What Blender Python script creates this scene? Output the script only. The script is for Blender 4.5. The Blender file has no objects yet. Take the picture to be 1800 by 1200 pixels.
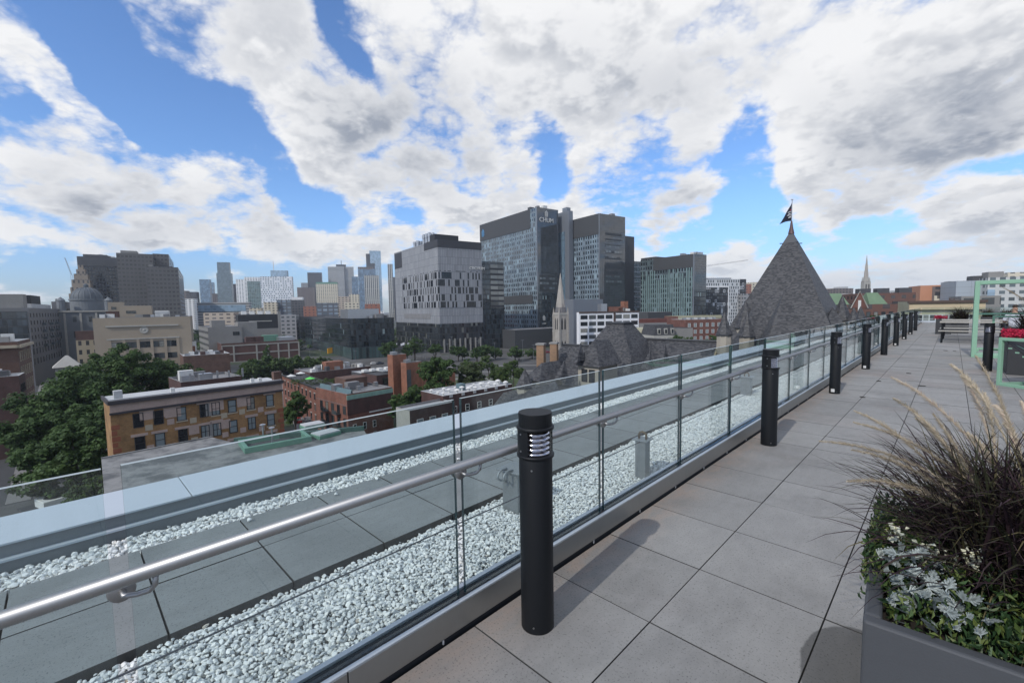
import bpy, math, random
import numpy as np
from mathutils import Vector, Matrix
random.seed(7); RS = np.random.RandomState(11)
SC = bpy.context.scene; COL = SC.collection
EYE = 1.55; GZ = -30.0                      # eye height over the terrace, street level below it
# ---------------------------------------------------------------- camera
YAW, PITCH, ROLL = math.radians(-44.657), math.radians(-4.208), math.radians(-0.934)
FPX = 783.2
def _cam():
    cy, sy, cp, sp = math.cos(YAW), math.sin(YAW), math.cos(PITCH), math.sin(PITCH)
    f = np.array([sy*cp, cy*cp, sp]); r = np.array([cy, -sy, 0.]); u = np.cross(r, f)
    cr, sr = math.cos(ROLL), math.sin(ROLL)
    return np.array([cr*r+sr*u, -sr*r+cr*u, f])
CM = _cam()
cd = bpy.data.cameras.new('camera'); cam = bpy.data.objects.new('camera', cd); COL.objects.link(cam)
cd.sensor_width = 36; cd.lens = FPX/1800*36; cd.clip_start = 0.05; cd.clip_end = 20000
cam.matrix_world = Matrix(((CM[0][0], CM[1][0], -CM[2][0], 0), (CM[0][1], CM[1][1], -CM[2][1], 0),
                           (CM[0][2], CM[1][2], -CM[2][2], EYE), (0, 0, 0, 1)))
SC.camera = cam
SC.view_settings.view_transform = 'Standard'; SC.view_settings.look = 'None'
SC.view_settings.exposure = 0.25; SC.view_settings.gamma = 1
SC.cycles.max_bounces = 7; SC.cycles.transparent_max_bounces = 24; SC.cycles.caustics_reflective = False
SC.cycles.caustics_refractive = False; SC.cycles.sample_clamp_indirect = 4
try: SC.cycles.use_denoising = True
except Exception: pass
def ray(px, py): return CM.T @ np.array([(px-900)/FPX, (600-py)/FPX, 1.])
def at(px, py, d): return Vector(ray(px, py)*d + np.array([0, 0, EYE]))
def onz(px, py, z):
    r = ray(px, py); return Vector(r*((z-EYE)/r[2]) + np.array([0, 0, EYE]))
def hor(px): return 563.7 - 0.0213*px
# ---------------------------------------------------------------- sun, sky
SUN_EL, SUN_AZ = math.radians(39), math.radians(176.0)      # azimuth clockwise from +Y
sv = Vector((math.cos(SUN_EL)*math.sin(SUN_AZ), math.cos(SUN_EL)*math.cos(SUN_AZ), math.sin(SUN_EL)))
sl = bpy.data.lights.new('sun', 'SUN'); sl.energy = 2.1; sl.angle = math.radians(0.6); sl.color = (1, .955, .88)
so = bpy.data.objects.new('sun', sl); COL.objects.link(so); so.rotation_euler = sv.to_track_quat('Z', 'Y').to_euler()
W = bpy.data.worlds.new('World'); SC.world = W; W.use_nodes = True
class NT:
    """tiny helper round a node tree"""
    def __init__(s, nt): s.t = nt
    def n(s, typ, inp=None, **kw):
        o = s.t.nodes.new('ShaderNode'+typ)
        for k, v in kw.items(): setattr(o, k, v)
        for k, v in (inp or {}).items():
            sock = o.inputs[k]
            if isinstance(v, bpy.types.NodeSocket): s.t.links.new(v, sock)
            elif hasattr(v, 'outputs'): s.t.links.new(v.outputs[0], sock)
            else: sock.default_value = v
        return o
    def m(s, op, a, b=0.0, c=0.0, clamp=False):
        o = s.t.nodes.new('ShaderNodeMath'); o.operation = op; o.use_clamp = clamp
        for i, v in enumerate((a, b, c)):
            if isinstance(v, bpy.types.NodeSocket): s.t.links.new(v, o.inputs[i])
            else: o.inputs[i].default_value = v
        return o.outputs[0]
    def v(s, op, a, b=(0, 0, 0), sc=None):
        o = s.t.nodes.new('ShaderNodeVectorMath'); o.operation = op
        for i, v in enumerate((a, b)):
            if isinstance(v, bpy.types.NodeSocket): s.t.links.new(v, o.inputs[i])
            else: o.inputs[i].default_value = v
        if sc is not None:
            if isinstance(sc, bpy.types.NodeSocket): s.t.links.new(sc, o.inputs['Scale'])
            else: o.inputs['Scale'].default_value = sc
        return o.outputs['Value'] if op in ('DOT_PRODUCT', 'LENGTH', 'DISTANCE') else o.outputs[0]
    def mr(s, v, a, b, c=0., d=1., smooth=True):
        o = s.t.nodes.new('ShaderNodeMapRange')
        if smooth: o.interpolation_type = 'SMOOTHSTEP'
        s.t.links.new(v, o.inputs[0])
        for i, x in enumerate((a, b, c, d)): o.inputs[i+1].default_value = x
        return o.outputs[0]
    def mix(s, f, a, b, mode='MIX'):
        o = s.t.nodes.new('ShaderNodeMix'); o.data_type = 'RGBA'; o.blend_type = mode
        for i, x in ((0, f), (6, a), (7, b)):
            if isinstance(x, bpy.types.NodeSocket): s.t.links.new(x, o.inputs[i])
            else: o.inputs[i].default_value = x if i == 0 else (*x[:3], 1)
        return o.outputs[2]
def build_sky():
    nt = W.node_tree; nt.nodes.clear(); N = NT(nt)
    sky = N.n('TexSky'); sky.sky_type = 'NISHITA'; sky.sun_disc = False
    sky.sun_elevation = SUN_EL; sky.sun_rotation = SUN_AZ; sky.air_density = 1.0; sky.dust_density = 0.4; sky.ozone_density = 2.0
    tc = N.n('TexCoord'); d = N.v('NORMALIZE', tc.outputs['Generated'])
    sx = N.n('SeparateXYZ', {0: d}); z = sx.outputs[2]
    zc = N.m('MAXIMUM', z, 0.0)
    # warp the direction a little so that the coverage patches get ragged outlines
    wn = N.n('TexNoise', {'Vector': d, 'Scale': 5.5, 'Detail': 5., 'Roughness': .6}).outputs['Color']
    dw = N.v('NORMALIZE', N.v('ADD', d, N.v('SCALE', N.v('SUBTRACT', wn, (.5, .5, .5)), sc=.12)))
    # coverage drawn as soft round patches of the real sky: (px, py, radius px, strength)
    patch = [(860, 90, 110, .7), (1290, 30, 90, .8), (1100, 200, 80, .5), (150, 100, 70, -1), (235, 150, 75, -1.1), (290, 205, 65, -1.2), (355, 190, 55, -1), (420, 230, 50, -1), (460, 275, 35, -.8), (20, 160, 45, -.7), (70, 190, 30, -.4),
             (100, 30, 75, -1), (190, 50, 60, -1), (10, 45, 50, .3), (20, 80, 40, .9), (60, 110, 45, 1.4), (130, 180, 50, 1.5), (215, 245, 45, 1.3), (90, 150, 40, .8), (175, 215, 40, .4),
             (585, 15, 28, -1.2), (585, 70, 26, -1.), (625, 120, 28, -1.2), (640, 60, 20, -.4), (500, 300, 40, -1), (550, 365, 45, -1), (470, 260, 30, -.8), (590, 385, 35, -.9), (650, 340, 25, -.5),
             (705, 365, 26, -.9), (885, 230, 24, -.7), (945, 215, 30, -.9), (975, 265, 32, -1.1), (985, 315, 28, -1), (970, 345, 22, -.7), (1310, 215, 30, -1.2), (1320, 260, 36, -1.2), (1330, 300, 36, -1.1),
             (1250, 215, 22, -.7), (1270, 300, 30, -1.1), (1255, 350, 26, -.4), (1300, 370, 40, -1.1), (1240, 395, 40, -1.1), (1300, 405, 40, -1.1), (1360, 400, 40, -.9), (1180, 410, 34, -1), (1430, 375, 26, -.5), (1500, 400, 36, -1), (1560, 405, 40, -1),
             (1600, 380, 26, -.8), (1640, 310, 40, -1.), (1720, 285, 40, -1.2), (1795, 265, 45, -1.2), (1560, 295, 30, -.8), (1500, 300, 24, -.4), (1640, 350, 30, -.9), (1450, 440, 30, -.6), (1340, 330, 30, -.5),
             (35, 455, 55, -1), (130, 445, 40, -.4), (280, 455, 50, -.9), (340, 480, 50, -.8), (100, 500, 70, -.8), (430, 475, 45, -.8), (520, 490, 50, -.6), (240, 400, 40, .4), (1650, 425, 40, -.5),
             (760, 365, 22, -.3), (1390, 350, 20, -.2), (600, 10, 20, -.3),
             (90, 260, 70, .8), (60, 330, 110, .8), (240, 300, 80, .8), (350, 300, 70, .9), (250, 370, 100, .9), (400, 350, 60, .8), (440, 330, 40, .7), (120, 400, 60, .7), (470, 385, 30, .6), (520, 420, 50, .6), (420, 420, 60, .8),
             (300, 30, 70, .7), (330, 90, 60, .6), (400, 130, 80, .8), (480, 190, 70, .9), (560, 240, 70, .9), (600, 300, 60, .6), (540, 290, 30, .5), (470, 60, 100, .7), (560, 170, 60, .7), (680, 250, 90, 1), (760, 130, 130, 1), (720, 50, 80, .8), (790, 270, 70, .8), (640, 390, 45, .6), (620, 420, 50, .7),
             (1000, 90, 160, 1), (1200, 80, 140, 1), (900, 330, 40, .9), (860, 300, 60, 1), (800, 360, 60, .9), (760, 400, 40, .7), (1090, 270, 60, 1.1), (1150, 290, 65, 1.1), (1200, 250, 40, .7), (1110, 360, 65, 1.4), (1190, 355, 60, 1.5), (1255, 345, 35, 1.2), (1060, 230, 60, .8), (1020, 380, 40, .8),
             (1380, 230, 60, .6), (1470, 240, 70, .9), (1600, 170, 130, 1.1), (1750, 120, 120, 1.1), (1680, 220, 80, 1), (1430, 120, 90, .8), (1400, 340, 35, 1.), (1450, 325, 50, 1.4), (1500, 345, 60, 1.3), (1580, 330, 55, 1.4), (1370, 345, 24, .5), (1450, 398, 22, .9), (1660, 370, 40, 1.), (1700, 360, 65, 1.5), (1780, 340, 60, 1), (1640, 390, 40, .5),
             (1270, 445, 45, .9), (1330, 455, 35, .7), (1420, 455, 40, .6), (1560, 450, 60, .8), (1660, 460, 60, .6), (1760, 430, 60, .6), (1135, 435, 20, 1.1), (220, 420, 60, .5), (30, 440, 16, .8), (600, 440, 60, .5), (20, 380, 60, .6)]
    # grey undersides of the thicker clouds
    grey = [(480, 370, 50, .9), (400, 375, 60, .9), (300, 385, 70, .8), (200, 390, 60, .7), (60, 290, 70, .6), (150, 330, 70, .5), (40, 385, 50, .4), (110, 240, 40, .3), (230, 270, 50, .4), (520, 430, 50, .5),
            (700, 270, 70, .9), (790, 230, 80, 1), (820, 290, 50, .8), (620, 200, 60, .6), (540, 160, 60, .5), (560, 250, 60, .4), (740, 180, 90, .6), (640, 280, 40, .5), (430, 60, 80, .25),
            (930, 180, 80, .5), (1100, 150, 90, .5), (1250, 120, 90, .5), (1180, 190, 70, .6), (1000, 60, 90, .3), (1350, 100, 60, .3), (1060, 205, 50, .4),
            (1180, 320, 55, .8), (1120, 310, 45, .7), (1150, 390, 50, .5), (1230, 370, 35, .5), (900, 350, 40, .4), (790, 400, 50, .4), (620, 350, 40, .3), (600, 400, 40, .4),
            (1550, 190, 90, .6), (1680, 160, 100, .7), (1780, 180, 90, .7), (1480, 270, 50, .7), (1580, 260, 60, .8), (1690, 230, 60, .7), (1430, 180, 50, .4),
            (1430, 365, 40, .7), (1520, 355, 50, .8), (1600, 345, 40, .6), (1700, 395, 50, .6), (1790, 380, 50, .6), (1280, 465, 40, .4), (1560, 475, 60, .4), (150, 440, 60, .4), (700, 450, 50, .3)]
    def field(lst, width=1.5):
        cov = None
        for px, py, r, s in lst:
            c = ray(px, py); c = c/np.linalg.norm(c)
            k = r/FPX/(1+((px-900)**2+(py-600)**2)/FPX**2)**.75      # patch half-angle, allowing for the wide lens
            g = N.m('EXPONENT', N.m('MULTIPLY_ADD', N.v('DOT_PRODUCT', dw, tuple(c)), width/k**2, -width/k**2))
            cov = N.m('MULTIPLY_ADD', g, s, cov if cov is not None else 0.0)
        return cov
    cov = N.m('MAXIMUM', N.m('MINIMUM', field([(a, b_, c_, s_ if s_ > 0 else s_*1.45) for a, b_, c_, s_ in patch]), .75), -1.0); gr = field(grey)
    def dens(shift, octs):
        q = N.m('DIVIDE', shift, N.m('ADD', zc, 0.40))
        p = N.n('CombineXYZ', {0: N.m('MULTIPLY', sx.outputs[0], q), 1: N.m('MULTIPLY', sx.outputs[1], q), 2: N.m('MULTIPLY', N.m('MULTIPLY', z, q), 1.5)}).outputs[0]
        v = N.n('TexNoise', {'Vector': p, 'Scale': 2.6, 'Detail': 7. if octs > 3 else 4., 'Roughness': .56}).outputs['Fac']
        sc, am = 5.0, .24
        for k in range(octs):        # billowing octaves: rounded lumps with creases between them
            n = N.n('TexNoise', {'Vector': N.v('ADD', p, (k*3.1, k*1.7, 0)), 'Scale': sc, 'Detail': 0.}).outputs['Fac']
            v = N.m('MULTIPLY_ADD', N.m('ABSOLUTE', N.m('MULTIPLY_ADD', n, 2., -1.)), am, v); sc *= 2.05; am *= .60
        return v
    D0 = dens(1.0, 6); D1 = dens(.965, 4)
    D = N.m('MULTIPLY_ADD', cov, .20, N.m('MULTIPLY_ADD', D0, 1.35, -.22))
    T = TT
    alpha = N.mr(D, T-.12, T+.15)
    thick = N.mr(D, T, T+.34)
    rel = N.mr(N.m('SUBTRACT', D1, D0), -.10, .10)          # 1 where the lump faces away from the light
    sh = N.m('ADD', N.m('MULTIPLY', gr, .46), N.m('MULTIPLY_ADD', rel, .52, -.10))
    sh = N.m('MULTIPLY', sh, N.m('MULTIPLY_ADD', thick, .75, .25), clamp=True)
    col = N.mix(sh, (.98, .985, 1.0), (.36, .40, .48))
    far = N.mr(z, 0.0, .16, .40, 0.)
    col = N.mix(far, col, (.72, .82, .95))
    skyc = N.mix(1.0, sky.outputs[0], N.mix(N.mr(z, 0., .22), (.60, .72, 1.02), (.76, .98, 1.27)), 'MULTIPLY')
    skys = N.n('Background', {'Color': skyc, 'Strength': .125})
    cl = N.n('Background', {'Color': col, 'Strength': .80})
    mx = N.n('MixShader', {0: alpha, 1: skys, 2: cl})
    N.n('OutputWorld', {0: mx}); W.cycles.sampling_method = 'MANUAL'; W.cycles.sample_map_resolution = 512
TT = .58
build_sky()
# ---------------------------------------------------------------- materials
MATS = {}
def newmat(name):
    m = bpy.data.materials.new(name); m.use_nodes = True; m.node_tree.nodes.clear(); MATS[name] = m; return m, NT(m.node_tree)
def fin(N, sh): N.n('OutputMaterial', {0: sh})
def pm(name, c, rough=.7, metal=0., ns=2., na=.15, bump=0., spec=.5, ns2=None, ior=1.5):
    """principled with two scales of uneven colour"""
    if name in MATS: return MATS[name]
    m, N = newmat(name)
    tc = N.n('TexCoord').outputs['Object']
    a = N.n('TexNoise', {'Vector': tc, 'Scale': ns, 'Detail': 6., 'Roughness': .65}).outputs['Fac']
    b = N.n('TexNoise', {'Vector': tc, 'Scale': (ns2 or ns*9), 'Detail': 3.}).outputs['Fac']
    s = N.m('ADD', N.m('MULTIPLY_ADD', a, 2*na, 1-na), N.m('MULTIPLY_ADD', b, na, -na/2))
    col = N.v('SCALE', tuple(c), sc=s)
    p = N.n('BsdfPrincipled', {'Base Color': col, 'Roughness': rough, 'Metallic': metal, 'IOR': ior, 'Specular IOR Level': spec})
    if bump:
        N.t.links.new(N.n('Bump', {'Height': b, 'Strength': bump, 'Distance': .02}).outputs[0], p.inputs['Normal'])
    fin(N, p); return m
def brickmat(name, c1, c2, mortar, w=.21, h=.07, dirt=.25, rough=.85):
    m, N = newmat(name)
    uv = N.n('TexCoord').outputs['UV']
    b = N.n('TexBrick', {'Vector': uv, 'Color1': (*c1, 1), 'Color2': (*c2, 1), 'Mortar': (*mortar, 1), 'Scale': 1.0, 'Mortar Size': .008, 'Brick Width': w, 'Row Height': h})
    o = N.n('TexCoord').outputs['Object']
    a = N.n('TexNoise', {'Vector': o, 'Scale': .35, 'Detail': 7., 'Roughness': .7}).outputs['Fac']
    k = N.mr(a, .3, .7, 1-dirt, 1+dirt)
    p = N.n('BsdfPrincipled', {'Base Color': N.v('SCALE', b.outputs[0], sc=k), 'Roughness': rough})
    fin(N, p); return m
def facade(name, wall, glass, cw, ch, fw, fh, p=1., gvar=.5, wvar=.12, grough=.08, gior=1.7, lit=0., litc=(.55, .5, .42), joint=0., jc=None, seed=0., stagger=0., pan=None, ppan=0., v0=0.):
    """curtain wall or window wall: grid of cells, each cell glass, wall or coloured panel by chance"""
    m, N = newmat(name)
    s = N.n('SeparateXYZ', {0: N.n('TexCoord').outputs['UV']})
    v = N.m('DIVIDE', N.m('SUBTRACT', s.outputs[1], v0), ch); iv = N.m('FLOOR', v)
    u = N.m('DIVIDE', s.outputs[0], cw)
    if stagger:
        r = N.n('TexWhiteNoise', {'W': N.m('ADD', iv, seed+3.3)}, noise_dimensions='1D').outputs[0]
        u = N.m('ADD', u, N.m('MULTIPLY', r, stagger))
    iu = N.m('FLOOR', u); fu = N.m('ABSOLUTE', N.m('SUBTRACT', N.m('FRACT', u), .5)); fv = N.m('ABSOLUTE', N.m('SUBTRACT', N.m('FRACT', v), .5))
    cell = N.n('CombineXYZ', {0: iu, 1: iv, 2: seed}).outputs[0]
    wn = N.n('TexWhiteNoise', {'Vector': cell}); r1 = wn.outputs[0]
    rc = N.n('SeparateXYZ', {0: wn.outputs[1]}); r2, r3 = rc.outputs[0], rc.outputs[1]
    mask = N.m('MULTIPLY', N.m('LESS_THAN', fu, fw/2), N.m('LESS_THAN', fv, fh/2))
    if p < 1: mask = N.m('MULTIPLY', mask, N.m('LESS_THAN', r1, p))
    o = N.n('TexCoord').outputs['Object']
    nz = N.n('TexNoise', {'Vector': o, 'Scale': .12, 'Detail': 6., 'Roughness': .7}).outputs['Fac']
    wcol = N.v('SCALE', wall if not pan else N.mix(N.m('LESS_THAN', r3, ppan), wall, pan), sc=N.m('MULTIPLY_ADD', nz, 2*wvar, 1-wvar))
    if pan or wvar > .15: wcol = N.v('SCALE', wcol, sc=N.m('MULTIPLY_ADD', r2, .25, .87))
    if joint:
        j = N.m('MAXIMUM', N.m('GREATER_THAN', fu, .5-joint/cw), N.m('GREATER_THAN', fv, .5-joint/ch))
        wcol = N.mix(j, wcol, jc or tuple(x*.45 for x in wall))
    gcol = N.v('SCALE', tuple(glass), sc=N.m('MULTIPLY_ADD', r2, 2*gvar, 1-gvar))
    if lit: gcol = N.mix(N.m('LESS_THAN', r3, lit), gcol, litc)
    col = N.mix(mask, wcol, gcol)
    rough = N.m('MULTIPLY_ADD', mask, grough-.6, .6)
    ior = N.m('MULTIPLY_ADD', mask, gior-1.4, 1.4)
    bs = N.n('BsdfPrincipled', {'Base Color': col, 'Roughness': rough, 'IOR': ior})
    fin(N, bs); return m
def slatemat():
    m, N = newmat('slate')
    s = N.n('SeparateXYZ', {0: N.n('TexCoord').outputs['UV']})
    v = N.m('DIVIDE', s.outputs[1], .165); iv = N.m('FLOOR', v)
    off = N.n('TexWhiteNoise', {'W': iv}, noise_dimensions='1D').outputs[0]
    u = N.m('ADD', N.m('DIVIDE', s.outputs[0], .27), N.m('MULTIPLY', off, 5.3)); iu = N.m('FLOOR', u)
    o = N.n('TexCoord').outputs['Object']
    c = N.n('CombineXYZ', {0: iu, 1: iv}).outputs[0]
    wn = N.n('TexWhiteNoise', {'Vector': c})
    ws = N.n('TexNoise', {'Vector': N.v('MULTIPLY', c, (.22, .75, 1)), 'Scale': 1., 'Detail': 2.}).outputs['Fac']
    k = N.m('ADD', N.m('MULTIPLY', wn.outputs[0], .5), N.m('MULTIPLY', ws, .9))
    col = N.mix(N.mr(k, .38, .98), (.019, .021, .026), (.076, .076, .081))
    col = N.mix(N.mr(wn.outputs[1], .8, 1., 0, .5), col, (.058, .045, .036))
    ed = N.m('GREATER_THAN', N.m('FRACT', v), .88)
    col = N.mix(N.m('MULTIPLY', ed, .55), col, (.015, .015, .018))
    bh = N.m('ADD', N.m('MULTIPLY', N.m('FRACT', v), -.6), wn.outputs[0])
    p = N.n('BsdfPrincipled', {'Base Color': col, 'Roughness': .62, 'Normal': N.n('Bump', {'Height': bh, 'Strength': .7, 'Distance': .05})})
    fin(N, p); return m
def glassmat():
    m, N = newmat('railing_glass')
    t = N.n('BsdfTransparent', {0: (.905, .957, .96, 1)}); g = N.n('BsdfGlossy', {'Color': (1, 1, 1, 1), 'Roughness': .0})
    fr = N.n('Fresnel', {0: N.m('MULTIPLY_ADD', N.n('NewGeometry').outputs['Backfacing'], 1/1.5-1.5, 1.5)})
    o = N.n('TexCoord').outputs['Object']; sm = N.n('TexNoise', {'Vector': N.v('MULTIPLY', o, (1, 1, .45)), 'Scale': 3.2, 'Detail': 8., 'Roughness': .72}).outputs['Fac']
    sp = N.n('TexVoronoi', {'Vector': o, 'Scale': 55.}).outputs['Distance']
    d = N.m('ADD', N.mr(sm, .50, .78, .0, .05), N.m('MULTIPLY', N.m('LESS_THAN', sp, .10), .05))      # dust film and dried drops
    mx = N.n('MixShader', {0: d, 1: t, 2: N.n('BsdfDiffuse', {0: (.6, .6, .6, 1)})})
    fin(N, N.n('MixShader', {0: fr, 1: mx, 2: g})); return m
def leafmat(name, c1, c2):
    m, N = newmat(name)
    a = N.n('Attribute', attribute_name='tint')
    col = N.mix(a.outputs['Fac'], c1, c2)
    d = N.n('BsdfPrincipled', {'Base Color': col, 'Roughness': .65, 'Specular IOR Level': .3}); tr = N.n('BsdfTranslucent', {0: col})
    fin(N, N.n('MixShader', {0: .3, 1: d, 2: tr})); return m
def tintmat(name, ramp, rough=.6, spec=.4):
    m, N = newmat(name)
    a = N.n('Attribute', attribute_name='tint')
    r = N.n('ValToRGB', {0: a.outputs['Fac']}); e = r.color_ramp.elements
    while len(e) < len(ramp): e.new(.5)
    for i, (p, c) in enumerate(ramp): e[i].position = p; e[i].color = (*c, 1)
    o = N.n('TexNoise', {'Vector': N.n('TexCoord').outputs['Object'], 'Scale': 60., 'Detail': 4.}).outputs['Fac']
    col = N.v('SCALE', r.outputs[0], sc=N.m('MULTIPLY_ADD', o, .5, .75))
    fin(N, N.n('BsdfPrincipled', {'Base Color': col, 'Roughness': rough, 'Specular IOR Level': spec})); return m
# ---------------------------------------------------------------- mesh builder
class MB:
    def __init__(s): s.v = []; s.f = []; s.mi = []; s.t = []
    def add(s, vs, fs, mi=0, tint=None):
        o = len(s.v); s.v += [tuple(p) for p in vs]; s.f += [tuple(i+o for i in f) for f in fs]; s.mi += [mi]*len(fs)
        if tint is not None or s.t: s.t += [0.]*(o-len(s.t)); s.t += [tint or 0.]*len(vs)
        return s
    def box(s, a, b, mi=0, skip=()):
        x0, y0, z0 = a; x1, y1, z1 = b
        if x0 > x1: x0, x1 = x1, x0
        if y0 > y1: y0, y1 = y1, y0
        if z0 > z1: z0, z1 = z1, z0
        v = [(x0, y0, z0), (x1, y0, z0), (x1, y1, z0), (x0, y1, z0), (x0, y0, z1), (x1, y0, z1), (x1, y1, z1), (x0, y1, z1)]
        f = {'b': (3, 2, 1, 0), 't': (4, 5, 6, 7), 'f': (0, 1, 5, 4), 'r': (1, 2, 6, 5), 'k': (2, 3, 7, 6), 'l': (3, 0, 4, 7)}
        return s.add(v, [f[k] for k in f if k not in skip], mi)
    def prism(s, poly, z0, z1, mi=0, top=True, mt=None, inset=0, z2=None):
        n = len(poly); v = [(x, y, z0) for x, y in poly]+[(x, y, z1) for x, y in poly]
        s.add(v, [(i, (i+1) % n, n+(i+1) % n, n+i) for i in range(n)], mi)
        if top: s.add([(x, y, z1) for x, y in poly], [tuple(range(n))], mi if mt is None else mt)
        s.add([(x, y, z0) for x, y in poly], [tuple(range(n))[::-1]], mi)
        return s
    def frustum(s, p0, z0, p1, z1, mi=0, cap=True):
        n = len(p0); v = [(x, y, z0) for x, y in p0]+[(x, y, z1) for x, y in p1]
        for i in range(n):
            j = (i+1) % n; s.add([v[i], v[j], v[n+j], v[n+i]], [(0, 1, 2, 3)], mi)
        if cap: s.add([v[n+i] for i in range(n)], [tuple(range(n))], mi)
        return s
    def lathe(s, prof, n=24, c=(0, 0, 0), mi=0, a0=0., a1=2*math.pi):
        full = abs(a1-a0-2*math.pi) < 1e-6; m = n if full else n+1
        v = []
        for r, z in prof:
            for k in range(m):
                a = a0+(a1-a0)*k/n; v.append((c[0]+r*math.cos(a), c[1]+r*math.sin(a), c[2]+z))
        f = []
        for i in range(len(prof)-1):
            for k in range(n): k2 = (k+1) % m; f.append((i*m+k, i*m+k2, (i+1)*m+k2, (i+1)*m+k))
        return s.add(v, f, mi)
    def tube(s, path, r, n=8, mi=0, tint=None, cap=True):
        P = [Vector(p) for p in path]; rr = r if isinstance(r, (list, tuple)) else [r]*len(P)
        v = []; up = None
        for i, p in enumerate(P):
            d = (P[min(i+1, len(P)-1)]-P[max(i-1, 0)])
            d = d.normalized() if d.length > 1e-9 else Vector((0, 0, 1))
            if up is None: up = Vector((0, 0, 1)) if abs(d.z) < .9 else Vector((1, 0, 0))
            a = d.cross(up).normalized(); b = a.cross(d).normalized(); up = b
            for k in range(n):
                t = 2*math.pi*k/n; v.append(p+(a*math.cos(t)+b*math.sin(t))*rr[i])
        f = [(i*n+k, i*n+(k+1) % n, (i+1)*n+(k+1) % n, (i+1)*n+k) for i in range(len(P)-1) for k in range(n)]
        if cap: f += [tuple(range(n))[::-1], tuple((len(P)-1)*n+k for k in range(n))]
        return s.add(v, f, mi, tint)
    def build(s, name, mats, parent=None, loc=None, smooth=False, bevel=0.):
        if not isinstance(mats, (list, tuple)): mats = [mats]
        me = bpy.data.meshes.new(name); me.from_pydata(s.v, [], s.f); me.update()
        for m in mats: me.materials.append(MATS[m] if isinstance(m, str) else m)
        me.polygons.foreach_set('material_index', s.mi)
        uv_mesh(me)
        if s.t:
            a = me.attributes.new('tint', 'FLOAT', 'POINT'); a.data.foreach_set('value', s.t+[0.]*(len(s.v)-len(s.t)))
        if smooth: me.polygons.foreach_set('use_smooth', [True]*len(me.polygons))
        return link(name, me, parent, loc, bevel)
def uv_mesh(me):
    if len(me.polygons) > 60000: return
    ul = me.uv_layers.new(name='uv'); V = me.vertices; d = ul.data
    for p in me.polygons:
        n = p.normal; ids = p.vertices
        if abs(n.z) > .985 or n.length < .5: t = Vector((1, 0, 0)); b = Vector((0, 1, 0)); off = 0.
        else:
            t = Vector((-n.y, n.x, 0)).normalized(); b = n.cross(t); off = min(V[i].co.dot(t) for i in ids)
        for li, i in zip(p.loop_indices, ids):
            c = V[i].co; d[li].uv = (c.dot(t)-off, c.dot(b))
def link(name, me, parent=None, loc=None, bevel=0.):
    o = bpy.data.objects.new(name, me); COL.objects.link(o); o.parent = parent
    if loc is not None: o.location = loc
    if bevel:
        b = o.modifiers.new('bevel', 'BEVEL'); b.width = bevel; b.segments = 2; b.limit_method = 'ANGLE'; b.angle_limit = .7
    return o
def tag(o, label=None, cat=None, group=None, kind=None):
    for k, v in (('label', label), ('category', cat), ('group', group), ('kind', kind)):
        if v: o[k] = v
    return o
def thing(name, label, cat, loc=(0, 0, 0), rz=0., group=None):
    o = bpy.data.objects.new(name, None); COL.objects.link(o); o.location = loc; o.rotation_euler = (0, 0, rz); o.empty_display_size = .3
    return tag(o, label, cat, group)
def copy_tree(o, parent=None):
    c = o.copy(); COL.objects.link(c); c.parent = parent
    for ch in list(o.children): copy_tree(ch, c)
    return c
def raw_mesh(name, V, F, mats, tint=None, ngon=3, mi=None):
    """numpy mesh: V (n,3), F (m,ngon)"""
    me = bpy.data.meshes.new(name); me.vertices.add(len(V)); me.vertices.foreach_set('co', V.astype(np.float32).ravel())
    me.loops.add(F.size); me.loops.foreach_set('vertex_index', F.astype(np.int32).ravel())
    me.polygons.add(len(F)); me.polygons.foreach_set('loop_start', np.arange(0, F.size, ngon, dtype=np.int32))
    for m in (mats if isinstance(mats, (list, tuple)) else [mats]): me.materials.append(MATS[m])
    if tint is not None:
        a = me.attributes.new('tint', 'FLOAT', 'POINT'); a.data.foreach_set('value', tint.astype(np.float32))
    if mi is not None: me.polygons.foreach_set('material_index', np.array(mi, dtype=np.int32))
    me.polygons.foreach_set('use_smooth', np.zeros(len(F), dtype=bool)); me.update(calc_edges=True); me.validate(); return me
# ================================================================ TERRACE
pm('dark_metal', (.006, .007, .009), .5, ns=30, na=.2, spec=.3); pm('black_plastic', (.008, .008, .009), .6)
pm('steel', (.34, .34, .345), .47, 1., ns=40, na=.1); pm('alu', (.34, .35, .345), .38, .85, ns=3, na=.08)
pm('alu_light', (.55, .58, .62), .4, .5, ns=3, na=.06); pm('gasket', (.012, .014, .018), .6)
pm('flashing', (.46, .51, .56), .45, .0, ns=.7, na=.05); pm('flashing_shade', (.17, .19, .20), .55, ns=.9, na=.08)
pm('zinc', (.26, .28, .29), .5, .6, ns=6, na=.25); pm('cable', (.10, .10, .11), .4, .8); pm('rusty', (.12, .085, .05), .6, .5, ns=20, na=.3)
pm('mint', (.23, .41, .29), .45, ns=4, na=.05); pm('deck_wood', (.34, .32, .285), .7, ns=3, na=.2); pm('planter_grey', (.060, .064, .072), .62, ns=3, na=.12, bump=.05, ns2=180)
pm('planter_dark', (.030, .031, .035), .55, ns=3, na=.15); pm('soil', (.02, .015, .012), .95, ns=30, na=.5); pm('white_label', (.6, .6, .6), .5)
pm('membrane', (.07, .075, .08), .9, ns=1, na=.2); glassmat()
pm('glass_edge', (.02, .05, .055), .12, ns=9, na=.3, ior=1.9); pm('glass_top_gleam', (.38, .43, .43), .35, ns=5, na=.1); pm('reflector', (.55, .55, .60), .16, 1., ns=10, na=.05)  # upper glass edge: gleam from the sky put into its pale colour
pm('outer_wall', (.2, .2, .21), .8, ns=.5)
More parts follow.
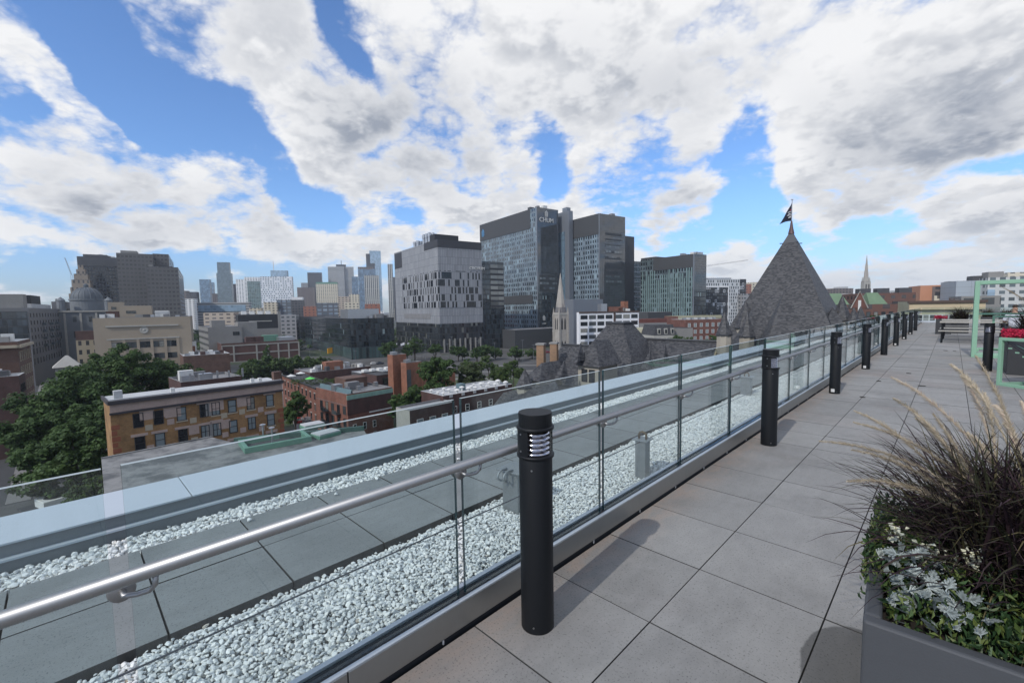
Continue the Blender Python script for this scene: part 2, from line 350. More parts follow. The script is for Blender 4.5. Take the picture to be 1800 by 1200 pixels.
def pavermat(name, c, sp, warm=.0, speck=1.):
    m, N = newmat(name)
    o = N.n('TexCoord').outputs['Object']; s = N.n('SeparateXYZ', {0: o})
    a = N.n('TexNoise', {'Vector': o, 'Scale': 1.3, 'Detail': 8., 'Roughness': .62}).outputs['Fac']
    b = N.n('TexNoise', {'Vector': o, 'Scale': 95., 'Detail': 3., 'Roughness': .7}).outputs['Fac']
    g = N.n('TexNoise', {'Vector': N.v('MULTIPLY', o, (1, .35, 1)), 'Scale': 14., 'Detail': 6., 'Roughness': .7}).outputs['Fac']
    t = N.n('Attribute', attribute_name='tint').outputs['Fac']
    k = N.m('ADD', N.m('MULTIPLY_ADD', a, .34, .70), N.m('MULTIPLY_ADD', t, .12, -.06)); k = N.m('ADD', k, N.m('MULTIPLY_ADD', g, .36, -.18))
    dk = N.mr(b, .32, .44, .50, 1.); lt = N.mr(b, .66, .78, 0, .30*speck)
    k = N.m('ADD', N.m('MULTIPLY', k, dk), lt)
    bl = N.n('TexNoise', {'Vector': o, 'Scale': .9, 'Detail': 9., 'Roughness': .68, 'Distortion': .6}).outputs['Fac']; k = N.m('MULTIPLY', k, N.mr(bl, .36, .56, .87, 1.03))
    # reddish dust washed towards the foot of the railing, and faint stains
    w = N.m('MULTIPLY', N.mr(s.outputs[0], -1.62, -1.25, 1., 0.), N.mr(g, .35, .65, .15, 1.))
    st = N.mr(N.n('TexNoise', {'Vector': o, 'Scale': .55, 'Detail': 5.}).outputs['Fac'], .5, .72, 0, 1)
    col = N.mix(N.m('MULTIPLY', w, warm), c, (c[0]*1.12, c[1]*.93, c[2]*.82)); col = N.mix(N.m('MULTIPLY', st, warm*.8), col, (c[0]*1.02, c[1]*.90, c[2]*.86))
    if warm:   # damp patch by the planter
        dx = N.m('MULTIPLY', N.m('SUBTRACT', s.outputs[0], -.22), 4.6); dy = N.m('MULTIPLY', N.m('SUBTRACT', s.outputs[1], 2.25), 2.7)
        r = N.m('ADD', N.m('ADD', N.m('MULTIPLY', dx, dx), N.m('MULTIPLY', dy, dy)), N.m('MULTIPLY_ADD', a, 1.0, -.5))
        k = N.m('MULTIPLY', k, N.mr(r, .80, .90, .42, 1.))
    p = N.n('BsdfPrincipled', {'Base Color': N.v('SCALE', col, sc=k), 'Roughness': .78, 'Normal': N.n('Bump', {'Height': b, 'Strength': .25, 'Distance': .003})})
    fin(N, p)
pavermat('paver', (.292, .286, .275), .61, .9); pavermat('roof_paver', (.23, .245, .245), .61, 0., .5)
pm('joint_grit', (.055, .054, .053), .95, ns=30, na=.4)
PX, PY, X0, Y0 = .6133, .6097, -1.0017, 1.9457
def paver_sheet(name, xs, ys, z, mat, gap=.004, bev=.0015, th=.04):
    V = []; F = []; T = []; MI = []
    for i in range(len(xs)-1):
        for j in range(len(ys)-1):
            dz = random.uniform(-.0015, .0015); t = random.random(); o = len(V)
            g = gap/2
            for e, zz in ((g, z-th), (g, z+dz-bev), (g+bev, z+dz)):
                V += [(xs[i]+e, ys[j]+e, zz), (xs[i+1]-e, ys[j]+e, zz), (xs[i+1]-e, ys[j+1]-e, zz), (xs[i]+e, ys[j+1]-e, zz)]
            T += [t]*12
            for a in (0, 4):
                for k in range(4): F.append((o+a+k, o+a+(k+1) % 4, o+a+4+(k+1) % 4, o+a+4+k))
            F.append((o+8, o+9, o+10, o+11)); MI += [1]*8+[0]
    return link(name, raw_mesh(name, np.array(V), np.array(F), [mat, 'joint_grit'], np.array(T), 4, MI))
YE = 45.6
xs = [-1.612]+[X0+PX*i for i in range(0, 24)]; ys = [Y0+PY*j for j in range(-7, 72)]
tag(paver_sheet('terrace_floor', xs, ys, 0., 'paver'), kind='structure')
tag(MB().box((-1.70, -3, -.12), (14, YE+.5, -.046)).build('terrace_bed', 'gasket'), kind='structure')
xr = [-3.90, -3.32, -2.74]; yr = [.285+.598*j for j in range(-7, 78)]
tag(paver_sheet('roof_walkway', xr, yr, -.055, 'roof_paver', gap=.008, th=.05), kind='structure')
tag(MB().box((-4.30, -4, -.4), (-1.70, YE+1, -.12)).build('flat_roof', 'membrane'), kind='structure')
# ---- gravel
def rocks(nv, sub):
    import bmesh
    out = []
    for k in range(nv):
        bm = bmesh.new(); bmesh.ops.create_icosphere(bm, subdivisions=sub, radius=1.)
        P = np.array([v.co[:] for v in bm.verts]); F = np.array([[v.index for v in f.verts] for f in bm.faces]); bm.free()
        for c in range(15 if sub > 1 else 6):
            n = RS.normal(size=3); n /= np.linalg.norm(n); h = RS.uniform(.42, .80)
            d = P@n; P = P-np.outer(np.maximum(d-h, 0), n)
        P *= np.array([1., RS.uniform(.62, .95), RS.uniform(.42, .7)])*RS.uniform(.92, 1.08, size=(len(P), 1))**.6
        out.append((P, F))
    return out
tintmat('gravel_stone', [(0., (.30, .33, .34)), (.12, (.50, .53, .54)), (.45, (.66, .68, .67)), (.8, (.78, .79, .77)), (.93, (.82, .81, .77)), (1., (.42, .35, .26))], .75)
def gravel(name, x0, x1, bands, zb, label=None, edge=0.):
    Vs, Fs, Ts = [], [], []; off = 0
    for ya, yb, size, sub, layers in bands:
        R = rocks(14, sub); sp = size*1.27
        for L in range(layers):
            nx = max(1, int((x1-x0)/sp)); ny = int((yb-ya)/sp)
            gx, gy = np.meshgrid(np.arange(nx), np.arange(ny))
            X = x0+(gx.ravel()+.5+RS.uniform(-.45, .45, nx*ny))*(x1-x0)/nx; Y = ya+(gy.ravel()+.5+RS.uniform(-.45, .45, nx*ny))*sp
            n = len(X); sz = size*(RS.uniform(.55, 1.2, n)+(RS.uniform(size=n) < .08)*RS.uniform(.1, .5, n))
            e = np.minimum(X-x0, x1-X); keep = (e > 0)&(RS.uniform(size=n) < (.97 if L < 2 else .5))
            und = .008*np.sin(X*9+np.sin(Y*3)*2)*np.cos(Y*5.3+X*3)
            Z = zb+L*size*.62+RS.uniform(-.25, .25, n)*size+und - np.where(e < .05, .012, 0)
            ang = RS.uniform(0, 2*math.pi, n); til = RS.normal(0, .45, n); vi = RS.randint(0, 14, n)
            tt = RS.beta(1.6, 1.3, n)*.9+np.where(RS.uniform(size=n) < .05, .1, 0)
            for k in range(14):
                ix = np.where((vi == k)&keep)[0]
                if not len(ix): continue
                P, F = R[k]; c, s = np.cos(ang[ix]), np.sin(ang[ix]); ct, st = np.cos(til[ix]), np.sin(til[ix])
                px, py, pz = P[:, 0], P[:, 1], P[:, 2]
                y2 = py[None]*ct[:, None]-pz[None]*st[:, None]; z2 = py[None]*st[:, None]+pz[None]*ct[:, None]
                xx = px[None]*c[:, None]-y2*s[:, None]; yy = px[None]*s[:, None]+y2*c[:, None]
                V = np.stack([X[ix][:, None]+xx*sz[ix][:, None], Y[ix][:, None]+yy*sz[ix][:, None], Z[ix][:, None]+z2*sz[ix][:, None]], -1)
                m = len(P); Vs.append(V.reshape(-1, 3)); Fs.append((F[None]+(np.arange(len(ix))*m)[:, None, None]).reshape(-1, 3)+off); off += m*len(ix)
                Ts.append(np.repeat(tt[ix], m))
    o = link(name, raw_mesh(name, np.concatenate(Vs), np.concatenate(Fs), 'gravel_stone', np.concatenate(Ts)))
    return tag(o, label, 'gravel', kind='stuff')
gravel('gravel', -2.735, -1.745, [(-2.2, 5.2, .0185, 2, 3), (5.2, 14, .021, 1, 2), (14, YE, .030, 1, 2)], -.100, 'wide bed of white and grey crushed stone right behind the glass railing')
gravel('gravel', -4.27, -3.905, [(-2.5, 5, .0225, 2, 3), (5, 16, .025, 1, 2), (16, YE, .034, 1, 2)], -.105, 'narrow strip of pale crushed stone along the foot of the parapet')
for x, y in ((-3.80, .93), (-3.83, 2.02), (-3.70, 2.9), (-3.78, 1.6), (-3.6, 4.3)):
    P, F = rocks(1, 2)[0]; me = raw_mesh('stray_stone', P*.027+np.array([x, y, -.04]), F, 'gravel_stone', np.full(len(P), .8))
    tag(link('stray_stone', me), 'loose pale stones lying on the roof pavers near the narrow gravel strip', 'stone', 'stray stones on the roof pavers')
pm('gravel_fines', (.24, .25, .25), .95, ns=40, na=.5)
tag(MB().box((-2.738, -3, -.119), (-1.742, YE, -.1175)).box((-4.29, -3, -.119), (-3.902, YE, -.1175)).build('gravel_bed', 'gravel_fines'), kind='structure')
# ---- parapet
t = thing('parapet', 'long low roof parapet with pale blue metal cap outside the gravel', 'parapet', (-4.6, 0, -.1))
cap = MB(); jy = [-4.2, -1.75, .655, 3.05]+[3.05+2.4*k for k in range(1, 19)]
for a, b in zip(jy, jy[1:]):
    cap.box((-.27, a+.003, .185), (.32, b-.003, .2))
cap.build('cap', 'flashing', t, bevel=.003)
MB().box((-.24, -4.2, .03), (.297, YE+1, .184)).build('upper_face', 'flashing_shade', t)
MB().box((.297, -4.2, .085), (.345, YE+1, .100)).build('ledge', 'flashing', t)
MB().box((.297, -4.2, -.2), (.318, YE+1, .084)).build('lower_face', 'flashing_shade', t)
MB().box((-.25, -4.2, GZ+.1), (.29, YE+1, .029)).build('outer_wall', 'outer_wall', t)
# ---- glass railing
t = thing('glass_railing', 'long frameless glass railing with round steel handrail between pavers and gravel', 'railing', (-1.68, 0, 0))
b = MB(); 
for k in range(-1, 16): b.box((.035, .7+3.1*k-3.1+.002, .024), (.062, .7+3.1*k-.002, .150))
b.build('base_channel', 'alu', t, bevel=.003)
MB().box((.035, -3, .1495), (.058, YE, .1535)).build('channel_lip', 'alu_light', t)
MB().box((-.03, -3, .06), (.034, YE, .140)).build('gasket', 'gasket', t)
MB().box((-.060, -3, -.1), (-.034, YE, .150)).build('back_plate', 'alu_light', t)
MB().box((-.03, -3, -.11), (.055, YE, .022)).build('foot', 'gasket', t)  # black fill painting in the shaded gap under the channel
sp = MB()
for k in range(0, 70): sp.box((.056, -1.9+k*.61, .004), (.0635, -1.893+k*.61, .0235))
sp.build('shim', 'alu_light', t)
pj = [.075+1.24*k for k in range(-2, 37)]
gw = 1.24-.042
g0 = MB(); g0.box((-.0085, 0, .142), (.0085, gw, 1.122), 0, skip=('f', 'k', 't')); g0.box((-.0085, 0, .142), (.0085, gw, 1.122), 1, skip=('l', 'r', 'b', 't')); g0.box((-.0085, 0, .142), (.0085, gw, 1.122), 2, skip=('l', 'r', 'b', 'f', 'k'))
first = None
for k in pj[:-1]:
    if first is None: first = g0.build('glass_panel', ['railing_glass', 'glass_edge', 'glass_top_gleam'], t); o = first
    else: o = first.copy(); COL.objects.link(o)
    o.parent = t; o.location = (0, k+.021, 0)
hr = MB().tube([(.082, -3, .825)]+[(.082, y, .825) for y in (10, 20, 30)]+[(.082, YE-.6, .825)], .0215, 20).build('handrail', 'steel', t, smooth=True)
bk = MB(); bk.lathe([(0, .026), (.030, .026), (.033, .022), (.033, .0085), (.0, .0085)], 20)
M90 = Matrix.Rotation(math.radians(90), 3, 'Y')
bk.v = [tuple(M90@Vector(p)) for p in bk.v]
bk.lathe([(0, 0), (.033, 0), (.033, .008), (0, .008)], 20); n0 = len(bk.v)-80
bk.v[n0:] = [tuple(M90@Vector(p)-Vector((.0185, 0, 0))) for p in bk.v[n0:]]
bk.tube([(.02, 0, 0), (.05, .004, -.004), (.058, .03, -.008), (.066, .058, -.006), (.078, .070, .012), (.082, .071, .040)], [.010, .0085, .0075, .0075, .0075, .0075], 10)
bm_ = None
for k in pj[:-1]:
    if bm_ is None: bm_ = bk.build('rail_bracket', 'steel', t, smooth=True); o = bm_
    else: o = bm_.copy(); COL.objects.link(o)
    o.parent = t; o.location = (0, k, .765)
# end railing across the far side of the terrace
t = thing('glass_railing', 'glass railing crossing the far end of the terrace behind the small planters', 'railing', (-1.68, YE+.1, 0))
for k in range(10):
    g = MB(); x = 1.24*k+.05; g.box((x, -.0085, .142), (x+gw, .0085, 1.122), 0, skip=('l', 'r', 't')); g.box((x, -.0085, .142), (x+gw, .0085, 1.122), 1, skip=('f', 'k', 'b'))
    g.build('glass_panel', ['railing_glass', 'glass_edge'], t)
MB().box((0, -.04, .0), (13, .04, .15)).build('base_channel', 'alu_light', t)
MB().tube([(.3, -.1, .825), (12.8, -.1, .825)], .0235, 12).build('handrail', 'steel', t, smooth=True)
# ---- roof anchors with a safety cable
def anchor(x, y, rz, label, h=.40, w=.105, swan=False):
    t = thing('roof_anchor', label, 'roof anchor', (x, y, -.12), rz, 'galvanised roof anchors in the gravel')
    MB().box((-w/2, -w/2, 0), (w/2, w/2, h)).build('post', 'zinc', t, bevel=.006)
    MB().box((-w*.72, -w*.72, h), (w*.72, w*.72, h+.012)).build('top_plate', 'zinc', t, bevel=.003)
    if swan:
        MB().tube([(-.03, -w*.5, h+.02), (-.03, -w*.9, h+.028), (-.03, -w*1.15, h+.01), (-.03, -w*1.2, h-.03), (-.03, -w*1.0, h-.055), (0, -w*.8, h-.05), (.03, -w*1.0, h-.05), (.03, -w*1.2, h-.03), (.03, -w*1.15, h+.01), (.03, -w*.9, h+.028), (.03, -w*.5, h+.02)], .009, 8).build('eye_bolt', 'zinc', t, smooth=True)
    else:
        MB().tube([(-.035, 0, h+.005), (-.037, 0, h+.045), (-.028, 0, h+.068), (0, 0, h+.078), (.028, 0, h+.068), (.037, 0, h+.045), (.035, 0, h+.005)], .011, 8).build('eye_bolt', 'rusty', t, smooth=True)
    return t
anchor(-2.50, 2.55, .1, 'squat galvanised roof anchor with a side hook, nearest, seen through glass behind the nearest bollard', .36, .16, True)
anchor(-2.06, 3.84, .05, 'slim galvanised roof anchor topped by a rusty loop, standing alone in the gravel', .40)
anchor(-2.62, 8.72, .1, 'third roof anchor, seen through the glass just left of the second bollard', .36, .17)
for i, yy in enumerate((15.2, 21.7, 28.2)):
    anchor(-2.1, yy, 0, ('fourth', 'fifth', 'sixth')[i]+' roof anchor along the gravel, seen through far glass panels', .4, .12)
c = MB(); pts = [(-2.06, -3+2.*k, .27) for k in range(24)]; c.tube(pts, .004, 6)
tag(c.build('safety_cable', 'cable'), 'thin steel cable strung low over the gravel behind the glass railing', 'cable')
# ---- bollards
def bollard(loc, label, group):
    t = thing('bollard_light', label, 'bollard', loc, 0, group)
    r = .080
    MB().lathe([(0, 0), (r, 0), (r, .004), (r, .845), (r-.002, .850), (0, .85)], 40).build('post', 'dark_metal', t, smooth=True).data.polygons.foreach_get
    h = MB(); a0, a1 = math.radians(58), math.radians(286)      # solid shroud on the railing side
    h.lathe([(.086, .858), (.086, .985)], 24, a0=a0, a1=a1); h.lathe([(.072, .985), (.072, .858)], 24, a0=a0, a1=a1)
    for a in (a0, a1):
        c_, s_ = math.cos(a), math.sin(a); h.add([(.072*c_, .072*s_, .858), (.086*c_, .086*s_, .858), (.086*c_, .086*s_, .985), (.072*c_, .072*s_, .985)], [(0, 1, 2, 3)])
    h.build('shroud', 'dark_metal', t)
    MB().lathe([(.070, .848), (.089, .850), (.090, .856), (.089, .862), (.070, .864)], 36).build('lower_ring', 'dark_metal', t, smooth=True)
    MB().lathe([(.070, .980), (.089, .982), (.090, .988), (.089, .995), (.076, .997)], 36).build('upper_ring', 'dark_metal', t, smooth=True)
    MB().lathe([(0, .99), (.079, .99), (.080, .993), (.080, 1.056), (.079, 1.060), (0, 1.060)], 40).build('cap', 'dark_metal', t)
    pr = [(.050, .864)]
    for k in range(5):
        z = .866+k*.0235; pr += [(.070, z), (.071, z+.003), (.060, z+.0095), (.052, z+.013), (.050, z+.019), (.056, z+.0225)]
    pr += [(.050, .984)]; MB().lathe(pr, 36).build('louvre', 'reflector', t, smooth=True)
    l = MB(); l.lathe([(.076, .863), (.076, .983)], 32, a0=a1, a1=a0+2*math.pi); l.build('lens', 'lens_glass', t, smooth=True)
    for a, z in ((-62, .80), (-62, .035), (-100, .965), (-100, .885)):
        a = math.radians(a); R_ = .0805 if z < .85 else .0865; s = MB(); s.lathe([(0, 0), (.0045, 0), (.0045, .003), (0, .003)], 8)
        Mx = Matrix.Rotation(a, 3, 'Z')@Matrix.Rotation(math.radians(90), 3, 'Y'); s.v = [tuple(Mx@Vector(p)+Vector((R_*math.cos(a), R_*math.sin(a), z))) for p in s.v]
        s.build('screw', 'steel', t)
    return t
def lensmat():
    m, N = newmat('lens_glass'); fr = N.n('Fresnel', {0: N.m('MULTIPLY_ADD', N.n('NewGeometry').outputs['Backfacing'], 1/1.45-1.45, 1.45)})
    fin(N, N.n('MixShader', {0: fr, 1: N.n('BsdfTransparent', {0: (.97, .97, .98, 1)}), 2: N.n('BsdfGlossy', {'Roughness': .02})}))
lensmat()
ordn = ['nearest', 'second', 'third', 'fourth', 'fifth', 'sixth', 'seventh', 'eighth', 'farthest']
B0 = bollard((-1.395, 1.56, 0), 'nearest and largest black bollard light, standing in front of the glass railing', 'black bollard lights along the glass railing')
for i in range(1, 9):
    c = copy_tree(B0); c.location = (-1.398, 1.56+3.893*i, 0)
    c['label'] = f'{ordn[i]} black bollard light counted from the camera along the glass railing'
    if i in (2, 3, 5, 6, 7): MB().lathe([(.0805, .03), (.0812, .03), (.0812, .085), (.0805, .085)], 8, a0=math.radians(235), a1=math.radians(275)).build('sticker', 'white_label', c)
    c.rotation_euler.z = .03*i
c = copy_tree(B0); c.location = (.602, 14.42, 0); c.rotation_euler.z = -2.2; c['label'] = 'black bollard light standing alone on the right beside the mint green frames'; c['group'] = 'black bollard lights on the open terrace'
# ---- brick dust, small dark specks of litter on the pavers
for i, (x, y, s) in enumerate(((-.62, 12.9, .05), (-.98, 11.3, .045), (-1.0, 9.2, .04), (-.1, 19.6, .05), (.1, 19.5, .035), (-.35, 11.1, .05))):
    m_ = MB(); n = 7; pts = [(s*RS.uniform(.6, 1.3)*math.cos(6.28*k/n), .6*s*RS.uniform(.5, 1.2)*math.sin(6.28*k/n)) for k in range(n)]
    m_.prism(pts, 0.003, .012); tag(m_.build('dry_leaf', 'soil', None, (x, y, 0)), 'small dry dark leaves lying on the terrace pavers', 'leaf', 'dry leaves on the pavers')
# ---- mint frames
def ring(x0, x1, z0, z1, w, y0, y1):
    m_ = MB(); m_.box((x0, y0, z0), (x0+w, y1, z1)); m_.box((x1-w, y0, z0), (x1, y1, z1)); m_.box((x0+w, y0, z0), (x1-w, y1, z0+w)); m_.box((x0+w, y0, z1-w), (x1-w, y1, z1)); return m_
t = thing('garden_arch', 'tall mint green square metal frame standing on the terrace before the tables', 'metal frame', (.42, 17.7, 0))
ring(0, 2.7, .0, 2.10, .10, 0, .62).build('portal', 'mint', t, bevel=.006)
ring(.42, 2.3, .10, 1.12, .05, 1.3, 1.36).build('seat_frame', 'mint', t)
MB().box((.10, .62, .12), (.16, 1.36, .18)).box((2.5, .62, .12), (2.56, 1.36, .18)).box((.10, 1.3, .12), (2.56, 1.36, .18)).box((.1, 1.3, 1.15), (2.6, 1.36, 1.2)).build('brace', 'mint', t)
t = thing('hammock_chair', 'low mint green tube frame holding a black mesh sling', 'hammock chair', (.625, 12.05, 0), math.radians(-42))
ring(0, 2.0, .0, .88, .055, 0, .055).build('front_frame', 'mint', t, bevel=.005)
ring(0, 2.0, .0, .88, .055, 1.0, 1.055).build('rear_frame', 'mint', t, bevel=.005)
MB().box((0, .055, 0), (.055, 1.0, .05)).box((1.945, .055, 0), (2.0, 1.0, .05)).tube([(.03, .03, .85), (.9, .5, .25)], .012, 6).build('base_rail', 'mint', t)
s = MB(); n = 12
for i in range(n):
    for j in range(6):
        pass
sl_ = [(.06+1.88*i/n, .86-.50*math.sin(math.pi*min(1, i/n))) for i in range(n+1)]
v = [(x, y, z) for (x, z) in sl_ for y in (.03, 1.02)]+[(x, y, z-.012) for (x, z) in sl_ for y in (.03, 1.02)]
k = 2*(n+1); f = [(2*i, 2*i+2, 2*i+3, 2*i+1) for i in range(n)]+[(k+2*i, k+2*i+1, k+2*i+3, k+2*i+2) for i in range(n)]+[(2*i, k+2*i, k+2*i+2, 2*i+2) for i in range(n)]+[(2*i+1, 2*i+3, k+2*i+3, k+2*i+1) for i in range(n)]
MB().add(v, f).build('sling', 'black_plastic', t)
d = MB()
for i in range(7):
    x = .16+.11*i; z = .80-.42*math.sin(math.pi*x/2); d.box((x, -.004, z-.012), (x+.06, .001, z+.012))
d.build('stitching', 'mint', t)
# ---- picnic tables
def picnic(loc, L, label, benches=True, D=.8):
    t = thing('picnic_table', label, 'picnic table', loc, 0, 'long slatted picnic tables')
    for y in (0, D*.25+.02, D*.5+.04, D*.75+.06, D+.08):
        MB().box((0, y, .735), (L, y+D*.18, .77)).build('table_slat', 'deck_wood', t, bevel=.004)
    ys_ = ([(-.62, -.45), (-.41, -.24)] if benches else []) + [(D+.5, D+.67), (D+.71, D+.88)]
    for a, b in ys_: MB().box((-.02, a, .43), (L+.02, b, .46)).build('bench_slat', 'deck_wood', t, bevel=.004)
    for x in (.08, L-.14):
        for y0, y1 in ((-.55, .15), (D+.8, D-.05)): MB().tube([(x, y0, .0), (x, y1, .73)], .032, 4).build('leg', 'dark_metal', t)
        MB().box((x-.03, -.6 if benches else 0, .37), (x+.03, D+.85, .43)).build('cross_beam', 'dark_metal', t)
        MB().box((x-.03, 0, .69), (x+.03, D+.05, .735)).build('top_beam', 'dark_metal', t)
    return t
picnic((-.33, 23.9, 0), 1.95, 'nearest grey slatted picnic table with dark trestle legs, left of the tall mint frame')
picnic((-.31, 26.6, 0), 1.95, 'grey slatted picnic table just behind the nearest picnic table')
# ---- planters
def planter_box(t, w, d, h, mat='planter_grey', th=.05):
    m_ = MB(); m_.box((0, 0, 0), (w, th, h)).box((0, d-th, 0), (w, d, h)).box((0, th, 0), (th, d-th, h)).box((w-th, th, 0), (w, d-th, h))
    m_.build('tub', mat, t, bevel=.008); MB().box((th, th, 0), (w-th, d-th, h-.07)).build('soil', 'soil', t)
def blades(cx, cy, z, n, L, spread, w, droop, seed, tmin=0., tmax=1., seg=7, r0=.08, ell=1., azr=None):
    """curved grass blades as thin tapering ribbons with a fold"""
    R = np.random.RandomState(seed); V = []; F = []; T = []
    for i in range(n):
        a = R.uniform(0, 2*math.pi) if azr is None else R.uniform(*azr); lean = abs(R.normal(0, spread)); l = L*R.uniform(.40, 1.12); dr = droop*R.uniform(.4, 1.5)
        rr = r0*math.sqrt(R.uniform()); b0 = R.uniform(0, 6.28); p = np.array([cx+rr*math.cos(b0), cy+rr*math.sin(b0)*ell, z]); th = lean; ww = w*R.uniform(.6, 1.3); t = R.uniform(tmin, tmax)
        da = R.normal(0, .12); o = len(V)
        for s in range(seg+1):
            f = s/seg; wd = ww*(1-f**2.2)+.0004
            dirv = np.array([math.sin(th)*math.cos(a), math.sin(th)*math.sin(a), math.cos(th)]); side = np.array([-math.sin(a), math.cos(a), 0])
            V += [p-side*wd/2, p+side*wd/2-np.array([0, 0, wd*.25])]; T += [t, t]
            p = p+dirv*l/seg; th += dr*(.3+f*1.6)/seg; a += da/seg*2
        for s in range(seg): F.append((o+2*s, o+2*s+1, o+2*s+3, o+2*s+2))
    return np.array(V), np.array(F), np.array(T)
tintmat('grass_blade', [(0., (.012, .008, .011)), (.45, (.046, .027, .033)), (.8, (.038, .044, .022)), (.95, (.11, .09, .045)), (1., (.20, .17, .09))], .75, .15)
tintmat('plume', [(0., (.32, .26, .18)), (.6, (.58, .50, .38)), (1., (.30, .17, .15))], .9)
tintmat('flower_leaf', [(0., (.010, .026, .010)), (.5, (.035, .075, .022)), (1., (.13, .16, .04))], .5)
tintmat('silver_leaf', [(0., (.24, .28, .28)), (1., (.50, .55, .53))], .8)
tintmat('white_petal', [(0., (.40, .42, .34)), (.5, (.62, .62, .50)), (1., (.72, .70, .48))], .7)
tintmat('red_petal', [(0., (.25, .006, .03)), (1., (.55, .02, .07))], .6)
def plumes(t, specs, name='plume'):
    """bristly seed head along a curved stem: (points, radius)"""
    for k, (pts, r) in enumerate(specs):
        V = []; F = []; T = []
        P = [Vector(p) for p in pts]; n = len(P); R = np.random.RandomState(k+5)
        def pos(f):
            x = f*(n-1); i = min(int(x), n-2); return P[i].lerp(P[i+1], x-i), (P[i+1]-P[i]).normalized()
        for i in range(900):
            f = .45+.55*R.uniform(); p, d = pos(f); env = math.sin(math.pi*min(1, (f-.43)/.60))**.6
            rnd = Vector(R.normal(size=3)).normalized(); s = (rnd-d*rnd.dot(d)).normalized(); q = p+(s*.8+d*.75)*r*env*R.uniform(.6, 1.2)
            w = d.cross(s)*.0011; o = len(V); V += [p-w, p+w, q]; F.append((o, o+1, o+2)); T += [R.uniform(0, .6)+(.3 if k % 4 == 3 else 0)]*3
        st = MB().tube([tuple(p) for p in P], [.0016]*(n-1)+[.001], 4)
        o = len(V); V += st.v
        for f4 in st.f:
            for a in range(1, len(f4)-1): F.append((o+f4[0], o+f4[a], o+f4[a+1]))
        T += [.3]*len(st.v)
        link(name, raw_mesh(name, np.array([tuple(v) for v in V]), np.array(F), 'plume', np.array(T)), t)
def leaves(n, cen, rad, size, seed, shape=(1, .35), up=.5, tint=(0, 1), lobes=False):
    R = np.random.RandomState(seed); V = []; F = []; T = []
    for i in range(n):
        p = np.array(cen)+np.clip(R.normal(size=3), -1.7, 1.7)*np.array(rad)*.5; s = size*R.uniform(.6, 1.3)
        d = R.normal(size=3); d[2] = abs(d[2])*up+.1; d /= np.linalg.norm(d); a = np.cross(d, R.normal(size=3)); a /= np.linalg.norm(a); u = np.cross(d, a)*.18
        t = R.uniform(*tint)
        if not lobes:
            o = len(V); V += [p, p+d*s*.5+a*s*shape[1]*.5+u*s, p+d*s, p+d*s*.5-a*s*shape[1]*.5+u*s]; F += [(o, o+1, o+2), (o, o+2, o+3)]; T += [t]*4
        else:
            for k in range(-3, 4):                      # deeply cut leaf: fingers either side of a midrib
                q = p+d*s*(.30+.09*(3-abs(k))) if k else p+d*s*.4; dd = d*(.75-.12*abs(k))+a*k*.27; dd /= np.linalg.norm(dd); ln = s*(.45 if k else .62); side = np.cross(dd, u); side /= np.linalg.norm(side)+1e-9
                o = len(V); V += [q-side*.09*s, q+side*.09*s, q+dd*ln+side*.07*s, q+dd*ln*1.15, q+dd*ln-side*.07*s]; F += [(o, o+1, o+2), (o, o+2, o+3), (o, o+3, o+4), (o, o+4, o)][:3]+[(o, o+2, o+4)]; T += [t]*5
            o = len(V); V += [p-a*.03*s, p+a*.03*s, p+d*s*.7+a*.08*s, p+d*s*.7-a*.08*s]; F += [(o, o+1, o+2), (o, o+2, o+3)]; T += [t]*4
    return np.array(V), np.array(F), np.array(T)
# big planter in the right foreground: planter tub, then each plant on top of it
PZ = .60
t = thing('planter', 'large dark grey square planter in the right foreground corner', 'planter', (-.155, 1.64, 0), math.radians(4))
planter_box(t, 1.0, 1.0, PZ, th=.045)
gx, gy, gz = .22, 2.12, PZ-.03
def plant(name, label, cat, loc): return thing(name, label, cat, loc)
t = plant('fountain_grass', 'purple fountain grass with tan bristly plumes in the foreground planter', 'grass', (gx, gy, gz))
V1, F1, T1 = blades(0, 0, .02, 3300, .57, .42, .0080, 1.45, 3, 0, .93, r0=.20)
link('foliage', raw_mesh('foliage', V1, F1, 'grass_blade', T1, 4), t)
V1, F1, T1 = blades(0, 0, 0, 55, .55, .7, .006, 1.6, 8, .93, 1., r0=.13)
link('dry_blade', raw_mesh('dry_blade', V1, F1, 'grass_blade', T1, 4), t)
# plume tips as seen: (px, py, depth shift)
tips = [(1440, 775, .0), (1500, 742, .05), (1497, 790, -.1), (1567, 663, .1), (1570, 700, .2), (1670, 640, .2), (1715, 625, .0), (1690, 660, .25), (1730, 690, .1), (1502, 722, .2), (1490, 845, -.2), (1795, 705, .05), (1640, 727, -.1), (1700, 760, .05), (1800, 760, -.1), (1745, 712, .3), (1790, 830, -.25), (1610, 735, .15), (1765, 745, .2)]
sp_ = []
RR = np.random.RandomState(4)
for i, (px, py, ds) in enumerate(tips):
    e = at(px, py, 1.72+ds)-Vector((gx, gy, gz)); b_ = Vector((RR.uniform(-.07, .07), RR.uniform(-.07, .07), .0))
    h_ = e-b_; flat = Vector((h_.x, h_.y, 0)); droop = min(.35, flat.length*.35)
    pts = []
    for k in range(13):
        f = k/12; q = b_+flat*(f**1.25)+Vector((0, 0, h_.z*f+droop*1.5*f*(1-f)*1.6)); pts.append(q)
    sp_.append((pts, .023))
plumes(t, sp_)
t = plant('dusty_miller', 'silver white lobed leaves of dusty miller at the front of the foreground planter', 'plant', (.04, 1.745, gz))
V1, F1, T1 = leaves(90, (-.04, .05, .07), (.11, .08, .07), .037, 21, up=.8, lobes=True); link('foliage', raw_mesh('foliage', V1, F1, 'silver_leaf', T1), t)
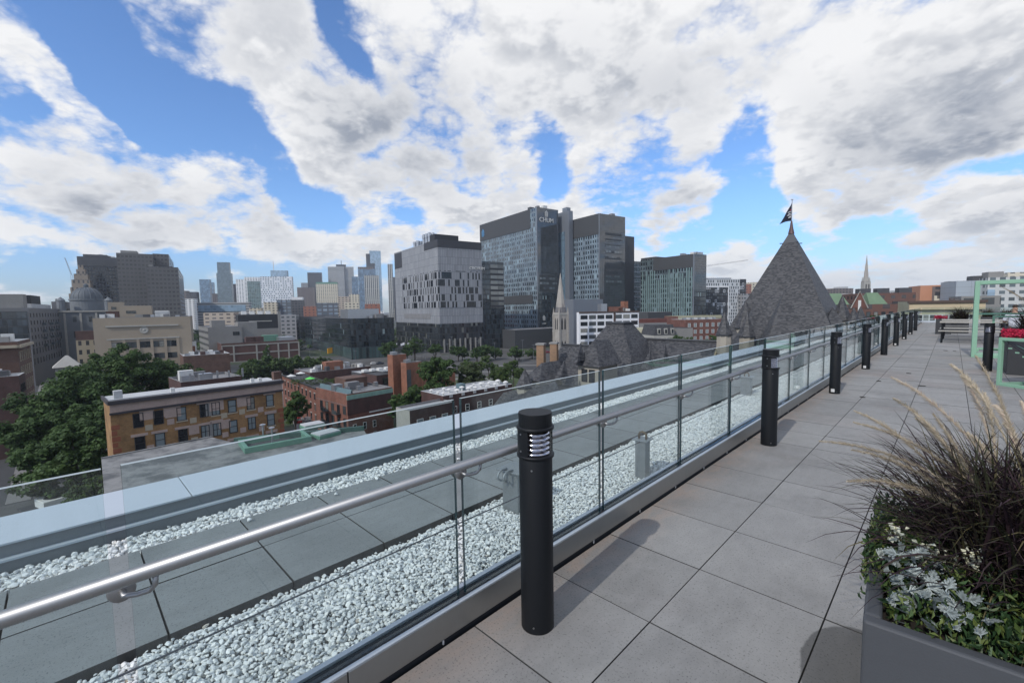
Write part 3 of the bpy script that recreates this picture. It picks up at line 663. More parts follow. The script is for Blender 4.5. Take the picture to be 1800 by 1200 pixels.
V1, F1, T1 = leaves(60, (-.10, .13, .13), (.10, .07, .05), .037, 22, up=.8, lobes=True); link('foliage', raw_mesh('foliage', V1, F1, 'silver_leaf', T1), t)
t = plant('white_flowers', 'bushy green annuals with small cream white flowers around the planter rim', 'flowers', (.3, 1.9, gz))
parts = [leaves(1000, (-.18, -.10, .02), (.26, .12, .09), .030, 37, up=1.6), leaves(2600, (-.38, .16, .05), (.12, .24, .11), .028, 31, up=1.6), leaves(2400, (-.40, .36, .06), (.11, .32, .12), .028, 35, up=1.6), leaves(2200, (.10, .0, .08), (.42, .13, .10), .034, 32, up=1.6), leaves(1500, (.28, -.08, .05), (.28, .10, .08), .036, 33, up=1.4), leaves(500, (-.30, .25, .10), (.12, .2, .1), .032, 34, up=1.2)]
def cat(parts):
    V = []; F = []; T = []; o = 0
    for a, b, c in parts: V.append(a); F.append(b+o); T.append(c); o += len(a)
    return np.concatenate(V), np.concatenate(F), np.concatenate(T)
V1, F1, T1 = cat(parts); link('foliage', raw_mesh('foliage', V1, F1, 'flower_leaf', T1), t)
RR = np.random.RandomState(9)
for k in range(38):
    if k % 2: c_ = (RR.uniform(-.1, .3), RR.uniform(-.14, .05), RR.uniform(.14, .24))
    else: c_ = (RR.uniform(-.42, -.02), RR.uniform(-.02, .34), RR.uniform(.10, .22))
    V1, F1, T1 = leaves(30, c_, (.024, .024, .03), .016, 50+k, shape=(1, .9), up=1.)
    link('blossom', raw_mesh('blossom', V1, F1, 'white_petal', T1), t)
t = plant('red_flower', 'small red blossoms among the greenery at the planter right side', 'flowers', (.42, 1.74, gz+.12))
for k, c_ in enumerate([(0, 0, 0), (.03, .02, -.02), (-.15, .05, .02)]):
    V1, F1, T1 = leaves(16, c_, (.02, .02, .02), .026, 90+k, shape=(1, .8), up=1.); link('blossom', raw_mesh('blossom', V1, F1, 'red_petal', T1), t)
# second planter with red begonias and dark grass
t = thing('planter', 'dark planter box behind the mint hammock chair on the right', 'planter', (.86, 13.9, 0), 0)
planter_box(t, 1.3, 1.1, .78, 'planter_dark'); MB().box((.03, .03, .0), (1.27, 1.07, .05)).build('plinth', 'black_plastic', t)
t = thing('begonias', 'mass of crimson flowers filling the front of the dark planter', 'flowers', (1.28, 14.2, .76))
V1, F1, T1 = leaves(5200, (.0, -.05, .07), (.56, .45, .10), .042, 71, shape=(1, .8), up=1.5); link('blossoms', raw_mesh('blossoms', V1, F1, 'red_petal', T1), t)
V1, F1, T1 = leaves(300, (0, 0, .0), (.5, .4, .06), .06, 72, shape=(1, .6), up=1.); link('foliage', raw_mesh('foliage', V1, F1, 'flower_leaf', T1*.5), t)
t = thing('fountain_grass', 'dark purple fountain grass behind the crimson flowers at the right edge', 'grass', (1.34, 14.75, .72))
V1, F1, T1 = blades(0, 0, 0, 1900, .78, .55, .012, 1.3, 13, 0, .9, r0=.22); link('foliage', raw_mesh('foliage', V1, F1, 'grass_blade', T1, 4), t)
plumes(t, [([(0, 0, .1), (-.1-.02*k, -.1, .5), (-.25-.05*k, -.18, .85+.05*k), (-.45-.06*k, -.3, 1.0+.05*k)], .02) for k in range(4)])
t = thing('planter', 'far slim planter with red flowers at the left end of the tables', 'planter', (-.55, 29.6, 0)); planter_box(t, .55, .55, .72, 'planter_dark')
t = thing('flowers', 'small red flowers in the far slim planter beside the tables', 'flowers', (-.35, 29.85, .7))
V1, F1, T1 = leaves(420, (-.05, 0, .08), (.26, .26, .10), .05, 75, shape=(1, .7), up=1.5); link('blossoms', raw_mesh('blossoms', V1, F1, 'red_petal', T1*.6), t)
t = thing('fountain_grass', 'dark round fountain grass clump beyond the picnic tables', 'grass', (.30, 31.0, .55))
V1, F1, T1 = blades(0, 0, 0, 700, .85, .65, .02, 1.3, 15, 0, .9, r0=.2); link('foliage', raw_mesh('foliage', V1, F1, 'grass_blade', T1, 4), t)
t = thing('planter', 'far planter holding the round dark grass beyond the picnic tables', 'planter', (.0, 30.7, 0)); planter_box(t, .6, .6, .6, 'planter_dark')
for k, (x, y) in enumerate(((2.4, 40.5), (3.6, 41.5), (1.6, 41.0))):
    lab = ('left', 'middle', 'right')[[2, 0, 1].index([1, 2, 0][k]) if False else (1, 2, 0)[k]]
    t = thing('fountain_grass', f'{lab} one of three low tan grass clumps before the far glass railing', 'grass', (x, y, .5))
    V1, F1, T1 = blades(0, 0, 0, 350, .7, .6, .025, 1.2, 16+k, .3, 1., r0=.2); link('foliage', raw_mesh('foliage', V1, F1, 'grass_blade', T1, 4), t)
    t = thing('planter', f'{lab} one of three low planters before the far glass railing', 'planter', (x-.3, y-.3, 0)); planter_box(t, .6, .6, .55, 'planter_dark')
# ---- person seated with their back to us at the end of the table
pm('shirt', (.62, .64, .70), .85, ns=25, na=.12); pm('skin', (.33, .19, .13), .6); pm('hair', (.03, .02, .015), .7); pm('trousers', (.03, .035, .05), .85)
def skin_obj(name, verts, edges, radii, mat, parent, sub=2):
    me = bpy.data.meshes.new(name); me.from_pydata(verts, edges, []); me.materials.append(MATS[mat]); o = link(name, me, parent)
    s = o.modifiers.new('skin', 'SKIN'); s.use_smooth_shade = True
    for v, r in zip(me.skin_vertices[0].data, radii): v.radius = r if isinstance(r, tuple) else (r, r)
    me.skin_vertices[0].data[0].use_root = True
    b = o.modifiers.new('sub', 'SUBSURF'); b.levels = b.render_levels = sub; return o
t = thing('person', 'person in a white shirt seated at the picnic table, back to the camera', 'person', (1.60, 23.75, 0), math.radians(8))
# body (skin): pelvis, spine, neck, head, arms, hands, legs
vs = [(0, 0, .54), (0, .02, .72), (0, .05, .92), (0, .06, 1.06), (0, .08, 1.13), (0, .10, 1.22), (0, .11, 1.32),
      (-.19, .06, 1.02), (-.25, .12, .80), (-.16, .34, .79), (-.10, .42, .80),
      (.19, .06, 1.02), (.25, .12, .80), (.16, .34, .79), (.10, .42, .80),
      (-.10, .08, .52), (-.13, .46, .50), (-.13, .44, .10), (-.13, .56, .05), (.10, .08, .52), (.13, .46, .50), (.13, .44, .10), (.13, .56, .05)]
es = [(0, 1), (1, 2), (2, 3), (3, 4), (4, 5), (5, 6), (3, 7), (7, 8), (8, 9), (9, 10), (3, 11), (11, 12), (12, 13), (13, 14), (0, 15), (15, 16), (16, 17), (17, 18), (0, 19), (19, 20), (20, 21), (21, 22)]
rd = [(.15, .11), (.14, .10), (.16, .11), (.10, .08), .055, (.078, .092), (.07, .085), .055, .042, .034, .026, .055, .042, .034, .026, .085, .062, .045, .038, .085, .062, .045, .038]
skin_obj('body', vs, es, rd, 'skin', t)
skin_obj('shirt', [(0, 0, .56), (0, .015, .74), (0, .05, .93), (0, .06, 1.07), (-.19, .06, 1.02), (-.25, .12, .81), (.19, .06, 1.02), (.25, .12, .81)], [(0, 1), (1, 2), (2, 3), (3, 4), (4, 5), (3, 6), (6, 7)], [(.175, .135), (.165, .125), (.185, .13), (.115, .095), .075, .06, .075, .06], 'shirt', t)
skin_obj('trousers', [(0, 0, .53), (-.11, .10, .52), (-.13, .46, .50), (-.13, .44, .14), (.11, .10, .52), (.13, .46, .50), (.13, .44, .14)], [(0, 1), (1, 2), (2, 3), (0, 4), (4, 5), (5, 6)], [(.175, .13), .1, .078, .062, .1, .078, .062], 'trousers', t)
skin_obj('hair', [(0, .085, 1.30), (0, .095, 1.36), (0, .12, 1.385)], [(0, 1), (1, 2)], [(.088, .095), (.085, .09), (.06, .07)], 'hair', t)
for s_ in (-1, 1):
    f_ = MB()
    for k in range(4): f_.tube([(s_*(.085-.018*k), .44, .80), (s_*(.075-.018*k), .475, .803), (s_*(.068-.018*k), .50, .792)], [.009, .008, .006], 6)
    f_.tube([(s_*.11, .42, .80), (s_*.115, .45, .80), (s_*.10, .472, .797)], [.010, .009, .007], 6); f_.build('fingers', 'skin', t, smooth=True)
MB().box((-.35, -.22, .40), (.45, .2, .44)).box((-.3, -.15, 0), (-.24, .1, .40)).box((.34, -.15, 0), (.4, .1, .40))
t = thing('stool', 'grey stool under the seated person in the white shirt', 'stool', (1.60, 23.75, 0)); MB().box((-.3, -.2, .40), (.3, .2, .435)).build('seat', 'deck_wood', t)
for x in (-.25, .22):
    for y in (-.16, .13): MB().box((x, y, 0), (x+.03, y+.03, .40)).build('leg', 'dark_metal', t)
# ================================================================ CITY: helpers
GA = 10.8
def raz(px, py=545): r = ray(px, py); n = math.hypot(r[0], r[1]); return r[0]/n, r[1]/n
def azv(a): a = math.radians(a); return math.sin(a), math.cos(a)
class B: pass
def site(xl, xc, xr, ytop, d, az=GA, wl=10., wr=10.):
    """near corner at pixel xc and depth d; the two seen faces end at pixels xl and xr"""
    b = B(); C = at(xc, ytop, d); b.C = C; b.ztop = C.z; dR = azv(az); dL = azv(az-90)
    def reach(px, dv, default):
        if px is None: return default
        r = raz(px, ytop); den = dv[0]*r[1]-dv[1]*r[0]
        if abs(den) < 1e-4: return default
        w = -(C.x*r[1]-C.y*r[0])/den
        return w if 0 < w < 4000 else default
    rc = raz(xc, ytop); b.side_left = (rc[0]*dR[0]+rc[1]*dR[1]) > 0 and (rc[0]*dL[1]-rc[1]*dL[0]) < 0 or False
    # side face lies to the left when walking along dL moves left in the picture
    k = (dL[0]*rc[1]-dL[1]*rc[0]); b.mode = 1 if k < 0 else 2
    if b.mode == 2 and xl is None and xr is not None and xr < 1700: return site(xc, xr, None, ytop, d, az, wl, min(wl, 14))
    if b.mode == 1: b.x0, b.x1 = 0., reach(xr, dR, wr); b.D = reach(xl, dL, wl)
    else: b.x0, b.x1 = -reach(xl, (-dR[0], -dR[1]), wl), 0.; b.D = reach(xr, dL, wr)
    b.W = b.x1-b.x0; b.rz = math.radians(90-az); return b
pm('roof_grey', (.20, .20, .205), .9, ns=.25, na=.35); pm('roof_light', (.44, .45, .455), .8, ns=.35, na=.28); pm('roof_dark', (.055, .057, .062), .9, ns=.3, na=.3)

def panemat():
    m, N = newmat('pane'); r = N.n('ObjectInfo').outputs['Random']; o = N.n('TexCoord').outputs['Object']
    c = N.mix(N.m('GREATER_THAN', r, .66), (.018, .023, .028), (.075, .085, .09)); c = N.mix(N.m('GREATER_THAN', r, .86), c, (.24, .24, .22))  # bluish panes have sky reflection painted in; the palest are blinds
    a = N.n('TexNoise', {'Vector': o, 'Scale': 1.3, 'Detail': 3.}).outputs['Fac']
    fin(N, N.n('BsdfPrincipled', {'Base Color': N.v('SCALE', c, sc=N.m('MULTIPLY_ADD', a, 1.2, .4)), 'Roughness': .07, 'IOR': 1.8, 'Normal': N.n('Bump', {'Height': a, 'Strength': .06, 'Distance': .05})}))
panemat()
pm('pane_blind', (.22, .26, .27), .25, ns=.7, na=.3); pm('frame_dark', (.03, .03, .032), .6); pm('frame_white', (.62, .62, .60), .6)
pm('concrete', (.24, .235, .225), .85, ns=.2, na=.2); pm('steel_duct', (.45, .46, .48), .35, .8, ns=.5, na=.2); pm('mech_dark', (.06, .062, .068), .6, ns=.5)
def bldg(name, label, cat, xl, xc, xr, ytop, d, wall, az=GA, base=None, roof='roof_grey', wl=12., wr=12., group=None, par=.5, side=None, zt=None):
    b = site(xl, xc, xr, ytop, d, az, wl, wr); z0 = GZ if base is None else base
    t = thing(name, label, cat, (b.C.x, b.C.y, z0), b.rz, group); b.t = t; b.H = (b.ztop if zt is None else zt)-z0; b.z0 = z0
    m = MB(); x0, x1, D, H = b.x0, b.x1, b.D, b.H
    m.box((x0, 0, 0), (x1, D, H), 0, skip=('t', 'b') if not side else ('t', 'b', 'l' if b.mode == 1 else 'r'))
    if side:
        if b.mode == 1: m.add([(0, D, 0), (0, 0, 0), (0, 0, H), (0, D, H)], [(0, 1, 2, 3)], 1)
        else: m.add([(0, 0, 0), (0, D, 0), (0, D, H), (0, 0, H)], [(0, 1, 2, 3)], 1)
    m.build('walls', [wall, side] if side else [wall], t)
    e = .25 if par else 0
    r = MB(); r.box((x0+e, e, H-par-.05), (x1-e, D-e, H-par)); r.build('roof', roof, t)
    if par:
        p = MB(); p.box((x0, 0, H), (x1, e, H+.04)).box((x0, D-e, H), (x1, D, H+.04)).box((x0, e, H), (x0+e, D-e, H+.04)).box((x1-e, e, H), (x1, D-e, H+.04))
        p.box((x0+e, e, H-par), (x1-e, e+.02, H)).box((x0+e, D-e-.02, H-par), (x1-e, D-e, H)).box((x0+e, e, H-par), (x0+e+.02, D-e, H)).box((x1-e-.02, e, H-par), (x1-e, D-e, H))
        p.build('coping', b.cop if hasattr(b, 'cop') else roof, t)
    return b
WM = {}
def winmesh(w, h, fm, gm, style='sash', fr=.09, dep=.10):
    k = (round(w, 2), round(h, 2), fm, gm, style)
    if k in WM: return WM[k]
    m = MB(); m.box((-w/2, -dep, 0), (-w/2+fr, 0, h)).box((w/2-fr, -dep, 0), (w/2, 0, h)).box((-w/2+fr, -dep, 0), (w/2-fr, 0, fr)).box((-w/2+fr, -dep, h-fr), (w/2-fr, 0, h))
    if 'sash' in style: m.box((-w/2+fr, -dep*.8, h*.5-.03), (w/2-fr, 0, h*.5+.03))
    if 'cross' in style: m.box((-.03, -dep*.8, fr), (.03, 0, h*.5-.03)).box((-.03, -dep*.8, h*.5+.03), (.03, 0, h-fr))
    if 'mull' in style: m.box((-.03, -dep*.8, fr), (.03, 0, h-fr))
    if 'sill' in style: m.box((-w/2-.1, -dep-.06, -.12), (w/2+.1, 0, -.002))
    one = MB(); one.v, one.f, one.mi = list(m.v), list(m.f), list(m.mi)
    one.box((-w/2+fr, -.02, fr), (w/2-fr, .0, h-fr), 1)
    me = one_mesh(one, 'window', [fm, gm]); fme = one_mesh(m, 'window', [fm]); pn = MB().box((-w/2+fr, -.02, fr), (w/2-fr, 0, h-fr)); pme = one_mesh(pn, 'pane', [gm])
    WM[k] = (me, fme, pme); return WM[k]
def one_mesh(m, name, mats):
    me = bpy.data.meshes.new(name); me.from_pydata(m.v, [], m.f); me.update()
    for x in mats: me.materials.append(MATS[x])
    me.polygons.foreach_set('material_index', m.mi); return me
def window(b, face, u, z, w, h, fm='frame_dark', gm='pane', style='sash', sub=False, off=.0, name='window'):
    """u = metres from the near corner along the face, z = sill height over the base"""
    me, fme, pme = winmesh(w, h, fm, gm, style)
    o = bpy.data.objects.new(name, fme if sub else me); COL.objects.link(o); o.parent = b.t
    sgn = 1 if b.mode == 1 else -1
    if face == 'front': o.location = (sgn*u, -off-.002, z)
    else: o.location = (-sgn*(off+.002), u, z); o.rotation_euler.z = -sgn*math.pi/2
    if sub: p = bpy.data.objects.new('pane', pme); COL.objects.link(p); p.parent = o
    return o
def lb(b, name, mat, u0, u1, y0, y1, z0, z1, bevel=0.):
    """box part in the building's frame, u measured from the near corner"""
    s = 1 if b.mode == 1 else -1
    return MB().box((s*u0, y0, z0), (s*u1, y1, z1)).build(name, mat, b.t, bevel=bevel)
RCL = random.Random(31)
def clutter(b, n, hs=1.):
    for i in range(n):
        w, d, h = RCL.uniform(1., 3.2)*hs, RCL.uniform(1., 2.6)*hs, RCL.uniform(.6, 2.0)*hs
        if b.W < w*1.6 or b.D < d*1.6: continue
        u, y = RCL.uniform(.6, b.W-w-.5), RCL.uniform(.6, max(.7, min(b.D-d-.5, 16))); lb(b, 'roof_unit', RCL.choice(['steel_duct', 'frame_white', 'mech_dark', 'concrete', 'roof_grey']), u, u+w, y, y+d, b.H-.6, b.H+h)
# ---- trees
leafmat('leaf_dark', (.020, .046, .014), (.085, .145, .040)); leafmat('leaf_mid', (.03, .06, .016), (.11, .165, .05)); leafmat('leaf_olive', (.030, .045, .018), (.09, .12, .05))
pm('bark', (.06, .05, .04), .9, ns=3, na=.4)
def crown_mesh(blobs, n, size, seed, mat, k=9, gap=.0):
    R = np.random.RandomState(seed); V = []; T = []
    vol = np.array([b[3]*b[4]+b[3]*b[5] for b in blobs], float); vol /= vol.sum()
    for b, w in zip(blobs, vol):
        c = np.array(b[:3]); r = np.array(b[3:6]); nk = max(5, int(k*4*w*len(blobs)**.5)); m = max(60, int(n*w))
        d = R.normal(size=(nk, 3)); d[:, 2] = d[:, 2]*.9+.15; d /= np.linalg.norm(d, axis=1)[:, None]
        kc = c+d*r*R.uniform(.55, 1.02, (nk, 1)); kr = R.uniform(.22, .46, nk)*r.mean(); kt = R.uniform(.15, .85, nk)
        ix = R.randint(0, nk, m); dd = R.normal(size=(m, 3)); dd = dd/ np.linalg.norm(dd, axis=1)[:, None]
        p = kc[ix]+dd*(kr[ix]*R.uniform(.25, 1.12, m)**.6)[:, None]*np.array([1, 1, .72])
        nrm = dd*.8+np.array([0, 0, .6])+R.normal(size=(m, 3))*.45; nrm /= np.linalg.norm(nrm, axis=1)[:, None]
        a = np.cross(nrm, R.normal(size=(m, 3))); a /= np.linalg.norm(a, axis=1)[:, None]; bb = np.cross(nrm, a); s = size*R.uniform(.5, 1.2, (m, 1))
        q = np.stack([p-a*s, p-bb*s*.55, p+a*s, p+bb*s*.55], 1); V.append(q.reshape(-1, 3)); T.append(np.repeat(np.clip(kt[ix]*.6+R.uniform(0, .45, m)+dd[:, 2]*.12, 0, 1), 4))
    V = np.concatenate(V); F = np.arange(len(V)).reshape(-1, 4)
    return raw_mesh('crown', V, F, mat, np.concatenate(T), 4)
def tree(label, loc, h, rad, seed, mat='leaf_dark', n=5000, size=.38, shape='round', group=None, nb=8, name='tree', trunkh=.3, low=.42):
    R = np.random.RandomState(seed); t = thing(name, label, 'tree', loc, 0, group); bl = []
    if shape == 'cone':
        for i in range(nb):
            f = i/(nb-1); bl.append((R.uniform(-.1, .1)*rad, R.uniform(-.1, .1)*rad, h*(.22+.72*f), rad*(1-f*.85), rad*(1-f*.85), h*.16))
    else:
        for i in range(nb):
            a = 6.283*i/nb+R.uniform(-.4, .4); rr = rad*R.uniform(.25, .62) if i else 0; s = rad*R.uniform(.38, .58)
            bl.append((rr*math.cos(a), rr*math.sin(a), h*R.uniform(low, .72) if i else h*.72, s, s, min(h*.26, s*.9)))
    dz = h-max(b[2]+b[5] for b in bl); bl = [(b[0], b[1], b[2]+dz, b[3], b[4], b[5]) for b in bl]
    link('crown', crown_mesh(bl, n, size, seed, mat), t)
    tr = MB(); tw = max(.06, rad*.06); tr.tube([(0, 0, -.2), (.02*rad, 0, h*.25), (0, .03*rad, h*.5), (0, 0, h*.7)], [tw*1.3, tw, tw*.7, tw*.3], 8)
    for b in bl[:6]: tr.tube([(0, 0, h*trunkh), (b[0]*.5, b[1]*.5, (h*trunkh+b[2])*.5), (b[0]*.9, b[1]*.9, b[2])], [tw*.6, tw*.4, tw*.15], 6)
    tr.build('trunk', 'bark', t, smooth=True); return t
def ground_at(px, py, z=GZ): p = onz(px, py, z); return p
# ================================================================ GROUND
def groundmat():
    m, N = newmat('city_ground'); o = N.n('TexCoord').outputs['Object']
    v = N.n('TexVoronoi', {'Vector': o, 'Scale': .02}).outputs['Color']; a = N.n('TexNoise', {'Vector': o, 'Scale': .05, 'Detail': 8.}).outputs['Fac']
    g = N.n('SeparateXYZ', {0: v}).outputs[0]
    c = N.mix(N.m('GREATER_THAN', g, .62), (.10, .10, .10), (.035, .055, .02)); c = N.mix(N.mr(a, .4, .6), c, (.07, .068, .065))
    fin(N, N.n('BsdfPrincipled', {'Base Color': c, 'Roughness': .9}))
groundmat(); pm('asphalt', (.052, .053, .056), .85, ns=.3, na=.2); pm('sidewalk', (.19, .185, .18), .9, ns=.4, na=.15); pm('lawn', (.045, .07, .02), .95, ns=.4, na=.4); pm('road_paint', (.6, .6, .58), .8)
v = [(7000*math.cos(2*math.pi*k/64), 7000*math.sin(2*math.pi*k/64), GZ) for k in range(64)]
tag(MB().add(v, [tuple(range(64))]).build('ground', 'city_ground'), kind='structure')
def strip(name, p0, p1, w, z, mat):
    a, b_ = Vector(p0[:2]), Vector(p1[:2]); d = (b_-a).normalized(); n = Vector((-d.y, d.x))*w/2
    q = [a-n, b_-n, b_+n, a+n]; m = MB().add([(p.x, p.y, GZ+z) for p in q], [(0, 1, 2, 3)]); return m, d, n
def road(p0, p1, w, label=None, sw=3.):
    m, d, n = strip('road', p0, p1, w, .008, None); tag(m.build('road', 'asphalt'), kind='structure')
    a, b_ = Vector(p0[:2]), Vector(p1[:2]); L = (b_-a).length
    for s in (-1, 1):
        o = n.normalized()*s*(w/2+sw/2); rz = math.atan2(d.y, d.x)
        k = MB().box((0, -sw/2, 0), (L, sw/2, .14)).build('sidewalk', 'sidewalk', None, (a.x+o.x, a.y+o.y, GZ)); k.rotation_euler.z = rz; tag(k, kind='structure')
    mk = MB()
    for i in range(int(L/9)):
        p = a+d*i*9; q = p+d*4; e = n.normalized()*.07; mk.add([(*(p-e), GZ+.016), (*(q-e), GZ+.016), (*(q+e), GZ+.016), (*(p+e), GZ+.016)], [(0, 1, 2, 3)])
    tag(mk.build('road_marking', 'road_paint'), kind='structure')
P = ground_at
road(P(-70, 905), P(55, 655), 9.5)             # street on the left
road(P(590, 790), P(500, 640), 7.)             # street between the brick blocks
road(P(300, 660), P(1250, 640), 18.)           # boulevard before the hospital
tag(strip('park', P(700, 676), P(960, 676), 42, .02, None)[0].build('lawn', 'lawn'), kind='structure')
m, d_, n_ = strip('path', P(690, 668), P(900, 664), 5, .03, None); tag(m.build('path', 'sidewalk'), kind='structure')
# ================================================================ NEAR-LEFT: copper-edged roof just below
pm('copper_green', (.13, .27, .20), .6, .2, ns=1.2, na=.25); pm('copper_dark', (.05, .10, .085), .6, .2, ns=1.2, na=.25)
def stainroof():
    m, N = newmat('stained_roof'); o = N.n('TexCoord').outputs['Object']
    a = N.n('TexNoise', {'Vector': o, 'Scale': .35, 'Detail': 8., 'Roughness': .7}).outputs['Fac']; b = N.n('TexNoise', {'Vector': o, 'Scale': 3., 'Detail': 6.}).outputs['Fac']
    c = N.mix(N.mr(a, .42, .62), (.22, .22, .215), (.085, .088, .09)); c = N.v('SCALE', c, sc=N.m('MULTIPLY_ADD', b, .4, .8))
    fin(N, N.n('BsdfPrincipled', {'Base Color': c, 'Roughness': .8}))
stainroof(); brickmat('brick_old', (.13, .06, .04), (.10, .045, .03), (.11, .10, .09)); brickmat('brick_red', (.22, .075, .045), (.17, .055, .035), (.16, .13, .11))
brickmat('brick_dark', (.085, .035, .03), (.065, .028, .025), (.07, .06, .055)); brickmat('brick_yellow', (.34, .18, .065), (.26, .135, .045), (.22, .17, .12), dirt=.35); brickmat('brick_orange', (.28, .10, .055), (.22, .08, .045), (.2, .14, .1))
zr = -10.5
q = [onz(178, 806, zr), onz(372, 768, zr), onz(412, 778, zr), onz(640, 756, zr), onz(660, 790, zr), onz(186, 905, zr)]
c0 = q[0]; t = thing('low_building', 'lower building just below with stained grey roof and weathered green copper edge', 'building', (c0.x, c0.y, GZ))
pl = [(p.x-c0.x, p.y-c0.y) for p in (q[0], q[1], q[2], q[3], q[4], q[5])]
if sum(pl[i][0]*pl[(i+1) % 6][1]-pl[(i+1) % 6][0]*pl[i][1] for i in range(6)) < 0: pl = pl[::-1]
MB().prism(pl, 0, zr-GZ-.3).build('walls', 'brick_old', t); ins = [(x*.997, y*.997) for x, y in pl]
MB().prism(pl, zr-GZ-.28, zr-GZ, mt=0).build('roof', 'stained_roof', t)
def wband(t, A, Bp, z0, z1, wd, name, mat):
    d = (Bp-A); L = Vector((d.x, d.y)).length; o = MB().box((0, -wd/2, z0), (L, wd/2, z1)).build(name, mat, t); o.location = (A.x-c0.x, A.y-c0.y, -GZ if False else 0); o.rotation_euler.z = math.atan2(d.y, d.x); return o
zz = zr-GZ
wband(t, q[5], q[4], zz+.003, zz+.35, .5, 'copper_edge', 'copper_dark'); wband(t, q[5]+Vector((-1.4, .1, 0)), q[4]+Vector((-1.4, .1, 0)), zz+.003, zz+.12, .12, 'copper_line', 'copper_green')
wband(t, q[2], q[3], zz+.003, zz+.45, .35, 'rear_coping', 'copper_dark'); wband(t, q[0], q[1], zz+.003, zz+.1, .2, 'rear_coping', 'stained_roof')
# sunken light wells and hatches on that roof
def frame_box(label, pts, h, w, top=False):
    A = onz(*pts[0], zr+.3); Bq = onz(*pts[1], zr+.3); Cq = onz(*pts[2], zr+.3); L = (Bq-A).length; D = (Cq-Bq).length; rz = math.atan2((Bq-A).y, (Bq-A).x)
    t = thing('skylight', label, 'skylight', (A.x, A.y, zr+.003), rz)
    m = MB(); m.box((0, 0, 0), (L, w, h)).box((0, D-w, 0), (L, D, h)).box((0, w, 0), (w, D-w, h)).box((L-w, w, 0), (L, D-w, h)); m.build('curb', 'copper_green', t, bevel=.03)
    if top: MB().box((w*.3, w*.3, h+.002), (L-w*.3, D-w*.3, h+.12)).build('lid', 'roof_light', t)
    else:
        MB().box((w, w, 0), (L-w, D-w, .04)).build('well', 'roof_dark', t)
    return t, L, D
tw, L_, D_ = frame_box('long sunken roof well with thick pale green copper curb', [(430, 792), (548, 770), (532, 757)], .5, .35)
frame_box('flat pale green roof hatch, right of the long roof well', [(562, 768), (600, 758), (592, 752)], .35, .2, True)
frame_box('flat pale green roof hatch behind the long roof well', [(536, 752), (572, 745), (566, 740)], .35, .2, True)
for k, (px, py) in enumerate(((463, 772), (479, 778))):
    p = onz(px, py, zr); MB_ = MB().tube([(0, 0, 0), (0, 0, 1.35)], .08, 10).lathe([(.0, 1.35), (.26, 1.35), (.26, 1.42), (.0, 1.5)], 12)
    tag(MB_.build('vent_pipe', 'steel_duct', None, (p.x, p.y, zr+.03), smooth=False), ('left', 'right')[k]+' of two thin capped steel vent pipes standing in the copper edged roof well', 'vent', 'vent pipes in the roof well')
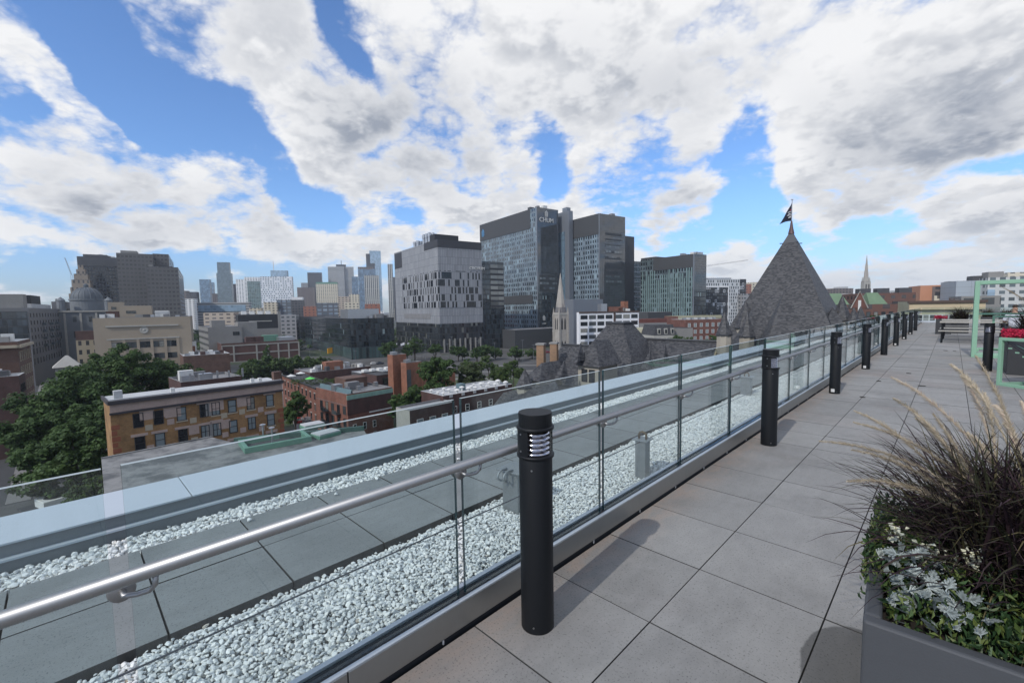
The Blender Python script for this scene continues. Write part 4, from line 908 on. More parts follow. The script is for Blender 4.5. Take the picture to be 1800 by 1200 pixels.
# ================================================================ YELLOW BRICK BLOCK
pm('stone_pink', (.42, .32, .275), .85, ns=.8, na=.3); pm('stone_beige', (.42, .36, .27), .85, ns=.8, na=.25); pm('cornice_dark', (.05, .045, .05), .8, ns=.5, na=.3); pm('quoin', (.26, .09, .05), .85, ns=1.5, na=.3)
b = bldg('apartment_block', 'old yellow brick apartment block with pink stone patches and white flat roof', 'building', None, 192, 497, 707, 59.5, 'brick_yellow', az=-2.5, roof='roof_light', par=.0, wl=6.5)
b = b
H = b.H
def yf():
    s = 1 if b.mode == 1 else -1
    L = b.W; fr = lambda px: L*(497-px)/(497-192)      # along the front from the right corner
    def U(px):
        r = raz(px, 700); dR = azv(-2.5); den = dR[0]*r[1]-dR[1]*r[0]; return abs((b.C.x*r[1]-b.C.y*r[0])/den)
    hh = 3.25
    lb(b, 'cornice', 'cornice_dark', -.2, L+.2, -.45, .0, H-.35, H+.15); lb(b, 'attic_band', 'stone_pink', -.02, L+.02, -.06, 0, H-1.45, H-.36); lb(b, 'cornice', 'cornice_dark', -.1, L+.1, -.32, 0, H-1.72, H-1.46)
    lb(b, 'roof_curb', 'roof_light', 0, L, 0, .4, H+.16, H+.3); lb(b, 'side_cornice', 'cornice_dark', -.25, 0.0, 0, b.D, H-.35, H+.15)
    for k in range(14): lb(b, 'quoin', 'quoin', -.03, .55 if k % 2 else .85, -.05, 0, H-3.2-k*.8-.62, H-3.2-k*.8)
    for k in range(12): lb(b, 'quoin', 'quoin', L-(.55 if k % 2 else .85), L+.03, -.05, 0, H-4.6-k*.9-.62, H-4.6-k*.9)
    cols = [240, 276, 317, 357, 378, 407, 440, 474]
    R = random.Random(5)
    for row in range(4):
        z = H-4.0-row*hh
        for i, px in enumerate(cols):
            u = U(px); w, h = 1.15, 2.0
            if i in (3, 4): w = 1.1
            window(b, 'front', u, z, w, h, 'frame_dark', 'pane_blind' if R.random() < .55 else 'pane', 'sash cross' if i in (3, 4, 6) else 'sash', sub=True)
            if R.random() < .7: lb(b, 'sill', 'stone_beige', u-w*.62, u+w*.62, -.16, 0, z-.18, z-.003)
            if R.random() < .75: lb(b, 'lintel', 'stone_pink', u-w*.8, u+w*.8, -.08, 0, z+h+.003, z+h+R.uniform(.3, .5))
            if row == 0 and i in (1, 3, 5): lb(b, 'stone_panel', 'stone_pink', u+w*.65, u+w*.65+1.9, -.055, 0, z+h*.35, z+h+.5)
        if row < 2:
            for px, w_ in (((256, 1.6), (297, 1.5), (424, 1.3)) if row == 0 else ((337, 1.3), (392, 1.6))): lb(b, 'stone_panel', 'stone_pink', U(px)-w_/2, U(px)+w_/2, -.052, 0, z+.9, z+2.3)
        for px in (258, 297, 337, 392, 424, 457):
            u = U(px); zz = z+.6-R.uniform(0, .5); lb(b, 'stone_panel', 'stone_beige' if R.random() < .6 else 'stone_pink', u-.42, u+.42, -.05, 0, zz-.8, zz)
        lb(b, 'bay_panel', 'concrete', U(366)-.45, U(366)+.45, -.05, 0, z, z+2.2)
    lb(b, 'chimney', 'brick_old', L-1.1, L+.1, .2, 1.2, H-.3, H+1.6); lb(b, 'chimney_cap', 'roof_light', .6, 1.5, .8, 1.8, H, H+1.3)
    for k, (u, y) in enumerate(((L-3.2, 1.0), (L-4.3, 1.2), (L-15, 1.))): lb(b, 'roof_vent', 'frame_white', u, u+.5, y, y+.5, H, H+.8)
yf()
# low grey roofs and plumbing behind it
b2 = bldg('low_building', 'low grey flat roofed building with vent pipes behind the yellow brick block', 'building', None, 318, 425, 672, 96, 'brick_dark', az=-2.5, roof='roof_grey', wl=12)
for k in range(5): lb(b2, 'vent_pipe', 'steel_duct', 2+2.6*k, 2.35+2.6*k, 2+k % 2, 2.35+k % 2, b2.H-.5, b2.H+1.5-.3*(k % 2))
lb(b2, 'duct', 'steel_duct', 1.2, 3.6, 5, 6.5, b2.H-.5, b2.H+.7)
# ================================================================ RED BRICK CONDOS IN THE MIDDLE
pm('mansard_teal', (.13, .20, .22), .5, .3, ns=.8, na=.3); pm('limestone', (.36, .35, .32), .85, ns=.5, na=.2); pm('mural_band', (.22, .36, .30), .7, ns=.7, na=.5); pm('balcony_rail', (.10, .12, .13), .5, .6)
bc = bldg('condo_block', 'long red brick condo row with roof terrace and small paired windows', 'building', 497, 556, 600, 684, 122, 'brick_red', az=5, roof='roof_dark', par=.6, wr=22)
for row in range(4):
    for k in range(9):
        u = 1.6+k*(bc.D-3)/8.6; z = bc.H-3.1-row*3.0; window(bc, 'side', u, z, 1.0, 1.7, 'frame_dark', 'pane', 'sash', sub=True)
        if row < 3:
            s = 1 if bc.mode == 1 else -1; MB().box((-s*.08, u-.7, z+1.71), (0, u+.7, z+1.95)).build('lintel', 'limestone', bc.t)
s = 1 if bc.mode == 1 else -1
MB().box((-s*.12, 0, 0), (0, bc.D, bc.H-11.5)).build('stone_base', 'limestone', bc.t)
MB().box((-s*.35, -.1, bc.H+.045), (0, bc.D+.1, bc.H+.4)).build('cornice', 'frame_dark', bc.t)
for k, (px, py) in enumerate(((545, 668), (512, 661), (529, 665))):
    p = at(px, py, 132+6*k); t = thing('parasol', ('bright green parasol open on the brick roof terrace', 'white parasol open at the far end of the brick roof terrace', 'white parasol open beside the green parasol')[k], 'parasol', (p.x, p.y, bc.ztop-.6))
    pm('parasol_green', (.12, .62, .10), .6); MB().lathe([(0, 2.6), (1.4, 2.05), (1.38, 2.0), (0, 2.5)], 8).build('canopy', 'parasol_green' if k == 0 else 'frame_white', t); MB().tube([(0, 0, 0), (0, 0, 2.5)], .04, 6).build('pole', 'frame_dark', t)
for k, (px, py, r) in enumerate(((520, 665, 1.6), (535, 664, 1.8), (555, 664, 2.0), (575, 661, 1.8), (590, 660, 1.8), (605, 660, 1.6))):
    p = at(px, py, 134); link('shrub', crown_mesh([(0, 0, .8, r, r, .9)], 500, .16, 40+k, 'leaf_mid'), None, (p.x, p.y, bc.ztop-.5))
    tag(bpy.context.scene.objects[-1] if False else COL.objects[-1], ['leftmost', 'second from left', 'third from left', 'fourth from left', 'fifth from left', 'rightmost'][k]+' shrub of the green row on the brick roof terrace', 'shrub', 'roof terrace shrubs')
bd = bldg('corner_building', 'dark red brick corner building with flat brown roof and green mural band', 'building', 556, 610, 690, 693, 104, 'brick_red', az=-3, roof='roof_grey', par=.4)
lb(bd, 'dark_band', 'brick_dark', -.12, bd.W+.1, -.12, 0, bd.H-5.0, bd.H-1.4); lb(bd, 'mural_band', 'mural_band', -.14, bd.W+.1, -.14, 0, bd.H-1.35, bd.H-.3); lb(bd, 'white_strip', 'frame_white', bd.W*.45, bd.W, -.18, 0, bd.H-5.35, bd.H-5.05)
s = 1 if bd.mode == 1 else -1
MB().add([(-s*.02, 0, bd.H-2.8), (-s*.02, bd.D, bd.H-2.8), (s*1.2, bd.D, bd.H+.9), (s*1.2, 0, bd.H+.9)], [(0, 1, 2, 3) if s > 0 else (3, 2, 1, 0)]).add([(s*1.2, 0, bd.H+.9), (s*1.2, bd.D, bd.H+.9), (s*1.5, bd.D, bd.H), (s*1.5, 0, bd.H)], [(0, 1, 2, 3)]).build('mansard', 'mansard_teal', bd.t)
for row in range(4):
    for k in range(5):
        u = 1.5+k*(bd.D-2.5)/4.6; window(bd, 'side', u, bd.H-5.0-row*3.0, 1.3, 2.0, 'frame_dark', 'pane', 'mull', sub=True)
        if k in (1, 3): MB().box((-s*1.2, u-1.1, bd.H-5.2-row*3.), (0, u+1.1, bd.H-5.08-row*3.)).box((-s*1.2, u-1.1, bd.H-5.08-row*3.), (-s*1.12, u+1.1, bd.H-4.2-row*3.)).build('balcony', 'balcony_rail', bd.t)
    if row:
        for k in range(3): window(bd, 'front', 1.6+k*2.6, bd.H-6.2-row*2.9, .9, 1.7, 'frame_white', 'pane', 'sash', sub=True)
for k, (u, y) in enumerate(((2.5, 5), (5., 4), (8, 8), (11, 6))): lb(bd, 'roof_vent', 'steel_duct', u, u+.9, y, y+.9, bd.H-.4, bd.H+.8)
lb(bd, 'stair_bulkhead', 'brick_old', bd.W*.35, bd.W*.85, bd.D*.55, bd.D*.9, bd.H-.4, bd.H+2.2)
be = bldg('roof_block', 'low dark roofed block with white ducts and brick chimney behind the condos', 'building', None, 545, 652, 655, 165, 'brick_dark', az=0, roof='roof_grey', par=.4, wl=16)
lb(be, 'chimney', 'brick_orange', be.W*.32, be.W*.60, 4, 8, be.H-.4, be.H+2.8)
for k in range(7): lb(be, 'duct', 'steel_duct' if k % 2 else 'frame_white', be.W*(.06+.13*k), be.W*(.12+.13*k), 2+k % 3*2.5, 4+k % 3*2.5, be.H-.4, be.H+.9+.4*(k % 3))
bf = bldg('dark_annex', 'black clad annex with white rooftop units right of the brick chimney', 'building', None, 640, 690, 657, 160, 'mech_dark', az=0, roof='roof_light', par=.3, wl=10)
for k in range(4): lb(bf, 'roof_unit', 'frame_white', 1+3*k, 2.8+3*k, 2, 4, bf.H-.3, bf.H+1.1)
for k, (xl, xc, xr, yt, dd, lab) in enumerate(((686, 690, 714, 624, 132, 'tall red brick wall tower of the modern houses'), (712, 714, 741, 638, 130, 'red brick modern house with tall dark slot window'), (738, 742, 800, 654, 140, 'low red brick modern house with roof planting behind the big tree'))):
    bh = bldg('brick_house', lab, 'house', None, xc, xr, yt, dd, 'brick_orange', az=0, roof='roof_grey', par=.3, wl=3)
    if k == 1: lb(bh, 'slot_window', 'pane', .1, 1.5, -.06, 0, bh.H-11, bh.H-2)
    lb(bh, 'roof_unit', 'steel_duct', .6, 2.2, 1, 2.6, bh.H-.3, bh.H+.8)
bb_ = bldg('balcony_house', 'dark recessed house front with stacked wooden balconies', 'house', None, 662, 690, 660, 138, 'brick_dark', az=0, roof='roof_dark', par=.3, wl=10)
for r_ in range(4): lb(bb_, 'balcony', 'frame_dark', .5, bb_.W-.5, -1.6, 0, bb_.H-3.4-r_*3, bb_.H-3.2-r_*3); lb(bb_, 'glass_door', 'pane', 2, 5, -.05, 0, bb_.H-3.1-r_*3, bb_.H-1-r_*3)
# low block with many white vents
bv = bldg('low_building', 'low dark brick block whose pale roof is crowded with white mushroom vents', 'building', None, 779, 901, 696, 96, 'brick_dark', az=2, roof='roof_light', par=.3, wl=9)
RR = np.random.RandomState(12)
vme = None
for k in range(20):
    u = 1.5+(k % 7)*(bv.W-3)/6+RR.uniform(-.5, .5); y = 1.4+(k//7)*(bv.D-3)/2.6+RR.uniform(-.4, .4)
    if vme is None: vo = MB().tube([(0, 0, 0), (0, 0, .7)], .22, 8).lathe([(0, .7), (.55, .7), (.55, .82), (.2, 1.05), (0, 1.08)], 12).build('roof_vent', 'frame_white', bv.t); vme = vo
    else: vo = vme.copy(); COL.objects.link(vo)
    vo.parent = bv.t; s = 1 if bv.mode == 1 else -1; vo.location = (s*u, y, bv.H-.3); sc = RR.uniform(.7, 1.3); vo.scale = (sc, sc, sc*.9)
lb(bv, 'roof_unit', 'mansard_teal', bv.W*.36, bv.W*.43, bv.D*.4, bv.D*.6, bv.H-.3, bv.H+1.2)
for k in range(6): lb(bv, 'drip_edge', 'roof_light', bv.W*(.08+.16*k), bv.W*(.12+.16*k), -.1, 0, bv.H-.6, bv.H+.06)
for r_ in range(2):
    for k in range(5): window(bv, 'front', 3+k*(bv.W-5)/4.5, bv.H-4.2-r_*3.2, 1.1, 1.5, 'frame_white', 'pane', 'sash', sub=True)
bw = bldg('row_house', 'brown brick row house with a cream side wall and two bright windows', 'house', None, 720, 800, 722, 86, 'brick_dark', az=0, roof='roof_grey', side='limestone', par=.3, wl=5)
for r_ in range(3):
    for k in range(3): window(bw, 'front', 2.3+k*3.0, bw.H-4.0-r_*3.2, 1.5, 2.0, 'frame_white', 'pane_blind', 'sash sill', sub=True)
# ================================================================ STONE CONVENT WITH SLATE ROOFS
slatemat(); brickmat('rubble', (.30, .24, .15), (.20, .18, .14), (.20, .18, .15), .55, .28, .3); brickmat('chimney_brick', (.30, .17, .09), (.22, .13, .08), (.2, .17, .13)); pm('ridge_metal', (.055, .058, .065), .5, .3, ns=.7, na=.2); pm('ashlar', (.34, .31, .26), .85, ns=.6, na=.25)
t = thing('stone_convent', 'sprawling grey slate roofs of an old stone convent with dormers and turrets', 'building', (0, 0, GZ)); TC = t
def W3(px, py, d): p = at(px, py, d); return Vector((p.x, p.y, p.z-GZ))
def slab(name, mat, pts, th=.25, parent=None):
    P = [Vector(p) for p in pts]; n = (P[1]-P[0]).cross(P[2]-P[0]).normalized()
    if n.z < 0: P = P[::-1]; n = -n
    k = len(P); Q = [p-n*th for p in P]
    return MB().add(P+Q, [tuple(range(k)), tuple(range(2*k-1, k-1, -1))]+[(i, k+i, k+(i+1) % k, (i+1) % k) for i in range(k)]).build(name, mat, parent or TC)
def gable(r0, r1, half, drop, name='slate_roof', over=0., hip0=0., hip1=0., wallz=None):
    """ridge from r0 to r1 with slopes down both sides; hip ends when hip > 0; walls below"""
    d = (r1-r0); d.z = 0; u = d.normalized(); n = Vector((-u.y, u.x, 0)); z = Vector((0, 0, -drop))
    a0, a1 = r0-u*hip0, r1+u*hip1; e = [a0+n*half+z, a1+n*half+z, a1-n*half+z, a0-n*half+z]
    for zz in e: pass
    slab(name, 'slate', [e[0], e[1], r1, r0]); slab(name, 'slate', [e[2], e[3], r0, r1])
    slab(name, 'slate' if hip0 else 'rubble', [e[3], e[0], r0]); slab(name, 'slate' if hip1 else 'rubble', [e[1], e[2], r1])
    MB().tube([tuple(r0+Vector((0, 0, .05))), tuple(r1+Vector((0, 0, .05)))], .16, 6).build('ridge', 'ridge_metal', TC)
    q = [e[3]+u*.3+n*.3, e[2]-u*.3+n*.3, e[1]-u*.3-n*.3, e[0]+u*.3-n*.3]; zt = e[0].z-.15
    MB().prism([(p.x, p.y) for p in q], 0, zt).build('walls', 'rubble', TC)
# long main ridge (right), truncated tower roof, left wing
rz_ = 26.9
A1 = onz(1092, 594, rz_+GZ); A2 = onz(1256, 600, rz_+GZ); A1.z = A2.z = rz_; r_ = raz(1262, 600); A2 = Vector((r_[0]*A1.y/r_[1], A1.y, rz_))
gable(A1, A2, 11.5, 13.5)
L0 = onz(990, 605.5, 26.0+GZ); L1_ = onz(1042, 605.5, 26.0+GZ); L0.z = L1_.z = 26.0; dl = Vector((1, 0, 0)); L1_ = L0+dl*8
gable(L0, L1_, 13.5, 16.5, hip0=7.5)
def pyr(cx, cy, half, z0, z1, top, rot, name='tower_roof', mat='slate', wall=None, n=4):
    """square or polygonal roof: base half-size, top half-size, standing on its own wall"""
    b0 = [(cx+half*math.sqrt(2 if n == 4 else 1)*math.cos(rot+2*math.pi*(k+.5)/n), cy+half*math.sqrt(2 if n == 4 else 1)*math.sin(rot+2*math.pi*(k+.5)/n)) for k in range(n)]
    tt = [(cx+(x-cx)*top/half, cy+(y-cy)*top/half) for x, y in b0]
    o = MB().frustum(b0, z0, tt, z1).build(name, mat, TC)
    if wall: w = [(cx+(x-cx)*.9, cy+(y-cy)*.9) for x, y in b0]; MB().prism(w, wall[0], z0+.02).build('turret_wall' if n > 4 else 'walls', wall[1], TC)
    return b0, tt
rot_c = math.atan2(dl.y, dl.x)
pT = W3(1090, 569, 62); pyr(pT.x-.6, pT.y+1, 6.4, pT.z-8.6, pT.z, 1.25, rot_c, wall=(0, 'rubble'))
MB().box((-1.4, -1.4, 0), (1.4, 1.4, .2)).build('flat_cap', 'ridge_metal', TC, (pT.x-.6, pT.y+1, pT.z+.003)).rotation_euler.z = rot_c
# dormers
def dormer(px, py, d, w=2.6, h=2.3, ph=3.6, label=None):
    p = W3(px, py, d); fwd = Vector((-p.x, -p.y, 0)).normalized()        # faces the terrace
    rz = rot_c; e = thing('dormer', None, None, (p.x, p.y, p.z), rz); e.parent = TC
    MB().box((-w/2, 0, -2.5), (w/2, 4., 0)).build('cheek', 'ashlar', e)
    MB().box((-w*.32, -.06, -1.9), (-.12, 0, -.4)).build('window_pane', 'pane', e); MB().box((.12, -.06, -1.9), (w*.32, 0, -.4)).build('window_pane', 'pane', e)
    MB().frustum([(-w*.62, -.35), (w*.62, -.35), (w*.62, 4.5), (-w*.62, 4.5)], 0.003, [(-.03, 1.4), (.03, 1.4), (.03, 4.4), (-.03, 4.4)], ph).build('dormer_roof', 'slate', e)
dormer(1034, 643, 52, 2.9, ph=2.9); dormer(938, 668, 50, 2.0, ph=1.8)
# little ventilation gablets on the slate
for px, py, d in ((1015, 620, 52), (986, 652, 50), (1138, 633, 52), (1165, 622, 54), (1105, 640, 51)):
    p = W3(px, py, d); MB().frustum([(-.5, -.7), (.5, -.7), (.5, .8), (-.5, .8)], -.9, [(-.02, .6), (.02, .6), (.02, .7), (-.02, .7)], 1.1).build('gablet', 'slate', TC, tuple(p)).rotation_euler.z = rot_c
# brick chimneys
for k, (px, py, d, w) in enumerate(((951, 606, 57, .95), (974, 604, 64, 1.0))):
    p = W3(px, py, d); e = thing('chimney', None, None, (p.x, p.y, p.z), rot_c+.4); e.parent = TC
    MB().box((-w/2, -w/2, -9), (w/2, w/2, 0)).build('stack', 'chimney_brick', e); MB().box((-w*.6, -w*.6, 0), (w*.6, w*.6, .22)).build('stone_cap', 'concrete', e)
# lower buildings of the convent at the parapet line
pq = W3(1000, 668, 47)
o = MB().box((-4.2, 0, pq.z-1.79), (3.2, 3.5, pq.z-1.3)).build('low_roof', 'roof_dark', TC, (pq.x, pq.y, 0)); o = MB().box((-4.1, .1, 0), (3.1, 3.4, pq.z-1.8)).build('walls', 'rubble', TC, (pq.x, pq.y, 0)); o.rotation_euler.z = rot_c
for u in (-3.0, -1.0, 1.6):
    m_ = MB().box((u-.7, 0, -4.4), (u+.7, .09, -2.5)).build('window', 'pane', TC, (pq.x, pq.y, pq.z)); m_.rotation_euler.z = rot_c
s_ = W3(800, 735, 52); s2 = W3(890, 690, 52)
sl0 = [Vector((s_.x, s_.y, s_.z-4)), W3(985, 690, 44), W3(975, 668, 47), W3(885, 690, 50)]
slab('low_slate_roof', 'slate', sl0)
# turrets
def turret(px, ytip, ybase, d, hw, mat_w='ashlar'):
    a = W3(px, ytip, d); c = W3(px, ybase, d); pyr(c.x, c.y, hw, c.z, a.z, .03, .2, 'turret_roof', wall=(c.z-6, mat_w), n=8)
    MB().lathe([(hw*1.04, 0), (hw*1.04, .18), (hw*.5, .19)], 8, (c.x, c.y, c.z-.18)).build('turret_eave', 'ridge_metal', TC)
turret(1273, 548, 587, 56, .98); turret(1313, 548, 590, 58, 1.02); turret(1310, 527, 575, 66, 1.5); turret(1479, 519, 562, 62, 1.3); turret(1500, 540, 566, 60, .85); turret(1512, 538, 560, 66, .8)
turret(923, 648, 678, 49, 1.05); turret(944, 650, 676, 52, .9)
# great pyramid roof with flag
ap = W3(1391, 404, 66); bz = ap.z-16.6; px_, py_ = ap.x, ap.y
def great():
    hw = 7.4; rot = 0.
    k0 = .115
    pyr(px_, py_, hw, bz, bz+16.6*.88, hw*.12, rot, 'great_roof', wall=(0, 'rubble'))
    zc = bz+16.6*.88
    b0 = [(px_+hw*.12*math.sqrt(2)*math.cos(rot+math.pi/2*(k+.5)), py_+hw*.12*math.sqrt(2)*math.sin(rot+math.pi/2*(k+.5))) for k in range(4)]
    tt = [(px_+(x-px_)*.02, py_+(y-py_)*.02) for x, y in b0]
    MB().frustum(b0, zc+.02, tt, ap.z).build('lead_cap', 'ridge_metal', TC)
    for x, y in b0: MB().box((-.3, -.06, -.05), (.3, .06, .06)).build('cap_spike', 'ridge_metal', TC, (px_+(x-px_)*1.08, py_+(y-py_)*1.08, zc)).rotation_euler.z = math.atan2(y-py_, x-px_)
great()
# smaller roof leaning on its left and front gable on it
c = W3(1318, 610, 60); pyr(c.x, c.y+2, 4.2, c.z-4, c.z+5.2, .3, rot_c+.5, 'side_roof', wall=(0, 'rubble'))
c = W3(1378, 600, 54); pyr(c.x, c.y, 3.6, c.z-3.5, c.z+6.2, .05, rot_c+.42, 'side_roof', wall=(0, 'rubble'))
c = W3(1462, 590, 60); pyr(c.x, c.y, 3.4, c.z-3.5, c.z+3.8, .05, rot_c+.42, 'side_roof', wall=(0, 'rubble'))
# flag on the great roof
t = thing('flag', 'navy blue triangular hanging flag with a white emblem atop the great slate roof', 'flag', (px_, py_, ap.z+GZ-.6))
pm('flag_navy', (.012, .016, .035), .7); pm('emblem_white', (.6, .6, .62), .7); pm('emblem_red', (.4, .03, .05), .7); pm('copper_brown', (.10, .06, .06), .5, .4)
MB().tube([(0, 0, 0), (0, 0, 1.0), (0, 0, 1.9)], [.42, .22, .10], 10).build('finial', 'copper_brown', t); MB().tube([(0, 0, 1.7), (0, 0, 4.95)], .055, 8).lathe([(0, 4.93), (.16, 4.95), (.16, 5.02), (0, 5.05)], 8).build('pole', 'steel_duct', t)
rv = Vector((CM[0][0], CM[0][1], 0)).normalized(); fv = Vector((rv.y, -rv.x, 0))
def fp(u, z, w=0.): q = rv*u+fv*(w+.12*math.sin(u*3.5)); return (q.x, q.y, z)
m_ = MB(); rows = 8; L_ = []
for i in range(rows+1):
    f = i/rows; z = 4.45-f*2.55; x1 = -(.06+f**1.25*1.75); L_.append([(fp(x1*j/5, z-(.5*f*f*(j/5)**2)+.35*f*(1-j/5)*0, .05*math.sin(j*1.7+i*.6))) for j in range(6)])
vv = [p for r_ in L_ for p in r_]
m_.add(vv, [(i*6+j, i*6+j+1, (i+1)*6+j+1, (i+1)*6+j) for i in range(rows) for j in range(5)])
o = m_.build('cloth', 'flag_navy', t); so_ = o.modifiers.new('th', 'SOLIDIFY'); so_.thickness = .02
def fe(pts, r, name, mat): MB().tube([fp(u, z, .16) for u, z in pts], r, 5).build(name, mat, t)
fe([(-.10, 3.25), (-.45, 3.2), (-.62, 3.05), (-.35, 2.95), (-.15, 2.98), (-.5, 2.82), (-.7, 2.62), (-.3, 2.7), (-.1, 2.74)], .055, 'emblem', 'emblem_white')
fe([(-.12, 2.55), (-.4, 2.45), (-.55, 2.3), (-.2, 2.4)], .05, 'emblem', 'emblem_white'); fe([(-.15, 3.5), (-.3, 3.42)], .06, 'emblem', 'emblem_red')
# ================================================================ LEFT SIDE: brick blocks, hotel, court house
F = facade
bl = bldg('brick_block', 'old dark brick corner block with pale stone cornice at the left edge', 'building', -90, 30, 53, 600, 112, 'brick_old', az=5, roof='roof_light', par=.6)
for r_ in range(5):
    for k in range(6): window(bl, 'side', 2.0+k*(bl.D-3.4)/5.3, bl.H-5.2-r_*3.9, 1.2, 2.6, 'stone_beige', 'pane', 'sash')
lb(bl, 'cornice', 'stone_beige', -.5, bl.W+.3, -.7, 0, bl.H-1.6, bl.H-.9)
MB().box((0, -.7, bl.H-1.6), (.7, bl.D, bl.H-.9)).build('cornice', 'stone_beige', bl.t); lb(bl, 'blind_panel', 'brick_yellow', 3, 9, -.08, 0, bl.H-13, bl.H-6.5)
bl2 = bldg('brick_block', 'lower dark red brick block with white edged roof at the left edge', 'building', -90, 33, 44, 660, 100, 'brick_dark', az=5, roof='roof_light', par=.3)
for r_ in range(4):
    for k in range(3): window(bl2, 'side', 1.6+k*(bl2.D-2.6)/2.4, bl2.H-4-r_*3.6, 1.1, 2.0, 'frame_dark', 'pane', 'sash')
F('hotel_glass', (.05, .055, .06), (.03, .04, .05), 1.5, 3.4, .92, .82, gvar=.7, joint=.05); F('hotel_wall', (.155, .155, .16), (.02, .024, .03), 2.6, 3.3, .0, .0); F('louvre_dark', (.03, .032, .036), (.03, .03, .03), 1, .4, 0, 0, joint=.06)
bh1 = bldg('hotel', 'long grey hotel with rows of small dark windows and stacked balconies', 'building', -60, 50, 113, 541, 200, 'hotel_wall', az=9, roof='roof_grey', par=.5)
nw = 0; nc = 14
for r_ in range(7):
    for k in range(nc):
        if nw >= 98: break
        nw += 1; u = 2.+k*(bh1.D-4)/(nc-1); window(bh1, 'side', u, bh1.H-4.2-r_*3.4-(1.2 if r_ > 5 else 0), 1.15 if r_ < 5 else 1.5, 1.9 if r_ < 5 else 2.7, 'frame_dark', 'pane', 'mull')
for c_ in (.30, .50, .66, .82):
    for r_ in range(4): MB().box((0, bh1.D*c_-1.2, bh1.H-8.2-r_*3.4), (1.3, bh1.D*c_+1.2, bh1.H-7.0-r_*3.4)).build('balcony', 'balcony_rail', bh1.t)
lb(bh1, 'glass_wall', 'hotel_glass', .5, bh1.W-1, -.1, 0, bh1.H-14, bh1.H-1.5)
lb(bh1, 'penthouse', 'concrete', 2, 20, 3, 9, bh1.H-.5, bh1.H+6.2); lb(bh1, 'cooling_unit', 'louvre_dark', 3, 8, bh1.D*.28, bh1.D*.52, bh1.H+2.3, bh1.H+6.4); lb(bh1, 'penthouse', 'roof_light', 3, 9, bh1.D*.28, bh1.D*.8, bh1.H-.5, bh1.H+2.28)
bh3 = bldg('hotel_wing', 'taller grey stone end wing of the hotel with tall dark window slots', 'building', 90, 113, 135, 530, 256, 'hotel_wall', az=9, roof='roof_grey', par=.5)
for k in range(3): MB().box((0, bh3.D*(.16+.27*k), 6), (.1, bh3.D*(.34+.27*k), bh3.H-14)).build('window_slot', 'pane', bh3.t)
for k in range(3): MB().box((0, bh3.D*(.16+.27*k), bh3.H-10), (.1, bh3.D*(.34+.27*k), bh3.H-4)).build('window', 'pane', bh3.t)
p = at(118, 636, 150); t = thing('pavilion', 'small pale pyramid roofed pavilion between the hotel and the big tree', 'pavilion', (p.x, p.y, GZ)); H_ = p.z-GZ
MB().box((-3, -3, 0), (3, 3, H_-1.5)).build('walls', 'concrete', t); MB().frustum([(-3.6, -3.6), (3.6, -3.6), (3.6, 3.6), (-3.6, 3.6)], H_-1.49, [(-.3, -.3), (.3, -.3), (.3, .3), (-.3, .3)], H_+2.2).build('roof', 'limestone', t)
# cream court annex with mansard
F('cream_wall', (.30, .26, .19), (.03, .03, .035), 2.6, 4.2, .42, .5, gvar=.3)
bm1 = bldg('town_hall_annex', 'small cream stone building with dark mansard roof left of the beige court', 'building', 133, 166, 168, 597, 208, 'cream_wall', az=GA, roof='roof_dark', par=.3, wl=14)
lb(bm1, 'mansard', 'brick_dark', 0, bm1.W, .2, 4, bm1.H+.05, bm1.H+4.2)
# beige court house
pm('court_stone', (.31, .26, .20), .85, ns=.15, na=.12)
bj = bldg('court_house', 'wide beige stone court building with paired windows and carved crest', 'building', 162, 334, 338, 556, 205, 'court_stone', az=GA, roof='roof_grey', par=.8, wr=30)
def UJ(px, bq): r = raz(px, 590); dR = azv(GA); c = raz; den = dR[0]*r[1]-dR[1]*r[0]; return abs((bq.C.x*r[1]-bq.C.y*r[0])/den)
for px in (189, 214, 220, 227): pass
pr_ = [(199, 209), (225, 235), (249, 259), (273, 283), (296, 305)]
for a_, b__ in pr_:
    for px in (a_, b__):
        for r_ in range(4): window(bj, 'front', UJ(px, bj), bj.H-13.2-r_*5.2, 1.9, 2.4 if r_ else 2.6, 'frame_dark', 'pane', 'sash')
for px in (192, 217, 242, 266, 290, 312): lb(bj, 'pilaster', 'court_stone', UJ(px, bj)-.5, UJ(px, bj)+.5, -.3, 0, 0, bj.H-9.6)
lb(bj, 'cornice', 'limestone', UJ(315, bj), UJ(187, bj), -.5, 0, bj.H-4.0, bj.H-3.4); lb(bj, 'belt_course', 'limestone', UJ(315, bj), UJ(187, bj), -.35, 0, bj.H-9.5, bj.H-9.0)
MB().lathe([(0, -.0), (1.3, 0), (1.6, .25), (1.2, .3), (.7, .2), (0, .45)], 8).build('crest', 'limestone', bj.t, ((-1 if bj.mode == 2 else 1)*UJ(254, bj), -.0, bj.H-5.6)).rotation_euler.x = math.pi/2
for nm, lab, xl, xc, xr, yt, dd, mt in (('rooftop_house', 'tan brick upper block standing behind the court roof, widest one', 209, 266, 268, 537, 236, 'court_stone'), ('rooftop_house', 'tan upper block with flat roof left of the widest one behind the court', 189, 217, 219, 531, 250, 'court_stone'), ('rooftop_house', 'dark brick low block at the left behind the court roof', 186, 209, 210, 547, 232, 'brick_dark'), ('louvre_house', 'white louvred rooftop housing right behind the court roof', 272, 296, 298, 546, 228, 'frame_white')):
    bq = bldg(nm, lab, 'building', xl, xc, xr, yt, dd, mt, az=GA, roof='roof_grey', par=.3, wr=10)
    if nm == 'louvre_house':
        for k in range(4): lb(bq, 'louvre', 'roof_light', -.1, bq.W+.1, -.4, 0, bq.H-1.2-k*1.7, bq.H-.4-k*1.7)
    else: lb(bq, 'window', 'pane', bq.W*.5, bq.W*.8, -.1, 0, bq.H-4, bq.H-2.6)
